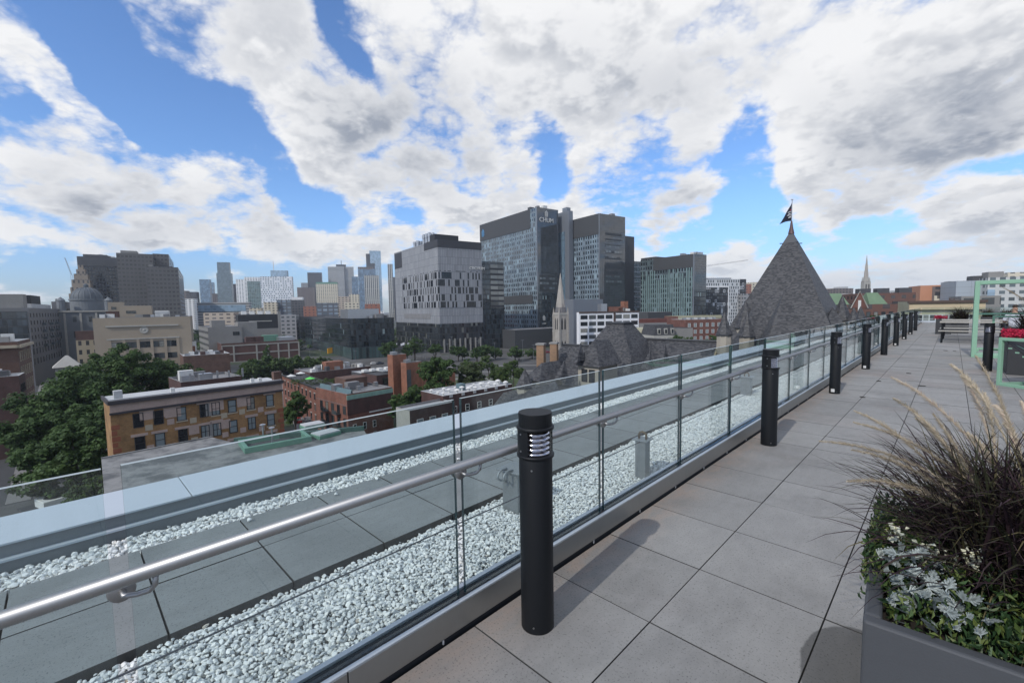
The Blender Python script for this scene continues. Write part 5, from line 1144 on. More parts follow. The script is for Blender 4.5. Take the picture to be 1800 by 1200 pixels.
# domed market hall
pm('dome_grey', (.085, .10, .115), .65, .1, ns=.3, na=.25); pm('dome_stone', (.16, .175, .19), .85, ns=.25, na=.2)
p = at(151, 505, 262); t = thing('domed_hall', 'classical stone hall with ribbed grey silver dome on a drum', 'building', (p.x, p.y, GZ), math.radians(90-GA)); H_ = p.z-GZ
MB().lathe([(7.2*math.cos(a), H_-7+7*math.sin(a)) for a in np.linspace(0, math.pi/2, 9)], 32).build('dome', 'dome_grey', t)
for k in range(16):
    a0 = 2*math.pi*k/16; MB().tube([((7.25*math.cos(a))*math.cos(a0), (7.25*math.cos(a))*math.sin(a0), H_-7+7.05*math.sin(a)) for a in np.linspace(0, 1.5, 6)], .16, 4).build('rib', 'dome_stone', t)
MB().lathe([(7.4, H_-13.5), (7.4, H_-7.8), (7.9, H_-7.7), (7.9, H_-7.0), (0, H_-6.95)], 32).build('drum', 'dome_stone', t); MB().lathe([(1.2, 0), (1.2, 1.6), (0, 2.6)], 10, (0, 0, H_-.2)).build('lantern', 'dome_grey', t)
MB().box((-12, -11, 0), (13, 12, H_-13.6)).build('walls', 'dome_stone', t)
for k in range(4):
    MB().box((-11.4+6.6*k, -11.12, H_-20), (-9.9+6.6*k, -11, H_-17)).build('window', 'pane', t); MB().box((-11.4+6.6*k, -11.12, H_-29), (-9.9+6.6*k, -11, H_-25.5)).build('window', 'pane', t); MB().box((-8.5+6.6*k, -11.5, 0), (-7.6+6.6*k, -11, H_-15)).build('column', 'limestone', t)
MB().box((-12.4, -11.6, H_-14.5), (13.4, 12.4, H_-13.65)).build('cornice', 'limestone', t)
for sx in (-9.5, 10.5): MB().lathe([(1.8, 0), (1.8, 5.5), (2.1, 5.6), (1.8, 6), (0, 7.8)], 10, (sx, -8.8, H_-13.6)).build('corner_turret', 'dome_stone', t)
# stepped tower
F('deco_wall', (.30, .25, .20), (.04, .04, .045), 3.2, 7.5, .42, .5, gvar=.4, wvar=.1)
p = at(142, 466, 420); t = thing('stepped_tower', 'beige art deco tower rising in narrowing steps behind the dome', 'building', (p.x, p.y, GZ), math.radians(90-GA)); H_ = p.z-GZ
for k, (w, dz) in enumerate(((14.5, 27), (12.5, 21), (10.5, 14), (8, 8.5), (5.2, 4), (2.8, 0))): w *= .52; MB().box((-w*1.15, -w, 0 if k == 0 else H_-(27, 21, 14, 8.5, 4, 0)[k-1]-.2), (w*1.15, w, H_-dz), 0).build('tier', 'deco_wall', t)
# two big office slabs
F('tower_black', (.035, .040, .048), (.012, .016, .022), 2.6, 3.7, .72, .70, gvar=.5, wvar=.2, gior=1.6); F('tower_grey', (.112, .108, .106), (.060, .060, .062), 3.0, 3.9, .62, .44, gvar=.4, wvar=.1, gior=1.45)
bk_ = bldg('office_tower', 'broad black glass office tower behind the stepped beige tower', 'building', 135, 205, 210, 453, 470, 'tower_black', az=GA, roof='roof_dark', par=1.)
lb(bk_, 'crown', 'mech_dark', bk_.W*.25, bk_.W*.85, .5, 12, bk_.H-1, bk_.H+2.5); lb(bk_, 'top_band', 'mech_dark', 0, bk_.W, -.3, 0, bk_.H-9, bk_.H-.5)
bg_ = bldg('office_tower', 'tall windowless looking grey office slab right of the black tower', 'building', 204, 268, 300, 447, 440, 'tower_grey', az=GA, roof='roof_dark', par=1.)
lb(bg_, 'roof_plant', 'concrete', bg_.W*.45, bg_.W*.9, 5, 18, bg_.H-1, bg_.H+3); 
bg2 = bldg('office_tower', 'shorter grey office slab in front of the tallest grey slab', 'building', 256, 313, 321, 470, 425, 'tower_grey', az=GA, roof='roof_dark', par=1.)
bg3 = bldg('rooftop_block', 'dark grey upper block with white strip rising behind the shorter grey slab', 'building', 268, 296, 304, 447, 462, 'tower_grey', az=GA, roof='roof_dark', par=1.)
lb(bg3, 'white_strip', 'frame_white', bg3.W*.9, bg3.W*1.0, -.2, 0, bg3.H-24, bg3.H-3); MB().box((0, .5, bg3.H-24), (.3, 3, bg3.H)).build('white_edge', 'frame_white', bg3.t)
# ---- low and mid blocks, centre left
F('conc_win', (.22, .215, .205), (.03, .035, .04), 3.4, 4.2, .72, .42, gvar=.4); F('brick_grid_wall', (.115, .06, .05), (.115, .06, .05), 5, 5, 0, 0, wvar=.2)
bq = bldg('concrete_block', 'plain grey concrete block with dark windows along its left flank', 'building', 349, 365, 425, 575, 292, 'concrete', az=5, roof='roof_grey', side='conc_win', par=.5)
lb(bq, 'roof_house', 'concrete', bq.W*.15, bq.W*.55, 6, 16, bq.H-.5, bq.H+4.2); lb(bq, 'roof_house', 'concrete', bq.W*.9, bq.W*1.5, 2, 14, bq.H-9, bq.H+2.6); lb(bq, 'window', 'pane', bq.W*.72, bq.W*.92, -.15, 0, bq.H-6, bq.H-3.6)
bq = bldg('brick_warehouse', 'brown brick warehouse with a pale concrete grid across its long wall', 'building', 373, 389, 525, 604, 282, 'brick_grid_wall', az=5, roof='roof_grey', par=1.)
for k in range(8):
    if k not in (2,): lb(bq, 'concrete_post', 'limestone', bq.W*k/7-.45 if k else 0, bq.W*k/7+.45, -.3, 0, 0, bq.H-1.2)
for k in range(5): lb(bq, 'concrete_beam', 'limestone', .5, bq.W, -.22, 0, bq.H-2.0-k*5.4, bq.H-1.2-k*5.4)
for k, u in enumerate((.31, .43)): lb(bq, 'brick_stack', 'brick_dark', bq.W*u, bq.W*u+5, 3, 8, bq.H-1, bq.H+3.2)
lb(bq, 'roof_house', 'steel_duct', bq.W*.75, bq.W*.97, 4, 20, bq.H-1, bq.H+2.0); lb(bq, 'skylight', 'copper_green', bq.W*.58, bq.W*.78, 12, 20, bq.H-1, bq.H+3.5)
bq = bldg('brick_shed', 'low dark brick building with cluttered white roof right of the big tree', 'building', None, 322, 404, 626, 190, 'brick_old', az=5, roof='roof_light', par=.4, wl=22)
for k in range(8): lb(bq, 'roof_unit', ('steel_duct', 'frame_white', 'mech_dark', 'brick_dark')[k % 4], bq.W*(.05+.11*k), bq.W*(.05+.11*k)+1.8, 3+k % 3*4, 5+k % 3*4, bq.H-.4, bq.H+.8+.4*(k % 2))
bq = bldg('painted_wall_house', 'brick house with a peeling white painted side wall behind the tree', 'building', None, 292, 345, 602, 205, 'frame_white', az=5, roof='roof_grey', par=.4, wl=15)
lb(bq, 'bare_brick', 'brick_orange', bq.W*.55, bq.W*.95, -.1, 0, bq.H-5.5, bq.H-2.2)
bq = bldg('museum', 'low dark brown flat building with pale sign band in front of the green truss', 'building', None, 418, 490, 553, 335, 'louvre_dark', az=GA, roof='roof_light', par=.5, wl=30)
lb(bq, 'lower_wall', 'concrete', 0, bq.W*.98, -.3, 0, 0, bq.H-11); lb(bq, 'sign_band', 'limestone', bq.W*.25, bq.W*.82, -.3, 0, bq.H-5.6, bq.H-4.9); lb(bq, 'corner_fin', 'concrete', bq.W*.97, bq.W*1.04, -1, 4, 0, bq.H+2)
for k in range(4): lb(bq, 'roof_unit', 'frame_white', bq.W*(.1+.2*k), bq.W*(.22+.2*k), 6, 12, bq.H-.5, bq.H+2.6)
# black glass office with yellow sign
F('black_glass', (.020, .026, .032), (.020, .028, .034), 1.6, 3.9, .90, .84, gvar=.9, gior=1.75, lit=.02, litc=(.20, .26, .27), joint=.06)
bo = bldg('black_glass_block', 'wide black glass office block with a yellow sign near its foot', 'building', 520, 616, 692, 560, 290, 'black_glass', az=GA, roof='roof_dark', par=.6)
lb(bo, 'roof_house', 'steel_duct', .1, bo.W*.72, 6, 26, bo.H-.6, bo.H+6.2)
F('base_glass', (.03, .04, .045), (.05, .085, .085), 2.2, 9, .7, .95, gvar=.8, gior=1.6); MB().box((-.3, .2, 0), (0, bo.D*.75, 7.5)).build('glass_base', 'base_glass', bo.t); lb(bo, 'glass_base', 'base_glass', .2, bo.W, -.3, 0, 0, 7.5)
pm('sign_yellow', (.75, .36, .01), .6, ns=.2, na=.04)
c = at(580, 616, 288); tag(MB().box((-.15, -3.6, -1.7), (.15, 3.6, 1.7)).build('billboard', 'sign_yellow', None, tuple(c)), 'blank orange yellow billboard at the foot of the black glass block', 'sign').rotation_euler.z = math.radians(-GA)
o = COL.objects['billboard']; o.rotation_euler.z = math.radians(90-46); 
# ================================================================ RESEARCH BUILDING (panel facade)
F('panel_blank', (.275, .285, .305), (.275, .285, .305), 1.35, 5.4, 0, 0, wvar=.16, joint=.085, jc=(.10, .105, .12), stagger=.5)
F('panel_win', (.275, .285, .305), (.012, .016, .022), 1.35, 5.4, .98, .86, p=.42, gior=1.5, gvar=.5, wvar=.16, joint=.085, jc=(.10, .105, .12), stagger=.5, seed=4.)
F('panel_dark', (.045, .047, .055), (.05, .05, .05), 1.2, 6, 0, 0, wvar=.12, joint=.05); F('plinth_glass', (.03, .034, .038), (.03, .036, .042), 2.0, 4.6, .86, .8, gvar=.9, gior=1.75, joint=.06, lit=.07, litc=(.16, .17, .16))
ba = bldg('research_building', 'pale grey panelled research block with staggered window strips and roof exhaust stacks', 'building', 692, 769, 846, 421, 322, 'panel_blank', az=GA, roof='roof_grey', par=.8)
Ha = ba.H; u0 = -.15
def two(name, mat, z0, z1, fu=(0, 1), su=(0, 1), pr=.15):
    lb(ba, name, mat, ba.W*fu[0]-(pr if fu[0] == 0 else 0), ba.W*fu[1], -pr, 0, z0, z1)
    if su: MB().box((-pr, ba.D*su[0], z0), (0, ba.D*su[1], z1)).build(name, mat, ba.t)
two('penthouse_screen', 'panel_dark', Ha-5.4, Ha+.3, (0, 1), (0, .27)); two('window_band', 'panel_win', Ha-49.0, Ha-22.0, (0, .98), (0, .80)); two('glass_base', 'plinth_glass', 0, Ha-61, (0, 1), (0, 1), .4)
MB().box((-.2, ba.D*.80, Ha-14), (0, ba.D*.99, Ha-1)).build('louvre_panel', 'panel_dark', ba.t); MB().box((-.2, ba.D*.18, Ha-57.5), (0, ba.D*.78, Ha-53.5)).build('louvre_panel', 'roof_grey', ba.t)
for k in range(6): MB().lathe([(1.2, 0), (1.2, 7), (1.5, 7.05), (1.5, 9.5), (1.1, 9.6), (1.1, 10.4), (0, 10.5)], 12, (6+k % 2*3, ba.D*(.30+.06*(k//2)), Ha-1)).build('exhaust_stack', 'steel_duct', ba.t)
for k in range(4): MB().lathe([(1.2, 0), (1.2, 5), (1.5, 5.05), (1.5, 7.), (0, 7.2)], 12, (6+k % 2*3, ba.D*(.56+.07*(k//2)), Ha-1)).build('exhaust_stack', 'steel_duct', ba.t)
lb(ba, 'cooling_towers', 'louvre_dark', ba.W*.02, ba.W*.55, 6, 15, Ha, Ha+5)
for k in range(8): lb(ba, 'column', 'concrete', ba.W*(.06+.12*k), ba.W*(.06+.12*k)+.9, -1.6, -.7, 0, 10)
def text(body, size, mat, parent, loc, rx, rz, name='lettering', ext=.12):
    cu = bpy.data.curves.new(name, 'FONT'); cu.body = body; cu.size = size; cu.extrude = ext; cu.align_x = 'CENTER'; cu.offset = .0
    o = bpy.data.objects.new(name, cu); COL.objects.link(o); cu.materials.append(MATS[mat]); 
    bpy.context.view_layer.update(); me = bpy.data.meshes.new_from_object(o.evaluated_get(bpy.context.evaluated_depsgraph_get())); me.name = name; bpy.data.objects.remove(o); o = link(name, me, parent, loc); o.rotation_euler = (rx, 0, rz); return o
text('CRCHUM', 3.2, 'frame_white', ba.t, (ba.W*.88, -.35, Ha-20.5), math.pi/2, 0)
# ================================================================ HOSPITAL TOWERS
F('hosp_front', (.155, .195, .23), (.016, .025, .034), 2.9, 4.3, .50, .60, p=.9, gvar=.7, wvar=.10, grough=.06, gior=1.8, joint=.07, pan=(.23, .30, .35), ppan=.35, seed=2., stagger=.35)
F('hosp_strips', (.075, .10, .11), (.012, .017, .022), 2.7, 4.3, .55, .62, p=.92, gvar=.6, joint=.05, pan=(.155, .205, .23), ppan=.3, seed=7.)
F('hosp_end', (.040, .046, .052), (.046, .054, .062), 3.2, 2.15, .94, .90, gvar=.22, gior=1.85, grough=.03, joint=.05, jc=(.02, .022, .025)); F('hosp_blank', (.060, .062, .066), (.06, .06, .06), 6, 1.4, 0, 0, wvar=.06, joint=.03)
F('hosp_endwin', (.046, .052, .058), (.10, .12, .13), 3.6, 4.3, .80, .42, p=.85, gvar=.5, gior=1.9, grough=.05, joint=.05); F('strip_glass', (.16, .24, .30), (.13, .20, .26), 2.2, 2.3, .9, .9, gvar=.3, gior=2.0, joint=.06); pm('hosp_metal', (.21, .23, .26), .45, .4, ns=.05, na=.06)
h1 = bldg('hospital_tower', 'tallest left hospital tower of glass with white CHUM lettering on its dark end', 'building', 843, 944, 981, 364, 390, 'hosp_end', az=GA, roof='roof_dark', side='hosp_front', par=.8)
H1 = h1.H; MB().box((-.4, h1.D*.10, H1-17), (0, h1.D, H1+.05)).build('blank_band', 'hosp_blank', h1.t); MB().box((-.3, 0, 0), (0, 1.3, H1)).build('corner_fin', 'hosp_metal', h1.t)
MB().box((-.4, h1.D*.08, H1-84), (0, h1.D, H1-76)).build('blank_band', 'hosp_blank', h1.t); lb(h1, 'dark_base', 'black_glass', -.1, h1.W, -.3, 0, 0, H1-75)
lb(h1, 'window_rows', 'hosp_endwin', h1.W*.08, h1.W*.92, -.12, 0, H1-74, H1-58)
text('CHUM', 5.6, 'frame_white', h1.t, (h1.W*.42, -.5, H1-12.2), math.pi/2, 0)
def logo(parent, x, y, z, s, mat, rz=0.):
    e = thing('logo', None, None, (x, y, z), rz); e.parent = parent; m_ = MB()
    for k, (xx, h) in enumerate(((-1.3, 2.6), (-.45, 3.6), (.45, 3.6), (1.3, 2.6))): m_.box(((xx-.22)*s, -.15, 0), ((xx+.22)*s, 0, h*s))
    m_.build('emblem_bars', mat, e); MB().add([(-1.75*s, 0, 2.75*s), (-1.75*s, -.15, 2.75*s), (0, -.15, 4.6*s), (0, 0, 4.6*s), (1.75*s, -.15, 2.75*s), (1.75*s, 0, 2.75*s), (0, -.15, 4.0*s), (0, 0, 4.0*s), (-1.5*s, -.15, 2.4*s), (1.5*s, -.15, 2.4*s)], [(1, 8, 6, 2), (2, 6, 9, 4), (1, 2, 3, 0), (2, 4, 5, 3)]).build('emblem_roof', mat, e); MB().box((-1.5*s, -.15, -.55*s), (1.5*s, 0, -.25*s)).build('emblem_base', mat, e)
logo(h1.t, h1.W*.42, -.35, H1-6.9, 1.05, 'frame_white'); pm('logo_blue', (.10, .30, .55), .5)
logo(h1.t, -.55, h1.D*.93, H1-12, 1.5, 'logo_blue', -math.pi/2); logo(h1.t, h1.W*.25, -.5, 21, .9, 'frame_white')
text('CHUM', 1.6, 'frame_white', h1.t, (h1.W*.25, -.5, 17.2), math.pi/2, 0)
h1b = bldg('stair_tower', 'slim pale metal shaft with a blue glass strip between the two hospital towers', 'building', 979, 1000, 1007, 370, 400, 'hosp_metal', az=GA, roof='roof_dark', par=.4)
lb(h1b, 'top_box', 'hosp_metal', .1, h1b.W-.1, 3, 9, h1b.H-.4, h1b.H+3.5); MB().box((-.5, h1b.D*.35, 0), (0, h1b.D*.95, h1b.H-18)).build('glass_strip', 'strip_glass', h1b.t)
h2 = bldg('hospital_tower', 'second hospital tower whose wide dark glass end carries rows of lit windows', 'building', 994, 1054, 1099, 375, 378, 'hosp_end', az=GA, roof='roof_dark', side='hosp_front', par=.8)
H2 = h2.H; MB().box((-.4, .8, H2-17), (0, h2.D, H2+.05)).build('blank_band', 'hosp_blank', h2.t); MB().box((-.35, 0, 0), (0, 1.2, H2)).build('corner_fin', 'hosp_metal', h2.t)
for k in range(9): lb(h2, 'window_row', 'hosp_endwin', h2.W*.22, h2.W*.85, -.12, 0, H2-17.5-k*5.1, H2-15.2-k*5.1)
h2b = bldg('hospital_annex', 'plain dark slab stepping down right behind the second hospital tower', 'building', None, 1094, 1115, 414, 420, 'hosp_blank', az=GA, roof='roof_dark', par=.5, wl=20)
h2c = bldg('link_building', 'recessed glass link with pale horizontal bands between hospital wings', 'building', None, 1098, 1135, 458, 440, 'hosp_strips', az=GA, roof='roof_dark', par=.5, wl=20)
for k in range(9): lb(h2c, 'pale_band', 'hosp_metal', 0, h2c.W, -.3, 0, h2c.H-6-k*5, h2c.H-5-k*5)
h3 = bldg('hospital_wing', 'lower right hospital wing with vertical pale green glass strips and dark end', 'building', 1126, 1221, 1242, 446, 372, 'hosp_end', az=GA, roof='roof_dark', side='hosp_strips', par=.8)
H3 = h3.H; MB().box((-.4, 1.2, H3-11), (0, h3.D*.74, H3+.05)).build('blank_band', 'hosp_blank', h3.t); MB().box((-.35, 0, 0), (0, 1.1, H3)).build('corner_fin', 'hosp_metal', h3.t); MB().box((2, h3.D*.72, H3-1), (20, h3.D*1.02, H3+2)).build('penthouse', 'hosp_blank', h3.t); lb(h3, 'dark_glass', 'black_glass', .1, h3.W, -.2, 0, 0, H3-30)
RR = np.random.RandomState(3)
for k in range(24):
    u = 2+(h3.D-3)*k/24; z0 = RR.uniform(0, 6); z1 = H3-11-RR.choice([0, 0, 4.3, 8.6])
    MB().box((-.5, u, z0), (-.05, u+.75, z1)).build('glass_fin', 'fin_green', h3.t) if 'fin_green' in MATS else (pm('fin_green', (.20, .29, .29), .3, ns=.05, na=.1), MB().box((-.5, u, z0), (-.05, u+.75, z1)).build('glass_fin', 'fin_green', h3.t))
bp = bldg('black_link_tower', 'narrow black tower with lit floors between research block and hospital', 'building', None, 846, 885, 459, 345, 'black_glass', az=GA, roof='roof_dark', par=.5, wl=14)
F('lit_floors', (.03, .03, .035), (.13, .135, .125), 7, 4.2, .96, .62, gvar=.5, gior=1.8, grough=.1); lb(bp, 'lit_floors', 'lit_floors', bp.W*.38, bp.W*.98, -.3, 0, bp.H-36, bp.H-2)
bq = bldg('hospital_podium', 'plain grey metal podium with pale coping at the foot of the second tower', 'building', 992, 1008, 1060, 526, 335, 'hosp_metal', az=GA, roof='roof_light', par=.5)
bq = bldg('hospital_podium', 'dark base building of the hospital behind the church spire', 'building', None, 905, 1000, 580, 345, 'hosp_blank', az=GA, roof='roof_grey', par=.5, wl=20)
bq = bldg('hospital_podium', 'brown grey low annex right of the white grid block', 'building', None, 1139, 1182, 549, 300, 'hosp_blank', az=GA, roof='roof_grey', par=.5, wl=20)
# ================================================================ CHURCH, WHITE GRID BLOCK
pm('spire_stone', (.34, .315, .285), .85, ns=.4, na=.3); pm('spire_slate', (.13, .125, .13), .7, ns=.6, na=.3)
p = at(985, 480, 205); t = thing('church_tower', 'slender stone church tower with tall pointed spire and paired arched openings', 'church', (p.x, p.y, GZ), math.radians(90-GA-8)); H_ = p.z-GZ
hw = 2.35
MB().box((-hw, -hw, 0), (hw, hw, H_-18)).build('tower', 'spire_stone', t)
oc = lambda r, n=8: [(r*math.cos(2*math.pi*(k+.5)/n), r*math.sin(2*math.pi*(k+.5)/n)) for k in range(n)]
MB().frustum(oc(hw*1.05), H_-17.4, oc(.10), H_).build('spire', 'spire_stone', t); MB().frustum(oc(hw*1.16), H_-17.9, oc(hw*.75), H_-13.5).build('spire_skirt', 'spire_slate', t)
for sx in (-1, 1):
    for sy in (-1, 1):
        MB().box((sx*hw-.42, sy*hw-.42, 0), (sx*hw+.42, sy*hw+.42, H_-19)).frustum([(sx*hw-.38, sy*hw-.38), (sx*hw+.38, sy*hw-.38), (sx*hw+.38, sy*hw+.38), (sx*hw-.38, sy*hw+.38)], H_-19, [(sx*hw-.03, sy*hw-.03), (sx*hw+.03, sy*hw-.03), (sx*hw+.03, sy*hw+.03), (sx*hw-.03, sy*hw+.03)], H_-15.5).build('buttress', 'spire_stone', t)
        MB().box((sx*hw*.99-.48, sy*hw*.99-.48, H_-27), (sx*hw*.99+.48, sy*hw*.99+.48, H_-26.4)).build('string_course', 'limestone', t)
MB().box((-hw-.2, -hw-.2, H_-19.1), (hw+.2, hw+.2, H_-18.5)).build('cornice', 'limestone', t)
def lancet(w, h): return [(-w/2, 0), (w/2, 0), (w/2, h*.7), (w*.3, h*.88), (0, h), (-w*.3, h*.88), (-w/2, h*.7)]
for zz, w, h in ((H_-25.8, .75, 5.4), (H_-35.5, .7, 4.6)):
    for u in (-.8, .8):
        L2 = lancet(w, h); o = MB().add([(x+u, -hw-.06, z+zz) for x, z in L2]+[(x+u, -hw+.1, z+zz) for x, z in L2], [tuple(range(7))]+[(i, 7+i, 7+(i+1) % 7, (i+1) % 7) for i in range(7)]).build('belfry_opening', 'frame_dark', t)
        o2 = MB().add([(-hw-.06, -(x+u), z+zz) for x, z in L2]+[(-hw+.1, -(x+u), z+zz) for x, z in L2], [tuple(range(7))]+[(i, 7+i, 7+(i+1) % 7, (i+1) % 7) for i in range(7)]).build('belfry_opening', 'frame_dark', t)
for k in range(4):
    a = math.pi/4+k*math.pi/2-math.pi/4; MB().frustum([(-.5, -.4), (.5, -.4), (.5, .4), (-.5, .4)], 0, [(-.02, -.02), (.02, -.02), (.02, .02), (-.02, .02)], 3.4).build('spire_light', 'spire_slate', t, (hw*.8*math.cos(a), hw*.8*math.sin(a), H_-17.3))
pm('white_paint', (.74, .75, .77), .6, ns=.2, na=.04); pm('brown_panel', (.075, .05, .04), .7)
bx = bldg('white_grid_block', 'white framed block of dark strip windows with brick rooftop huts', 'building', None, 1018, 1123, 549, 225, 'white_paint', az=GA+18, roof='roof_grey', par=.4, wl=3)
for r_ in range(8):
    for k in range(7):
        u = bx.W*((.018+.137*k) if k < 4 else (.04+.137*k)); lb(bx, 'window', 'pane', u+.15, u+bx.W*.116, -.1, 0, bx.H-3.5-r_*3.35, bx.H-1.5-r_*3.35)
lb(bx, 'brown_strip', 'brown_panel', bx.W*.565, bx.W*.60, -.14, 0, 0, bx.H); lb(bx, 'fascia', 'brown_panel', -.1, bx.W+.1, -.3, 0, bx.H-.5, bx.H+.3)
for k, (a_, w_, h_, mt) in enumerate(((.42, 3.5, 4.2, 'steel_duct'), (.56, 8, 2.6, 'brick_red'), (.72, 5, 1.9, 'concrete'), (.82, 2.2, 5.4, 'brick_orange'))): lb(bx, 'rooftop_hut', mt, bx.W*a_, bx.W*a_+w_, 4, 8, bx.H-.4, bx.H+h_)
# ---- low houses right of it
brickmat('brick_r2', (.17, .055, .04), (.13, .045, .03), (.12, .1, .09))
bq = bldg('low_house', 'long low house with weathered red metal roof right of the white grid block', 'house', None, 1124, 1172, 568, 235, 'concrete', az=GA+18, roof='roof_grey', par=.2, wl=9)
pm('red_roof', (.13, .045, .035), .7, ns=.4, na=.3); lb(bq, 'red_roof', 'red_roof', 0, bq.W, 0, 6, bq.H+.05, bq.H+2.2)
bq = bldg('mansard_house', 'grey stone mansard house with three arched dormers', 'house', None, 1150, 1189, 590, 150, 'limestone', az=GA+22, roof='roof_dark', par=.2, wl=9)
MB().frustum([(0, 0), (bq.W, 0), (bq.W, bq.D), (0, bq.D)], bq.H+.05, [(.8, .9), (bq.W-.8, .9), (bq.W-.8, bq.D-.9), (.8, bq.D-.9)], bq.H+3.6).build('mansard', 'slate', bq.t)
for k in range(3): lb(bq, 'dormer', 'limestone', bq.W*(.16+.3*k), bq.W*(.16+.3*k)+1.2, .1, 1.2, bq.H+.3, bq.H+2.4); lb(bq, 'dormer_pane', 'pane', bq.W*(.16+.3*k)+.25, bq.W*(.16+.3*k)+.95, .04, .1, bq.H+.7, bq.H+2.0)
for k in range(4): window(bq, 'front', bq.W*(.14+.24*k), bq.H-2.6, 1., 1.8, 'frame_white', 'pane')
bq = bldg('blank_wall_house', 'house with blank grey parged side wall beside the mansard house', 'house', None, 1188, 1218, 577, 155, 'concrete', az=GA+22, roof='roof_dark', par=.2, wl=9)
bq = bldg('pale_roof_house', 'low house with pale yellow metal roof left of the mansard house', 'house', None, 1116, 1152, 587, 160, 'limestone', az=GA+22, roof='roof_light', par=.2, wl=9); pm('pale_tin', (.42, .40, .28), .5, .2, ns=.5, na=.2)
MB().frustum([(0, 0), (bq.W, 0), (bq.W, bq.D), (0, bq.D)], bq.H+.05, [(.8, 1.2), (bq.W-.8, 1.2), (bq.W-.8, bq.D-.9), (.8, bq.D-.9)], bq.H+2.0).build('tin_roof', 'pale_tin', bq.t)
bq = bldg('brick_apartments', 'red brick apartments with small white windows and a green balcony panel', 'building', None, 1205, 1270, 562, 215, 'brick_r2', az=GA+20, roof='roof_light', par=.5, wl=12)
for r_ in range(3):
    for k in range(6): window(bq, 'front', bq.W*(.1+.16*k), bq.H-3.6-r_*3.2, 1.5, 1.9, 'frame_white', 'pane_blind')
pm('green_panel', (.16, .42, .06), .6); lb(bq, 'green_panel', 'green_panel', bq.W*.02, bq.W*.12, -.4, 0, bq.H-6, bq.H-4.8)
for k in range(9): lb(bq, 'roof_unit', 'roof_light' if k % 2 else 'steel_duct', bq.W*(.04+.1*k), bq.W*(.09+.1*k), 2, 4, bq.H-.5, bq.H+.9)
bq = bldg('flat_block', 'flat block with cream parapet behind the red brick apartments', 'building', None, 1192, 1268, 556, 262, 'brick_r2', az=GA+20, roof='pale_tin', par=.3, wl=14); lb(bq, 'cream_parapet', 'pale_tin', 0, bq.W, -.2, 0, bq.H-1.6, bq.H+.3)
# ---- condo behind and small blocks
F('condo_dark', (.030, .032, .038), (.07, .085, .10), 2.2, 3.1, .62, .55, p=.75, gvar=.6, pan=(.45, .47, .5), ppan=.18, joint=.05); F('condo_white', (.50, .52, .54), (.05, .06, .075), 2.4, 3.1, .5, .75, p=.9, gvar=.5, stagger=.4)
bq = bldg('condo_tower', 'white framed condo tower with one dark gridded wing left of the great roof', 'building', None, 1241, 1311, 491, 420, 'condo_white', az=GA+25, roof='roof_dark', par=.8, wl=16)
lb(bq, 'dark_wing', 'condo_dark', 0, bq.W*.54, -1, 0, 0, bq.H-7.5); lb(bq, 'white_frame', 'white_paint', 0, bq.W*.56, -1.3, 0, bq.H-7.5, bq.H-6.6); lb(bq, 'white_frame', 'white_paint', bq.W*.54, bq.W*.56, -1.3, 0, 0, bq.H-7.51); lb(bq, 'dark_end', 'condo_dark', bq.W*.85, bq.W+.1, -.4, 0, 0, bq.H); lb(bq, 'roof_plant', 'steel_duct', bq.W*.1, bq.W*.7, 4, 9, bq.H-.8, bq.H+1.6)

for b_, n_ in ((bh1, 7), (bh3, 4), (bj, 9), (bl, 6), (bl2, 3), (bo, 8), (ba, 6), (bx, 5), (h1, 5), (h2, 4), (h3, 6), (bk_, 4), (bg2, 4), (bd, 5), (bc, 0), (be, 6), (b2, 6)): clutter(b_, n_, 1.6 if b_ in (bo, ba, h1, h2, h3, bk_, bg2) else 1.)
# ================================================================ FAR SKYLINE
def sky_b(name, label, xl, xc, xr, yt, d, mat, side=None, az=30, extra=None, cat='tower', roof='roof_dark', wl=25, wr=25):
    b = bldg(name, label, cat, xl, xc, xr, yt, d, mat, az=az, roof=roof, side=side, par=0., wl=wl, wr=wr, group='distant downtown buildings'); return b
F('sk_white', (.78, .78, .78), (.10, .13, .16), 6, 3.4, .55, .45, gvar=.5, wvar=.1); F('sk_whitepat', (.70, .72, .75), (.14, .20, .26), 5.5, 5.0, .55, .5, p=.8, gvar=.5, stagger=.5)
F('sk_teal', (.09, .12, .14), (.11, .15, .17), 4, 3.8, .85, .7, gvar=.35, gior=1.8); F('sk_blue', (.10, .14, .19), (.12, .20, .30), 4.5, 4, .85, .8, gvar=.45, gior=1.8)
F('sk_glass', (.26, .36, .46), (.26, .38, .50), 4, 4, .9, .9, gvar=.25, gior=2.); F('sk_brown', (.16, .13, .12), (.05, .05, .055), 5, 3.8, .5, .6, gvar=.4); F('sk_brownband', (.14, .115, .11), (.19, .165, .15), 18, 40, .12, 1., gvar=.1)
F('sk_dark', (.075, .075, .085), (.04, .045, .055), 4, 3.8, .6, .55, gvar=.4); F('sk_cream', (.60, .55, .44), (.13, .12, .11), 5, 3.6, .5, .5, gvar=.4); F('sk_greybands', (.42, .42, .42), (.13, .14, .15), 60, 4.0, 1., .42, gvar=.25)
F('sk_stripe', (.46, .45, .42), (.06, .07, .08), 5, 30, .45, .98, gvar=.4); F('sk_beige', (.45, .38, .31), (.12, .11, .11), 6, 3.6, .55, .42, gvar=.4); F('sk_brick', (.30, .13, .09), (.12, .09, .09), 5, 3.6, .4, .42, gvar=.4)
F('sk_greenglass', (.20, .26, .25), (.05, .09, .10), 4, 3.5, .75, .6, gvar=.8); F('sk_frame', (.10, .11, .13), (.16, .20, .25), 6.5, 4.5, .72, .62, gvar=.5); F('sk_grey', (.28, .28, .29), (.08, .09, .10), 4.5, 3.6, .55, .45, gvar=.4)
D0_ = 1350
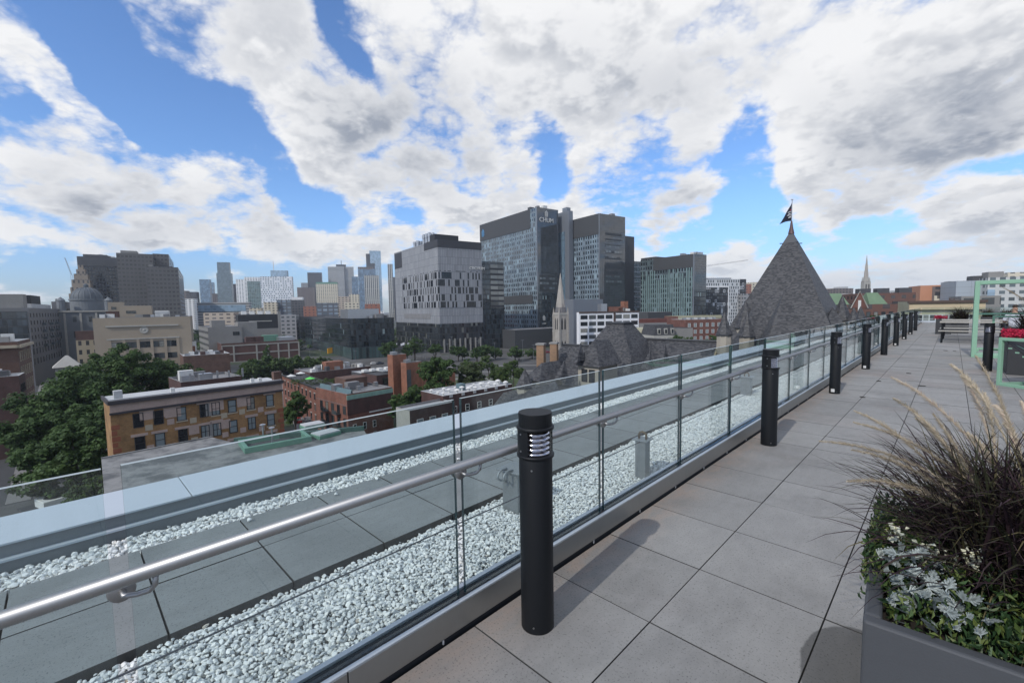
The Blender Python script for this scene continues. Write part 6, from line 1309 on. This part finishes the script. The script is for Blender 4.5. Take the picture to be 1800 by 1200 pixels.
sky_b('tower', 'small dark tower just right of the big grey office slabs', None, 328, 345, 513, 900, 'sk_dark')
sky_b('tower', 'pale low tower with fine window grid just right of the grey slabs', None, 323, 341, 525, 780, 'sk_white')
sky_b('tower', 'brown sliver tower hugging the right edge of the grey slabs', None, 319, 328, 511, 860, 'sk_brown')
sky_b('tower', 'curved looking teal glass tower, left one of the blue twin', None, 350, 368, 491, D0_, 'sk_blue')
sky_b('tower', 'narrow lower teal glass tower, right one of the blue twin', None, 366, 374, 496, D0_+80, 'sk_blue')
sky_b('tower', 'tall lone dark teal tower narrowing near its top', None, 380, 406, 480, D0_, 'sk_teal')
b = sky_b('tower', 'slimmer flat topped upper block of the tall lone dark teal tower', None, 381, 402, 461, D0_+10, 'sk_teal')
sky_b('tower', 'brown low tower right of the lone dark teal tower', None, 405, 415, 499, D0_+50, 'sk_brown')
sky_b('tower', 'low brown block between the blue twin and lone teal tower', None, 370, 382, 516, D0_+60, 'sk_brown')
sky_b('tower', 'white balcony tower at the left of the white hospital group', None, 414, 429, 491, 1150, 'sk_white')
sky_b('tower', 'white topped tower with dark green glass face in the white group', None, 429, 457, 487, 1120, 'sk_white')
sky_b('tower', 'dark green glass slab in front of the white topped tower', None, 434, 457, 494, 1105, 'sk_greenglass')
b = sky_b('tower', 'wide white patterned hospital block with mast and glass penthouse', None, 457, 513, 486, 1100, 'sk_whitepat')
lb(b, 'penthouse', 'sk_glass', b.W*.16, b.W*.68, 4, 20, b.H+.1, b.H+15); lb(b, 'mast', 'frame_white', b.W*.58, b.W*.60, 8, 9, b.H+15, b.H+37)
sky_b('tower', 'brown tower with pale vertical ribs right of the white group', None, 522, 553, 505, D0_, 'sk_brownband')
sky_b('tower', 'dark grey tall tower rising behind the brown ribbed tower', None, 540, 565, 479, 1500, 'sk_dark')
sky_b('tower', 'grey small block at the left foot of the dark grey tower', None, 529, 541, 497, 1460, 'sk_grey')
b = sky_b('tower', 'rounded cream block with green copper roof line', None, 555, 593, 499, 1150, 'sk_cream'); lb(b, 'copper_roof', 'copper_green', .5, b.W-.5, .5, 15, b.H+.1, b.H+4.5)
b = sky_b('tower', 'tall pale grey cross shaped banded tower with short mast', None, 576, 621, 469, 1550, 'sk_greybands'); lb(b, 'centre_bay', 'sk_greybands', b.W*.36, b.W*.68, -8, 0, 0, b.H+.3); lb(b, 'crown', 'sk_dark', b.W*.3, b.W*.68, 3, 18, b.H+.1, b.H+8); lb(b, 'mast', 'frame_dark', b.W*.47, b.W*.49, 8, 10, b.H+8, b.H+22)
sky_b('tower', 'dark blue narrow tower right of the banded grey tower', None, 618, 629, 486, 1500, 'sk_blue')
b = sky_b('tower', 'broad blue glass tower with brown crown', None, 629, 660, 473, 1280, 'sk_blue'); lb(b, 'crown', 'sk_brown', b.W*.15, b.W, 1, 15, b.H+.1, b.H+6)
sky_b('tower', 'light striped tower in front of the broad blue glass tower', None, 640, 666, 484, 1180, 'sk_stripe')
sky_b('tower', 'tallest pale blue glass tower of the skyline', None, 649, 669, 441, 1700, 'sk_glass'); sky_b('tower', 'dark slim slab joined to the left of the tallest pale tower', None, 643, 650, 446, 1690, 'sk_dark')
sky_b('tower', 'slim dark blue tower below the tallest pale tower', None, 644, 659, 463, 1450, 'sk_dark')
sky_b('tower', 'pale striped glass tower right of the broad blue tower', None, 659, 668, 466, 1400, 'sk_glass')
sky_b('tower', 'dark and white striped slim tower beside the grey research block', None, 667, 681, 464, 1250, 'sk_stripe', side='sk_dark')
sky_b('tower', 'small dark blue tower half hidden by the research block', None, 684, 700, 487, 1400, 'sk_dark')
# lower row
b = sky_b('office_block', 'long low cream and glass office block with horizontal bands', None, 346, 437, 531, 700, 'sk_greybands', cat='building', roof='roof_light'); lb(b, 'glass_band', 'sk_glass', b.W*.06, b.W*.98, -.4, 0, b.H-14, b.H-4)
sky_b('office_block', 'tan low building with a row of small square windows', None, 357, 411, 549, 430, 'sk_beige', cat='building', roof='roof_light')
sky_b('office_block', 'small cream villa like block below the white towers', None, 438, 458, 541, 640, 'sk_cream', cat='building', roof='roof_dark')
sky_b('office_block', 'cream apartment block below the white patterned hospital', None, 463, 487, 531, 640, 'sk_cream', cat='building')
sky_b('office_block', 'blue grey glass block right of the cream apartments', None, 486, 514, 527, 650, 'sk_frame', cat='building')
b = sky_b('office_block', 'dark block with white top floor near the skyline centre', None, 512, 532, 527, 640, 'sk_dark', cat='building'); lb(b, 'white_top', 'white_paint', .2, b.W-.2, .5, 10, b.H+.1, b.H+4)
sky_b('office_block', 'small red brown brick block between dark and framed blocks', None, 533, 555, 538, 600, 'sk_brick', cat='building')
sky_b('office_block', 'dark grey framed glass block below the rounded cream one', None, 556, 593, 532, 560, 'sk_frame', cat='building')
sky_b('office_block', 'beige banded low block right of the framed glass block', None, 593, 614, 521, 800, 'sk_beige', cat='building')
sky_b('office_block', 'cream stepped block below the dark blue narrow tower', None, 613, 631, 517, 850, 'sk_cream', cat='building')
sky_b('office_block', 'pale low block behind the black glass roof housing', None, 605, 631, 531, 620, 'sk_cream', cat='building')
sky_b('office_block', 'red brick low block behind the black glass office', None, 641, 668, 534, 520, 'sk_brick', cat='building'); sky_b('office_block', 'dusky brick low block left of the research building', None, 662, 700, 540, 470, 'sk_brick', cat='building')
sky_b('office_block', 'grey low block with white roof, right behind the museum', None, 492, 520, 553, 420, 'sk_grey', cat='building', roof='roof_light')
sky_b('office_block', 'low dark block filling the gap below the white towers', None, 436, 470, 552, 520, 'sk_dark', cat='building')
RR = np.random.RandomState(44); names_ = ['beige', 'cream', 'grey', 'white', 'brick', 'dark', 'brown', 'pale striped']
# small anonymous blocks filling the gaps at the skyline foot
for k in range(26):
    px = 330+14*k+RR.uniform(-4, 4); yy = hor(px)-RR.uniform(0, 14); dd = RR.uniform(850, 1400); i = RR.randint(0, 8)
    b = sky_b('low_block', f'tiny {names_[i]} block low in the skyline haze, no {k+1} from the left', None, px, px+RR.uniform(8, 18), yy, dd, ['sk_beige', 'sk_cream', 'sk_grey', 'sk_white', 'sk_brick', 'sk_dark', 'sk_brown', 'sk_stripe'][i], cat='building'); b.t['label'] = 'one of many tiny low blocks filling the foot of the distant skyline'; b.t['group'] = 'tiny low blocks at the foot of the skyline'
for k in range(14):
    px = 0+24*k+RR.uniform(-5, 5); yy = hor(px)-RR.uniform(-2, 5); dd = RR.uniform(600, 1100)
    b = sky_b('low_block', 'x', None, px, px+RR.uniform(14, 26), yy, dd, ['sk_beige', 'sk_grey', 'sk_brick', 'sk_dark'][k % 4], cat='building'); b.t['label'] = 'one of the tiny low blocks on the horizon behind the grey office slabs'; b.t['group'] = 'tiny low blocks at the left horizon'
# cranes
def crane(label, px, py, d, pxe, pye, luff, mast=60):
    a = at(px, py, d); e = at(pxe, pye, d); t = thing('tower_crane', label, 'crane', (a.x, a.y, a.z-mast)); v = e-a; n = 14; w = 1.1 if luff else 1.5
    m_ = MB(); up = Vector((0, 0, 1)) if not luff else Vector((v.y, -v.x, 0)).normalized()
    for o in (-.5, .5): m_.tube([tuple(Vector((0, 0, mast))+up*w*o), tuple(Vector((0, 0, mast))+v+up*w*o*.6)], .16, 4)
    for k in range(n):
        p = Vector((0, 0, mast))+v*k/n; q = Vector((0, 0, mast))+v*(k+1)/n; s_ = 1 if k % 2 else -1; m_.tube([tuple(p+up*w*.5*s_), tuple(q-up*w*.5*s_)], .1, 3)
    m_.build('jib', 'crane_grey', t)
    m_ = MB()
    for x in (-.8, .8):
        for y in (-.8, .8): m_.tube([(x, y, 0), (x, y, mast)], .14, 4)
    for k in range(int(mast/3)): m_.tube([(-.8, -.8, 3*k), (.8, -.8, 3*k+3)], .08, 3).tube([(-.8, .8, 3*k+3), (.8, .8, 3*k)], .08, 3)
    m_.build('mast', 'crane_grey', t); return t
pm('crane_grey', (.24, .24, .26), .6)
crane('luffing crane with steep jib left of the stepped beige tower', 126, 484, 520, 114, 453, True, 20); crane('tower crane with long level jib beyond the right hospital wing', 1238, 468, 700, 1315, 457, False, 60)
# ================================================================ RIGHT HORIZON
F('rt_brick', (.13, .07, .055), (.06, .05, .05), 4.2, 3.6, .4, .45, gvar=.5); F('rt_salmon', (.46, .22, .13), (.46, .22, .13), 5, 5, 0, 0); F('rt_white', (.52, .54, .55), (.06, .08, .09), 60, 3.6, 1., .44, gvar=.3); F('rt_grid', (.50, .51, .50), (.07, .09, .10), 3.6, 3.4, .6, .5, gvar=.5)
F('rt_bluegrey', (.34, .38, .42), (.34, .38, .42), 6, 3, 0, 0, wvar=.05, joint=.04)
sky_b('low_block', 'small brown block right of the condo tower', None, 1310, 1321, 499, 600, 'sk_brick', az=GA+25, cat='building'); sky_b('low_block', 'sunlit yellow cream slab left behind the great slate roof', None, 1322, 1345, 496, 620, 'sk_cream', az=GA+25, cat='building'); sky_b('low_block', 'grey low block below the yellow cream slab', None, 1306, 1330, 516, 420, 'sk_grey', az=GA+25, cat='building')
sky_b('low_block', 'cream stepped block just right of the great slate roof', None, 1451, 1468, 507, 700, 'sk_cream', az=40, cat='building'); b = sky_b('low_block', 'flat brown hall with white roof cap right of the great roof', None, 1469, 1500, 507, 640, 'sk_brown', az=40, cat='building'); lb(b, 'roof_cap', 'roof_light', b.W*.35, b.W*.8, 3, 15, b.H+.1, b.H+2.5)
sky_b('low_block', 'long low white building right of the great slate roof', None, 1452, 1508, 517, 420, 'sk_white', az=40, cat='building', roof='roof_light')
# distant church
p = at(1524, 448, 520); t = thing('church_tower', 'distant stone church tower with needle spire on the right horizon', 'church', (p.x, p.y, GZ), math.radians(35)); H_ = p.z-GZ
MB().box((-3.4, -3.4, 0), (3.4, 3.4, H_-31)).build('tower', 'limestone', t); MB().frustum(oc(2.3), H_-26, oc(.1), H_).build('spire', 'spire_stone', t); MB().prism(oc(2.7), H_-31, H_-26).build('belfry', 'limestone', t)
MB().prism(oc(4.1), H_-31.01, H_-30).build('cornice', 'spire_stone', t)
for k in range(4):
    a = math.pi/4+k*math.pi/2; MB().frustum([(-.6, -.6), (.6, -.6), (.6, .6), (-.6, .6)], 0, [(-.05, -.05), (.05, -.05), (.05, .05), (-.05, .05)], 6).build('pinnacle', 'limestone', t, (3.5*math.cos(a), 3.5*math.sin(a), H_-31))
for u in (-1.4, 1.4): MB().box((u-.6, -3.55, H_-42), (u+.6, -3.4, H_-34)).build('belfry_opening', 'frame_dark', t)
b = bldg('brick_hall', 'dark red brick hall with green copper roofs and white gables', 'building', None, 1452, 1578, 536, 130, 'rt_brick', az=62, roof='roof_dark', par=.2, wl=16)
for k, (a_, w_, lab) in enumerate(((.04, .30, 0), (.62, .25, 1))): MB().frustum([(b.W*a_, .2), (b.W*(a_+w_), .2), (b.W*(a_+w_), 9), (b.W*a_, 9)], b.H+.04, [(b.W*a_+.8, 4.4), (b.W*(a_+w_)-.8, 4.4), (b.W*(a_+w_)-.8, 4.8), (b.W*a_+.8, 4.8)], b.H+3.4).build('copper_roof', 'copper_pale' if 'copper_pale' in MATS else (pm('copper_pale', (.13, .20, .12), .6, ns=.6, na=.25) and 'copper_pale'), b.t)
MB().add([(b.W*.36, -.25, b.H-1), (b.W*.58, -.25, b.H-1), (b.W*.47, -.25, b.H+3.6), (b.W*.36, .2, b.H-1), (b.W*.58, .2, b.H-1), (b.W*.47, .2, b.H+3.6)], [(0, 1, 2), (5, 4, 3), (0, 2, 5, 3), (2, 1, 4, 5)]).build('gable', 'brick_r2', b.t)
MB().tube([(b.W*.35, -.35, b.H-1), (b.W*.47, -.35, b.H+3.8), (b.W*.59, -.35, b.H-1)], .16, 4).build('gable_trim', 'limestone', b.t); lb(b, 'gable_window', 'frame_white', b.W*.45, b.W*.49, -.35, -.26, b.H-2, b.H+1.2)
for r_ in range(2):
    for k in range(9): window(b, 'front', 1.5+k*(b.W-3)/8, b.H-3.6-r_*3.4, 1., 1.5, 'frame_dark', 'pane', 'sash')
b = bldg('brick_institution', 'large dark brown brick building stretching below the far church spire', 'building', None, 1506, 1610, 516, 215, 'rt_brick', az=62, roof='roof_dark', par=.6, wl=20)
for k in range(3): lb(b, 'deep_terrace', 'frame_dark', b.W*.62, b.W*.82, -.5, 0, b.H-6-k*4, b.H-4-k*4)
for k, u in enumerate((.1, .42, .8)): lb(b, 'roof_plant', 'mech_dark', b.W*u, b.W*u+5, 4, 8, b.H-.6, b.H+2.4)
sky_b('low_block', 'white gridded residential block behind the dark brick institution', None, 1582, 1618, 510, 360, 'rt_grid', az=62, cat='building')
b = bldg('salmon_block', 'salmon brick block with brown glazed right half on the right horizon', 'building', None, 1618, 1681, 502, 260, 'rt_salmon', az=72, roof='roof_grey', par=.5, wl=20)
lb(b, 'brown_half', 'sk_brown', b.W*.34, b.W, -.3, 0, 0, b.H-.8); lb(b, 'lit_windows', 'sk_cream', b.W*.40, b.W*.75, -.5, -.3, b.H-12, b.H-6); lb(b, 'roof_plant', 'mech_dark', b.W*.85, b.W*.99, 3, 10, b.H-.5, b.H+2)
b = bldg('bluegrey_block', 'plain blue grey windowless block behind the tall mint frame', 'building', None, 1681, 1739, 494, 235, 'rt_bluegrey', az=72, roof='roof_grey', par=.4, wl=20); lb(b, 'roof_plant', 'mech_dark', b.W*.58, b.W, 3, 10, b.H-.4, b.H+2.5)
b = bldg('white_block', 'white office block with dark strip windows at the right edge', 'building', None, 1737, 1850, 488, 225, 'rt_grid', az=72, roof='roof_grey', par=.4, wl=20); lb(b, 'roof_plant', 'concrete', b.W*.05, b.W*.3, 3, 10, b.H-.4, b.H+3); lb(b, 'glass_band', 'sk_glass', 0, b.W*.12, -.3, 0, 0, b.H-6)
sky_b('low_block', 'cream upper block above the white office block at the right edge', None, 1772, 1850, 479, 330, 'sk_cream', az=72, cat='building')
b = bldg('cornice_building', 'long buff building with a deep brown cornice beyond the terrace end', 'building', None, 1600, 1728, 530, 82, 'pale_tin', az=78, roof='roof_dark', par=.2, wl=12)
lb(b, 'cornice', 'cornice_tan' if 'cornice_tan' in MATS else (pm('cornice_tan', (.50, .41, .27), .8, ns=.5, na=.12) and 'cornice_tan'), -.2, b.W+.2, -.6, 0, b.H-1.5, b.H-.35); lb(b, 'cornice_top', 'brown_panel', -.4, b.W+.4, -.9, 0, b.H-.34, b.H+.1)
for k in range(9): window(b, 'front', 1.4+k*(b.W-2.6)/8, b.H-4.0, 1.0, 1.6, 'frame_white', 'pane', 'sash')
b = bldg('low_block', 'pale low concrete building right of the buff cornice building', 'building', None, 1690, 1760, 521, 120, 'conc_win', az=78, roof='roof_grey', par=.3, wl=12)
# our own roof beyond the end railing
tag(MB().box((-4.6, YE+1, -1.2), (16, YE+9, -.7)).build('flat_roof', 'membrane'), kind='structure'); tag(MB().box((-4.6, YE+1, GZ), (16, YE+8.9, -1.21)).build('building_wall', 'outer_wall'), 'plain grey wall of the lower roof beyond the far glass railing', 'wall')
tag(MB().box((-1.2, -6, GZ+.02), (16, YE+.9, -.47)).build('building_wall', 'outer_wall'), 'plain grey wall of the building carrying the terrace', 'wall')
# ================================================================ TREES
def T(label, px, py, d, h, rad, seed, **k):
    """py = top of the crown as seen; trunk reaches the street"""
    p = at(px, py, d); return tree(label, (p.x, p.y, GZ), p.z-GZ, rad, seed, **k) if h is None else tree(label, (p.x, p.y, p.z-h), h, rad, seed, **k)
T('huge leafy tree, biggest of all, filling the left beside the yellow brick block', 105, 650, 90, None, 9.5, 101, n=28000, size=.42, nb=18, trunkh=.2, low=.16)
T('tall dark tree rising before the beige court building, left of its white neighbour', 215, 603, 112, None, 9.5, 102, n=24000, size=.42, nb=15, trunkh=.3)
T('mid green tree spreading behind the left end of the yellow brick block', 285, 628, 120, None, 7.5, 103, n=13000, size=.42, nb=12, mat='leaf_dark')
T('lower left tree overhanging the street at the left edge', 60, 712, 82, None, 6.5, 104, n=15000, size=.38, nb=13, low=.2)
T('shaded tree tight against the left corner of the yellow brick block', 160, 700, 76, None, 6.5, 105, n=15000, size=.38, nb=13, low=.2)
T('low spreading tree in the shade below the huge leafy tree, nearest the railing', 125, 745, 69, None, 5.2, 165, n=12000, size=.36, nb=12, low=.2)
T('low dark tree by the left street, left of the shaded low trees', 70, 768, 74, None, 4.6, 166, n=9000, size=.36, nb=11, low=.2)
T('small pale green bush like tree by the pavement at lower left', 150, 838, 60, 9, 2.6, 106, n=3500, size=.25, nb=8, mat='leaf_mid')
T('conical dark evergreen in front of the brick warehouse', 468, 603, 205, None, 4.6, 107, n=6000, size=.5, shape='cone', nb=9)
for k, (px, py, r, lab) in enumerate(((432, 638, 5.5, 'left'), (450, 632, 5.5, 'second'), (492, 627, 6, 'third'), (515, 625, 5.5, 'fourth'), (545, 624, 5.5, 'fifth'), (566, 626, 4.5, 'rightmost'))):
    T(f'{lab} tree of the row at the foot of the brick warehouse and black glass block', px, py, 195+6*k, None, r, 110+k, n=3800, size=.5, nb=8, mat='leaf_dark' if k % 2 else 'leaf_mid', group='trees by the brick warehouse')
T('round dark street tree between the yellow block and the red brick condos', 516, 690, 104, None, 3.6, 120, n=6000, size=.33, nb=9, trunkh=.4)
T('big dark round tree in front of the brick modern houses', 767, 627, 118, None, 5.6, 121, n=11000, size=.36, nb=12)
T('low dark tree left of the vent covered roof', 728, 676, 104, None, 4.2, 122, n=7000, size=.34, nb=9); T('low dark tree behind the brown row house', 708, 690, 100, None, 3.5, 123, n=5000, size=.34, nb=8)
T('olive round tree right of the big dark round tree', 830, 636, 122, None, 4.6, 124, n=7500, size=.34, nb=10, mat='leaf_olive')
for k in range(12):
    px = (682, 715, 728, 765, 805, 812, 838, 852, 870, 905, 912, 935)[k]; py = (600, 606, 593, 604, 608, 612, 610, 606, 610, 608, 614, 612)[k]
    T(f'{ordn[k] if k < 8 else ["ninth", "tenth", "eleventh", "twelfth"][k-8]} of the dark trees along the foot of the hospital, from the left' if k else 'leftmost of the dark trees along the foot of the hospital', px, py, 262+(k % 3)*8, None, (6, 4, 7, 5, 5, 4, 5, 6, 5, 5, 4, 5)[k], 130+k, n=2600, size=.6, nb=7, group='trees along the foot of the hospital')
for k in range(9):
    px = (822, 842, 858, 872, 888, 902, 912, 868, 884)[k]; py = (630, 634, 624, 640, 638, 632, 644, 652, 648)[k]
    T(f'{ordn[k]} small light green tree in the little park, from the left' if k < 7 else ('small light green park tree nearest the slate roofs' if k == 7 else 'small light green park tree just behind the nearest one'), px, py, 158+(k % 4)*10, None, 3.2, 150+k, n=2200, size=.34, nb=7, mat='leaf_mid', group='small park trees', trunkh=.5)
for k, (px, py, d) in enumerate(((1195, 588, 150), (1212, 592, 150), (1254, 588, 160), (1540, 552, 62), (1184, 592, 140))):
    T(('bushy tree before the blank grey house wall', 'dark tree right of the blank grey house wall', 'dark tree at the left foot of the great slate roof', 'dark tree right of the great slate roof, before the brick hall', 'dark low tree left of the blank grey house wall')[k], px, py, d, None, 3. if d > 100 else 1.6, 160+k, n=3000, size=.3 if d > 100 else .16, nb=7)
# far off greenery as a mass
V_, F_, T_ = [], [], []; 
bl_ = []
RR = np.random.RandomState(8)
for k in range(60):
    px = RR.uniform(330, 700); d = RR.uniform(340, 700); p = onz(px, hor(px)+24700/d, GZ); bl_.append((p.x, p.y, GZ+7, 11, 11, 6))
tag(link('treetops', crown_mesh(bl_, 14000, 1.1, 9, 'leaf_dark', k=3)), 'distant dark green street trees scattered between the low blocks', 'trees', kind='stuff')
# ================================================================ STREET THINGS
pm('lamp_metal', (.20, .21, .22), .5, .5); pm('car_white', (.6, .6, .6), .3); pm('car_red', (.35, .03, .03), .3); pm('car_dark', (.03, .032, .038), .25); pm('car_blue', (.05, .09, .16), .3); pm('car_silver', (.3, .31, .33), .3, .5); pm('tyre', (.01, .01, .01), .8); pm('flag_white', (.6, .62, .66), .8)
def car(p, rz, mat, label, group=None, bus=False):
    t = thing('parked_car' if not bus else 'van', label, 'car' if not bus else 'van', (p.x, p.y, GZ+.012), rz, group); L, W_, h = (4.4, 1.8, 1.42) if not bus else (6.5, 2.1, 2.6)
    m_ = MB(); z0 = .28; zb = .82 if not bus else 1.1
    m_.prism([(-L/2, -W_/2+.12), (-L/2+.15, -W_/2), (L/2-.3, -W_/2), (L/2, -W_/2+.25), (L/2, W_/2-.25), (L/2-.3, W_/2), (-L/2+.15, W_/2), (-L/2, W_/2-.12)], z0, zb)
    m_.build('body', mat, t, bevel=.06)
    a, b_ = (-L*.42, L*.22) if not bus else (-L*.48, L*.38)
    MB().frustum([(a, -W_/2+.06), (b_+.25, -W_/2+.06), (b_+.25, W_/2-.06), (a, W_/2-.06)], zb+.001, [(a+.35, -W_/2+.25), (b_-.35, -W_/2+.25), (b_-.35, W_/2-.25), (a+.35, W_/2-.25)], h-.05).build('windows', 'pane', t)
    MB().box((a+.33, -W_/2+.23, h-.049), (b_-.33, W_/2-.23, h)).build('roof', mat, t, bevel=.02)
    for x in (-L*.31, L*.31):
        for y in (-W_/2+.02, W_/2-.22):
            MB().lathe([(0, 0), (.33, 0), (.33, .2), (0, .2)], 14).build('wheel', 'tyre', t, (x, y, .33)).rotation_euler.x = -math.pi/2
    return t
rd_ = (P(500, 640)-P(590, 790)); rzc = math.atan2(rd_.y, rd_.x)
for k, (px, py, mt, lab) in enumerate(((533, 752, 'car_dark', 'black car parked nearest in the narrow street between brick blocks'), (524, 742, 'car_red', 'dark red car parked in the narrow street beside the round tree'), (541, 741, 'car_silver', 'silver car parked against the red brick condos'), (519, 733, 'car_dark', 'dark car parked farthest in the narrow street'))):
    car(P(px, py), rzc, mt, lab, 'cars parked in the narrow street')
for k, (px, py, mt, lab) in enumerate(((930, 622, 'car_white', 'white van on the boulevard before the church tower'), (962, 620, 'car_red', 'red car on the boulevard between the brick chimneys'), (668, 640, 'car_dark', 'dark car at the foot of the black glass block'), (658, 640, 'car_white', 'white car at the foot of the black glass block'), (905, 640, 'car_silver', 'silver car passing the little park'))):
    car(P(px, py), 1.35, mt, lab, 'cars on the boulevard', bus=(k == 0))
def pole(px, ytop, ybase, label, kind='lamp', group=None):
    p = P(px, ybase); d = math.hypot(p.x, p.y); q = at(px, ytop, 24700/(ybase-hor(px))); h = q.z-GZ
    t = thing('street_lamp' if kind == 'lamp' else 'flagpole', label, 'street lamp' if kind == 'lamp' else 'flagpole', (p.x, p.y, GZ), .8, group); r = .12
    MB().tube([(0, 0, 0), (0, 0, h)], [r, r*.6], 8).build('pole', 'lamp_metal', t)
    if kind == 'lamp': MB().box((-1.0, -.12, h-.25), (1.0, .12, h-.1)).build('lamp_head', 'lamp_metal', t)
    else:
        v = [(-2.4*j/5, .2*math.sin(j), h-.2-1.5*i-.16*j) for i in range(2) for j in range(6)]
        o = MB().add(v, [(j, j+1, 6+j+1, 6+j) for j in range(5)]).build('flag_cloth', 'flag_white', t); o.modifiers.new('th', 'SOLIDIFY').thickness = .03
    return t
for k, (px, yt, yb) in enumerate(((699, 600, 632), (712, 599, 633), (724, 598, 634))): pole(px, yt, yb, ('left', 'middle', 'right')[k]+' flagpole of the three with drooping pale flags before the hospital', 'flag', 'flagpoles before the hospital')
for k, (px, yt, yb) in enumerate(((691, 606, 634), (742, 602, 634), (748, 591, 634), (788, 602, 632), (795, 590, 632), (841, 597, 634), (846, 591, 634), (870, 600, 634), (919, 596, 638), (938, 604, 638), (545, 610, 636), (564, 612, 636), (625, 613, 640))):
    pole(px, yt, yb, f'{"leftmost" if px == 545 else ["", ""][0]}thin grey lamp post on the boulevard, {px-540} steps', 'lamp', 'lamp posts on the boulevard')
lamp_where = ['left of the three flagpoles', 'shorter one just right of the flagpoles', 'tallest one right of the flagpoles', 'shorter one under the middle of the research block', 'taller one under the middle of the research block', 'left one of the pair under the black link tower', 'right one of the pair under the black link tower', 'before the foot of the hospital front', 'before the hospital corner, left of the church', 'nearest the left of the church tower', 'left one before the brick warehouse end', 'beside the yellow billboard', 'before the corner of the black glass block']
for o, w_ in zip([o for o in COL.objects if o.get('group') == 'lamp posts on the boulevard'], lamp_where): o['label'] = 'thin grey lamp post, '+w_
# street sign, condenser at the lower left
p = P(72, 905); q = at(72, 850, 24700/(905-hor(72)))
t = thing('street_sign', 'tall white parking sign plate with two round symbols on a thin post', 'sign', (p.x, p.y, GZ), -.85); zt = q.z-GZ+1.3
MB().tube([(0, 0, 0), (0, 0, zt)], .05, 6).build('post', 'lamp_metal', t); MB().box((-.45, -.12, zt-2.6), (.45, -.06, zt)).build('plate', 'frame_white', t)
for zz, mt in ((zt-.65, 'frame_dark'), (zt-1.95, 'frame_dark')):
    MB().tube([(.3*math.cos(a), -.14, zz+.3*math.sin(a)) for a in np.linspace(0, 2*math.pi, 17)], .05, 4).tube([(-.2, -.14, zz+.2), (.2, -.14, zz-.2)], .04, 4).build('symbol', mt, t)
p = onz(97, 886, GZ+3.2); t = thing('condenser', 'white rooftop air condenser with a round black fan, lower left', 'air conditioner', (p.x, p.y, GZ+3.2), .3)
MB().box((-1.7, -1.7, 0), (1.7, 1.7, 1.2)).build('case', 'frame_white', t, bevel=.05); MB().lathe([(0, 1.21), (1.1, 1.21), (1.15, 1.26), (1.2, 1.21)], 20).build('fan', 'frame_dark', t)
t = thing('garden_shed', 'low dark flat roofed shed under the white condenser', 'shed', (p.x, p.y, GZ), .3); MB().box((-3, -3, 0), (3, 3, 3.0)).build('walls', 'brick_old', t); MB().box((-3.2, -3.2, 3.01), (3.2, 3.2, 3.19)).build('roof', 'roof_dark', t)

# ================================================================ AIR
m, N = newmat('haze_air')
N.n('OutputMaterial', {'Volume': N.n('VolumePrincipled', {'Color': (.80, .88, 1.0, 1), 'Density': .00014, 'Anisotropy': .3})})
tag(MB().box((-3200, -400, GZ-1), (1200, 3200, 130)).build('haze', 'haze_air'), kind='stuff')
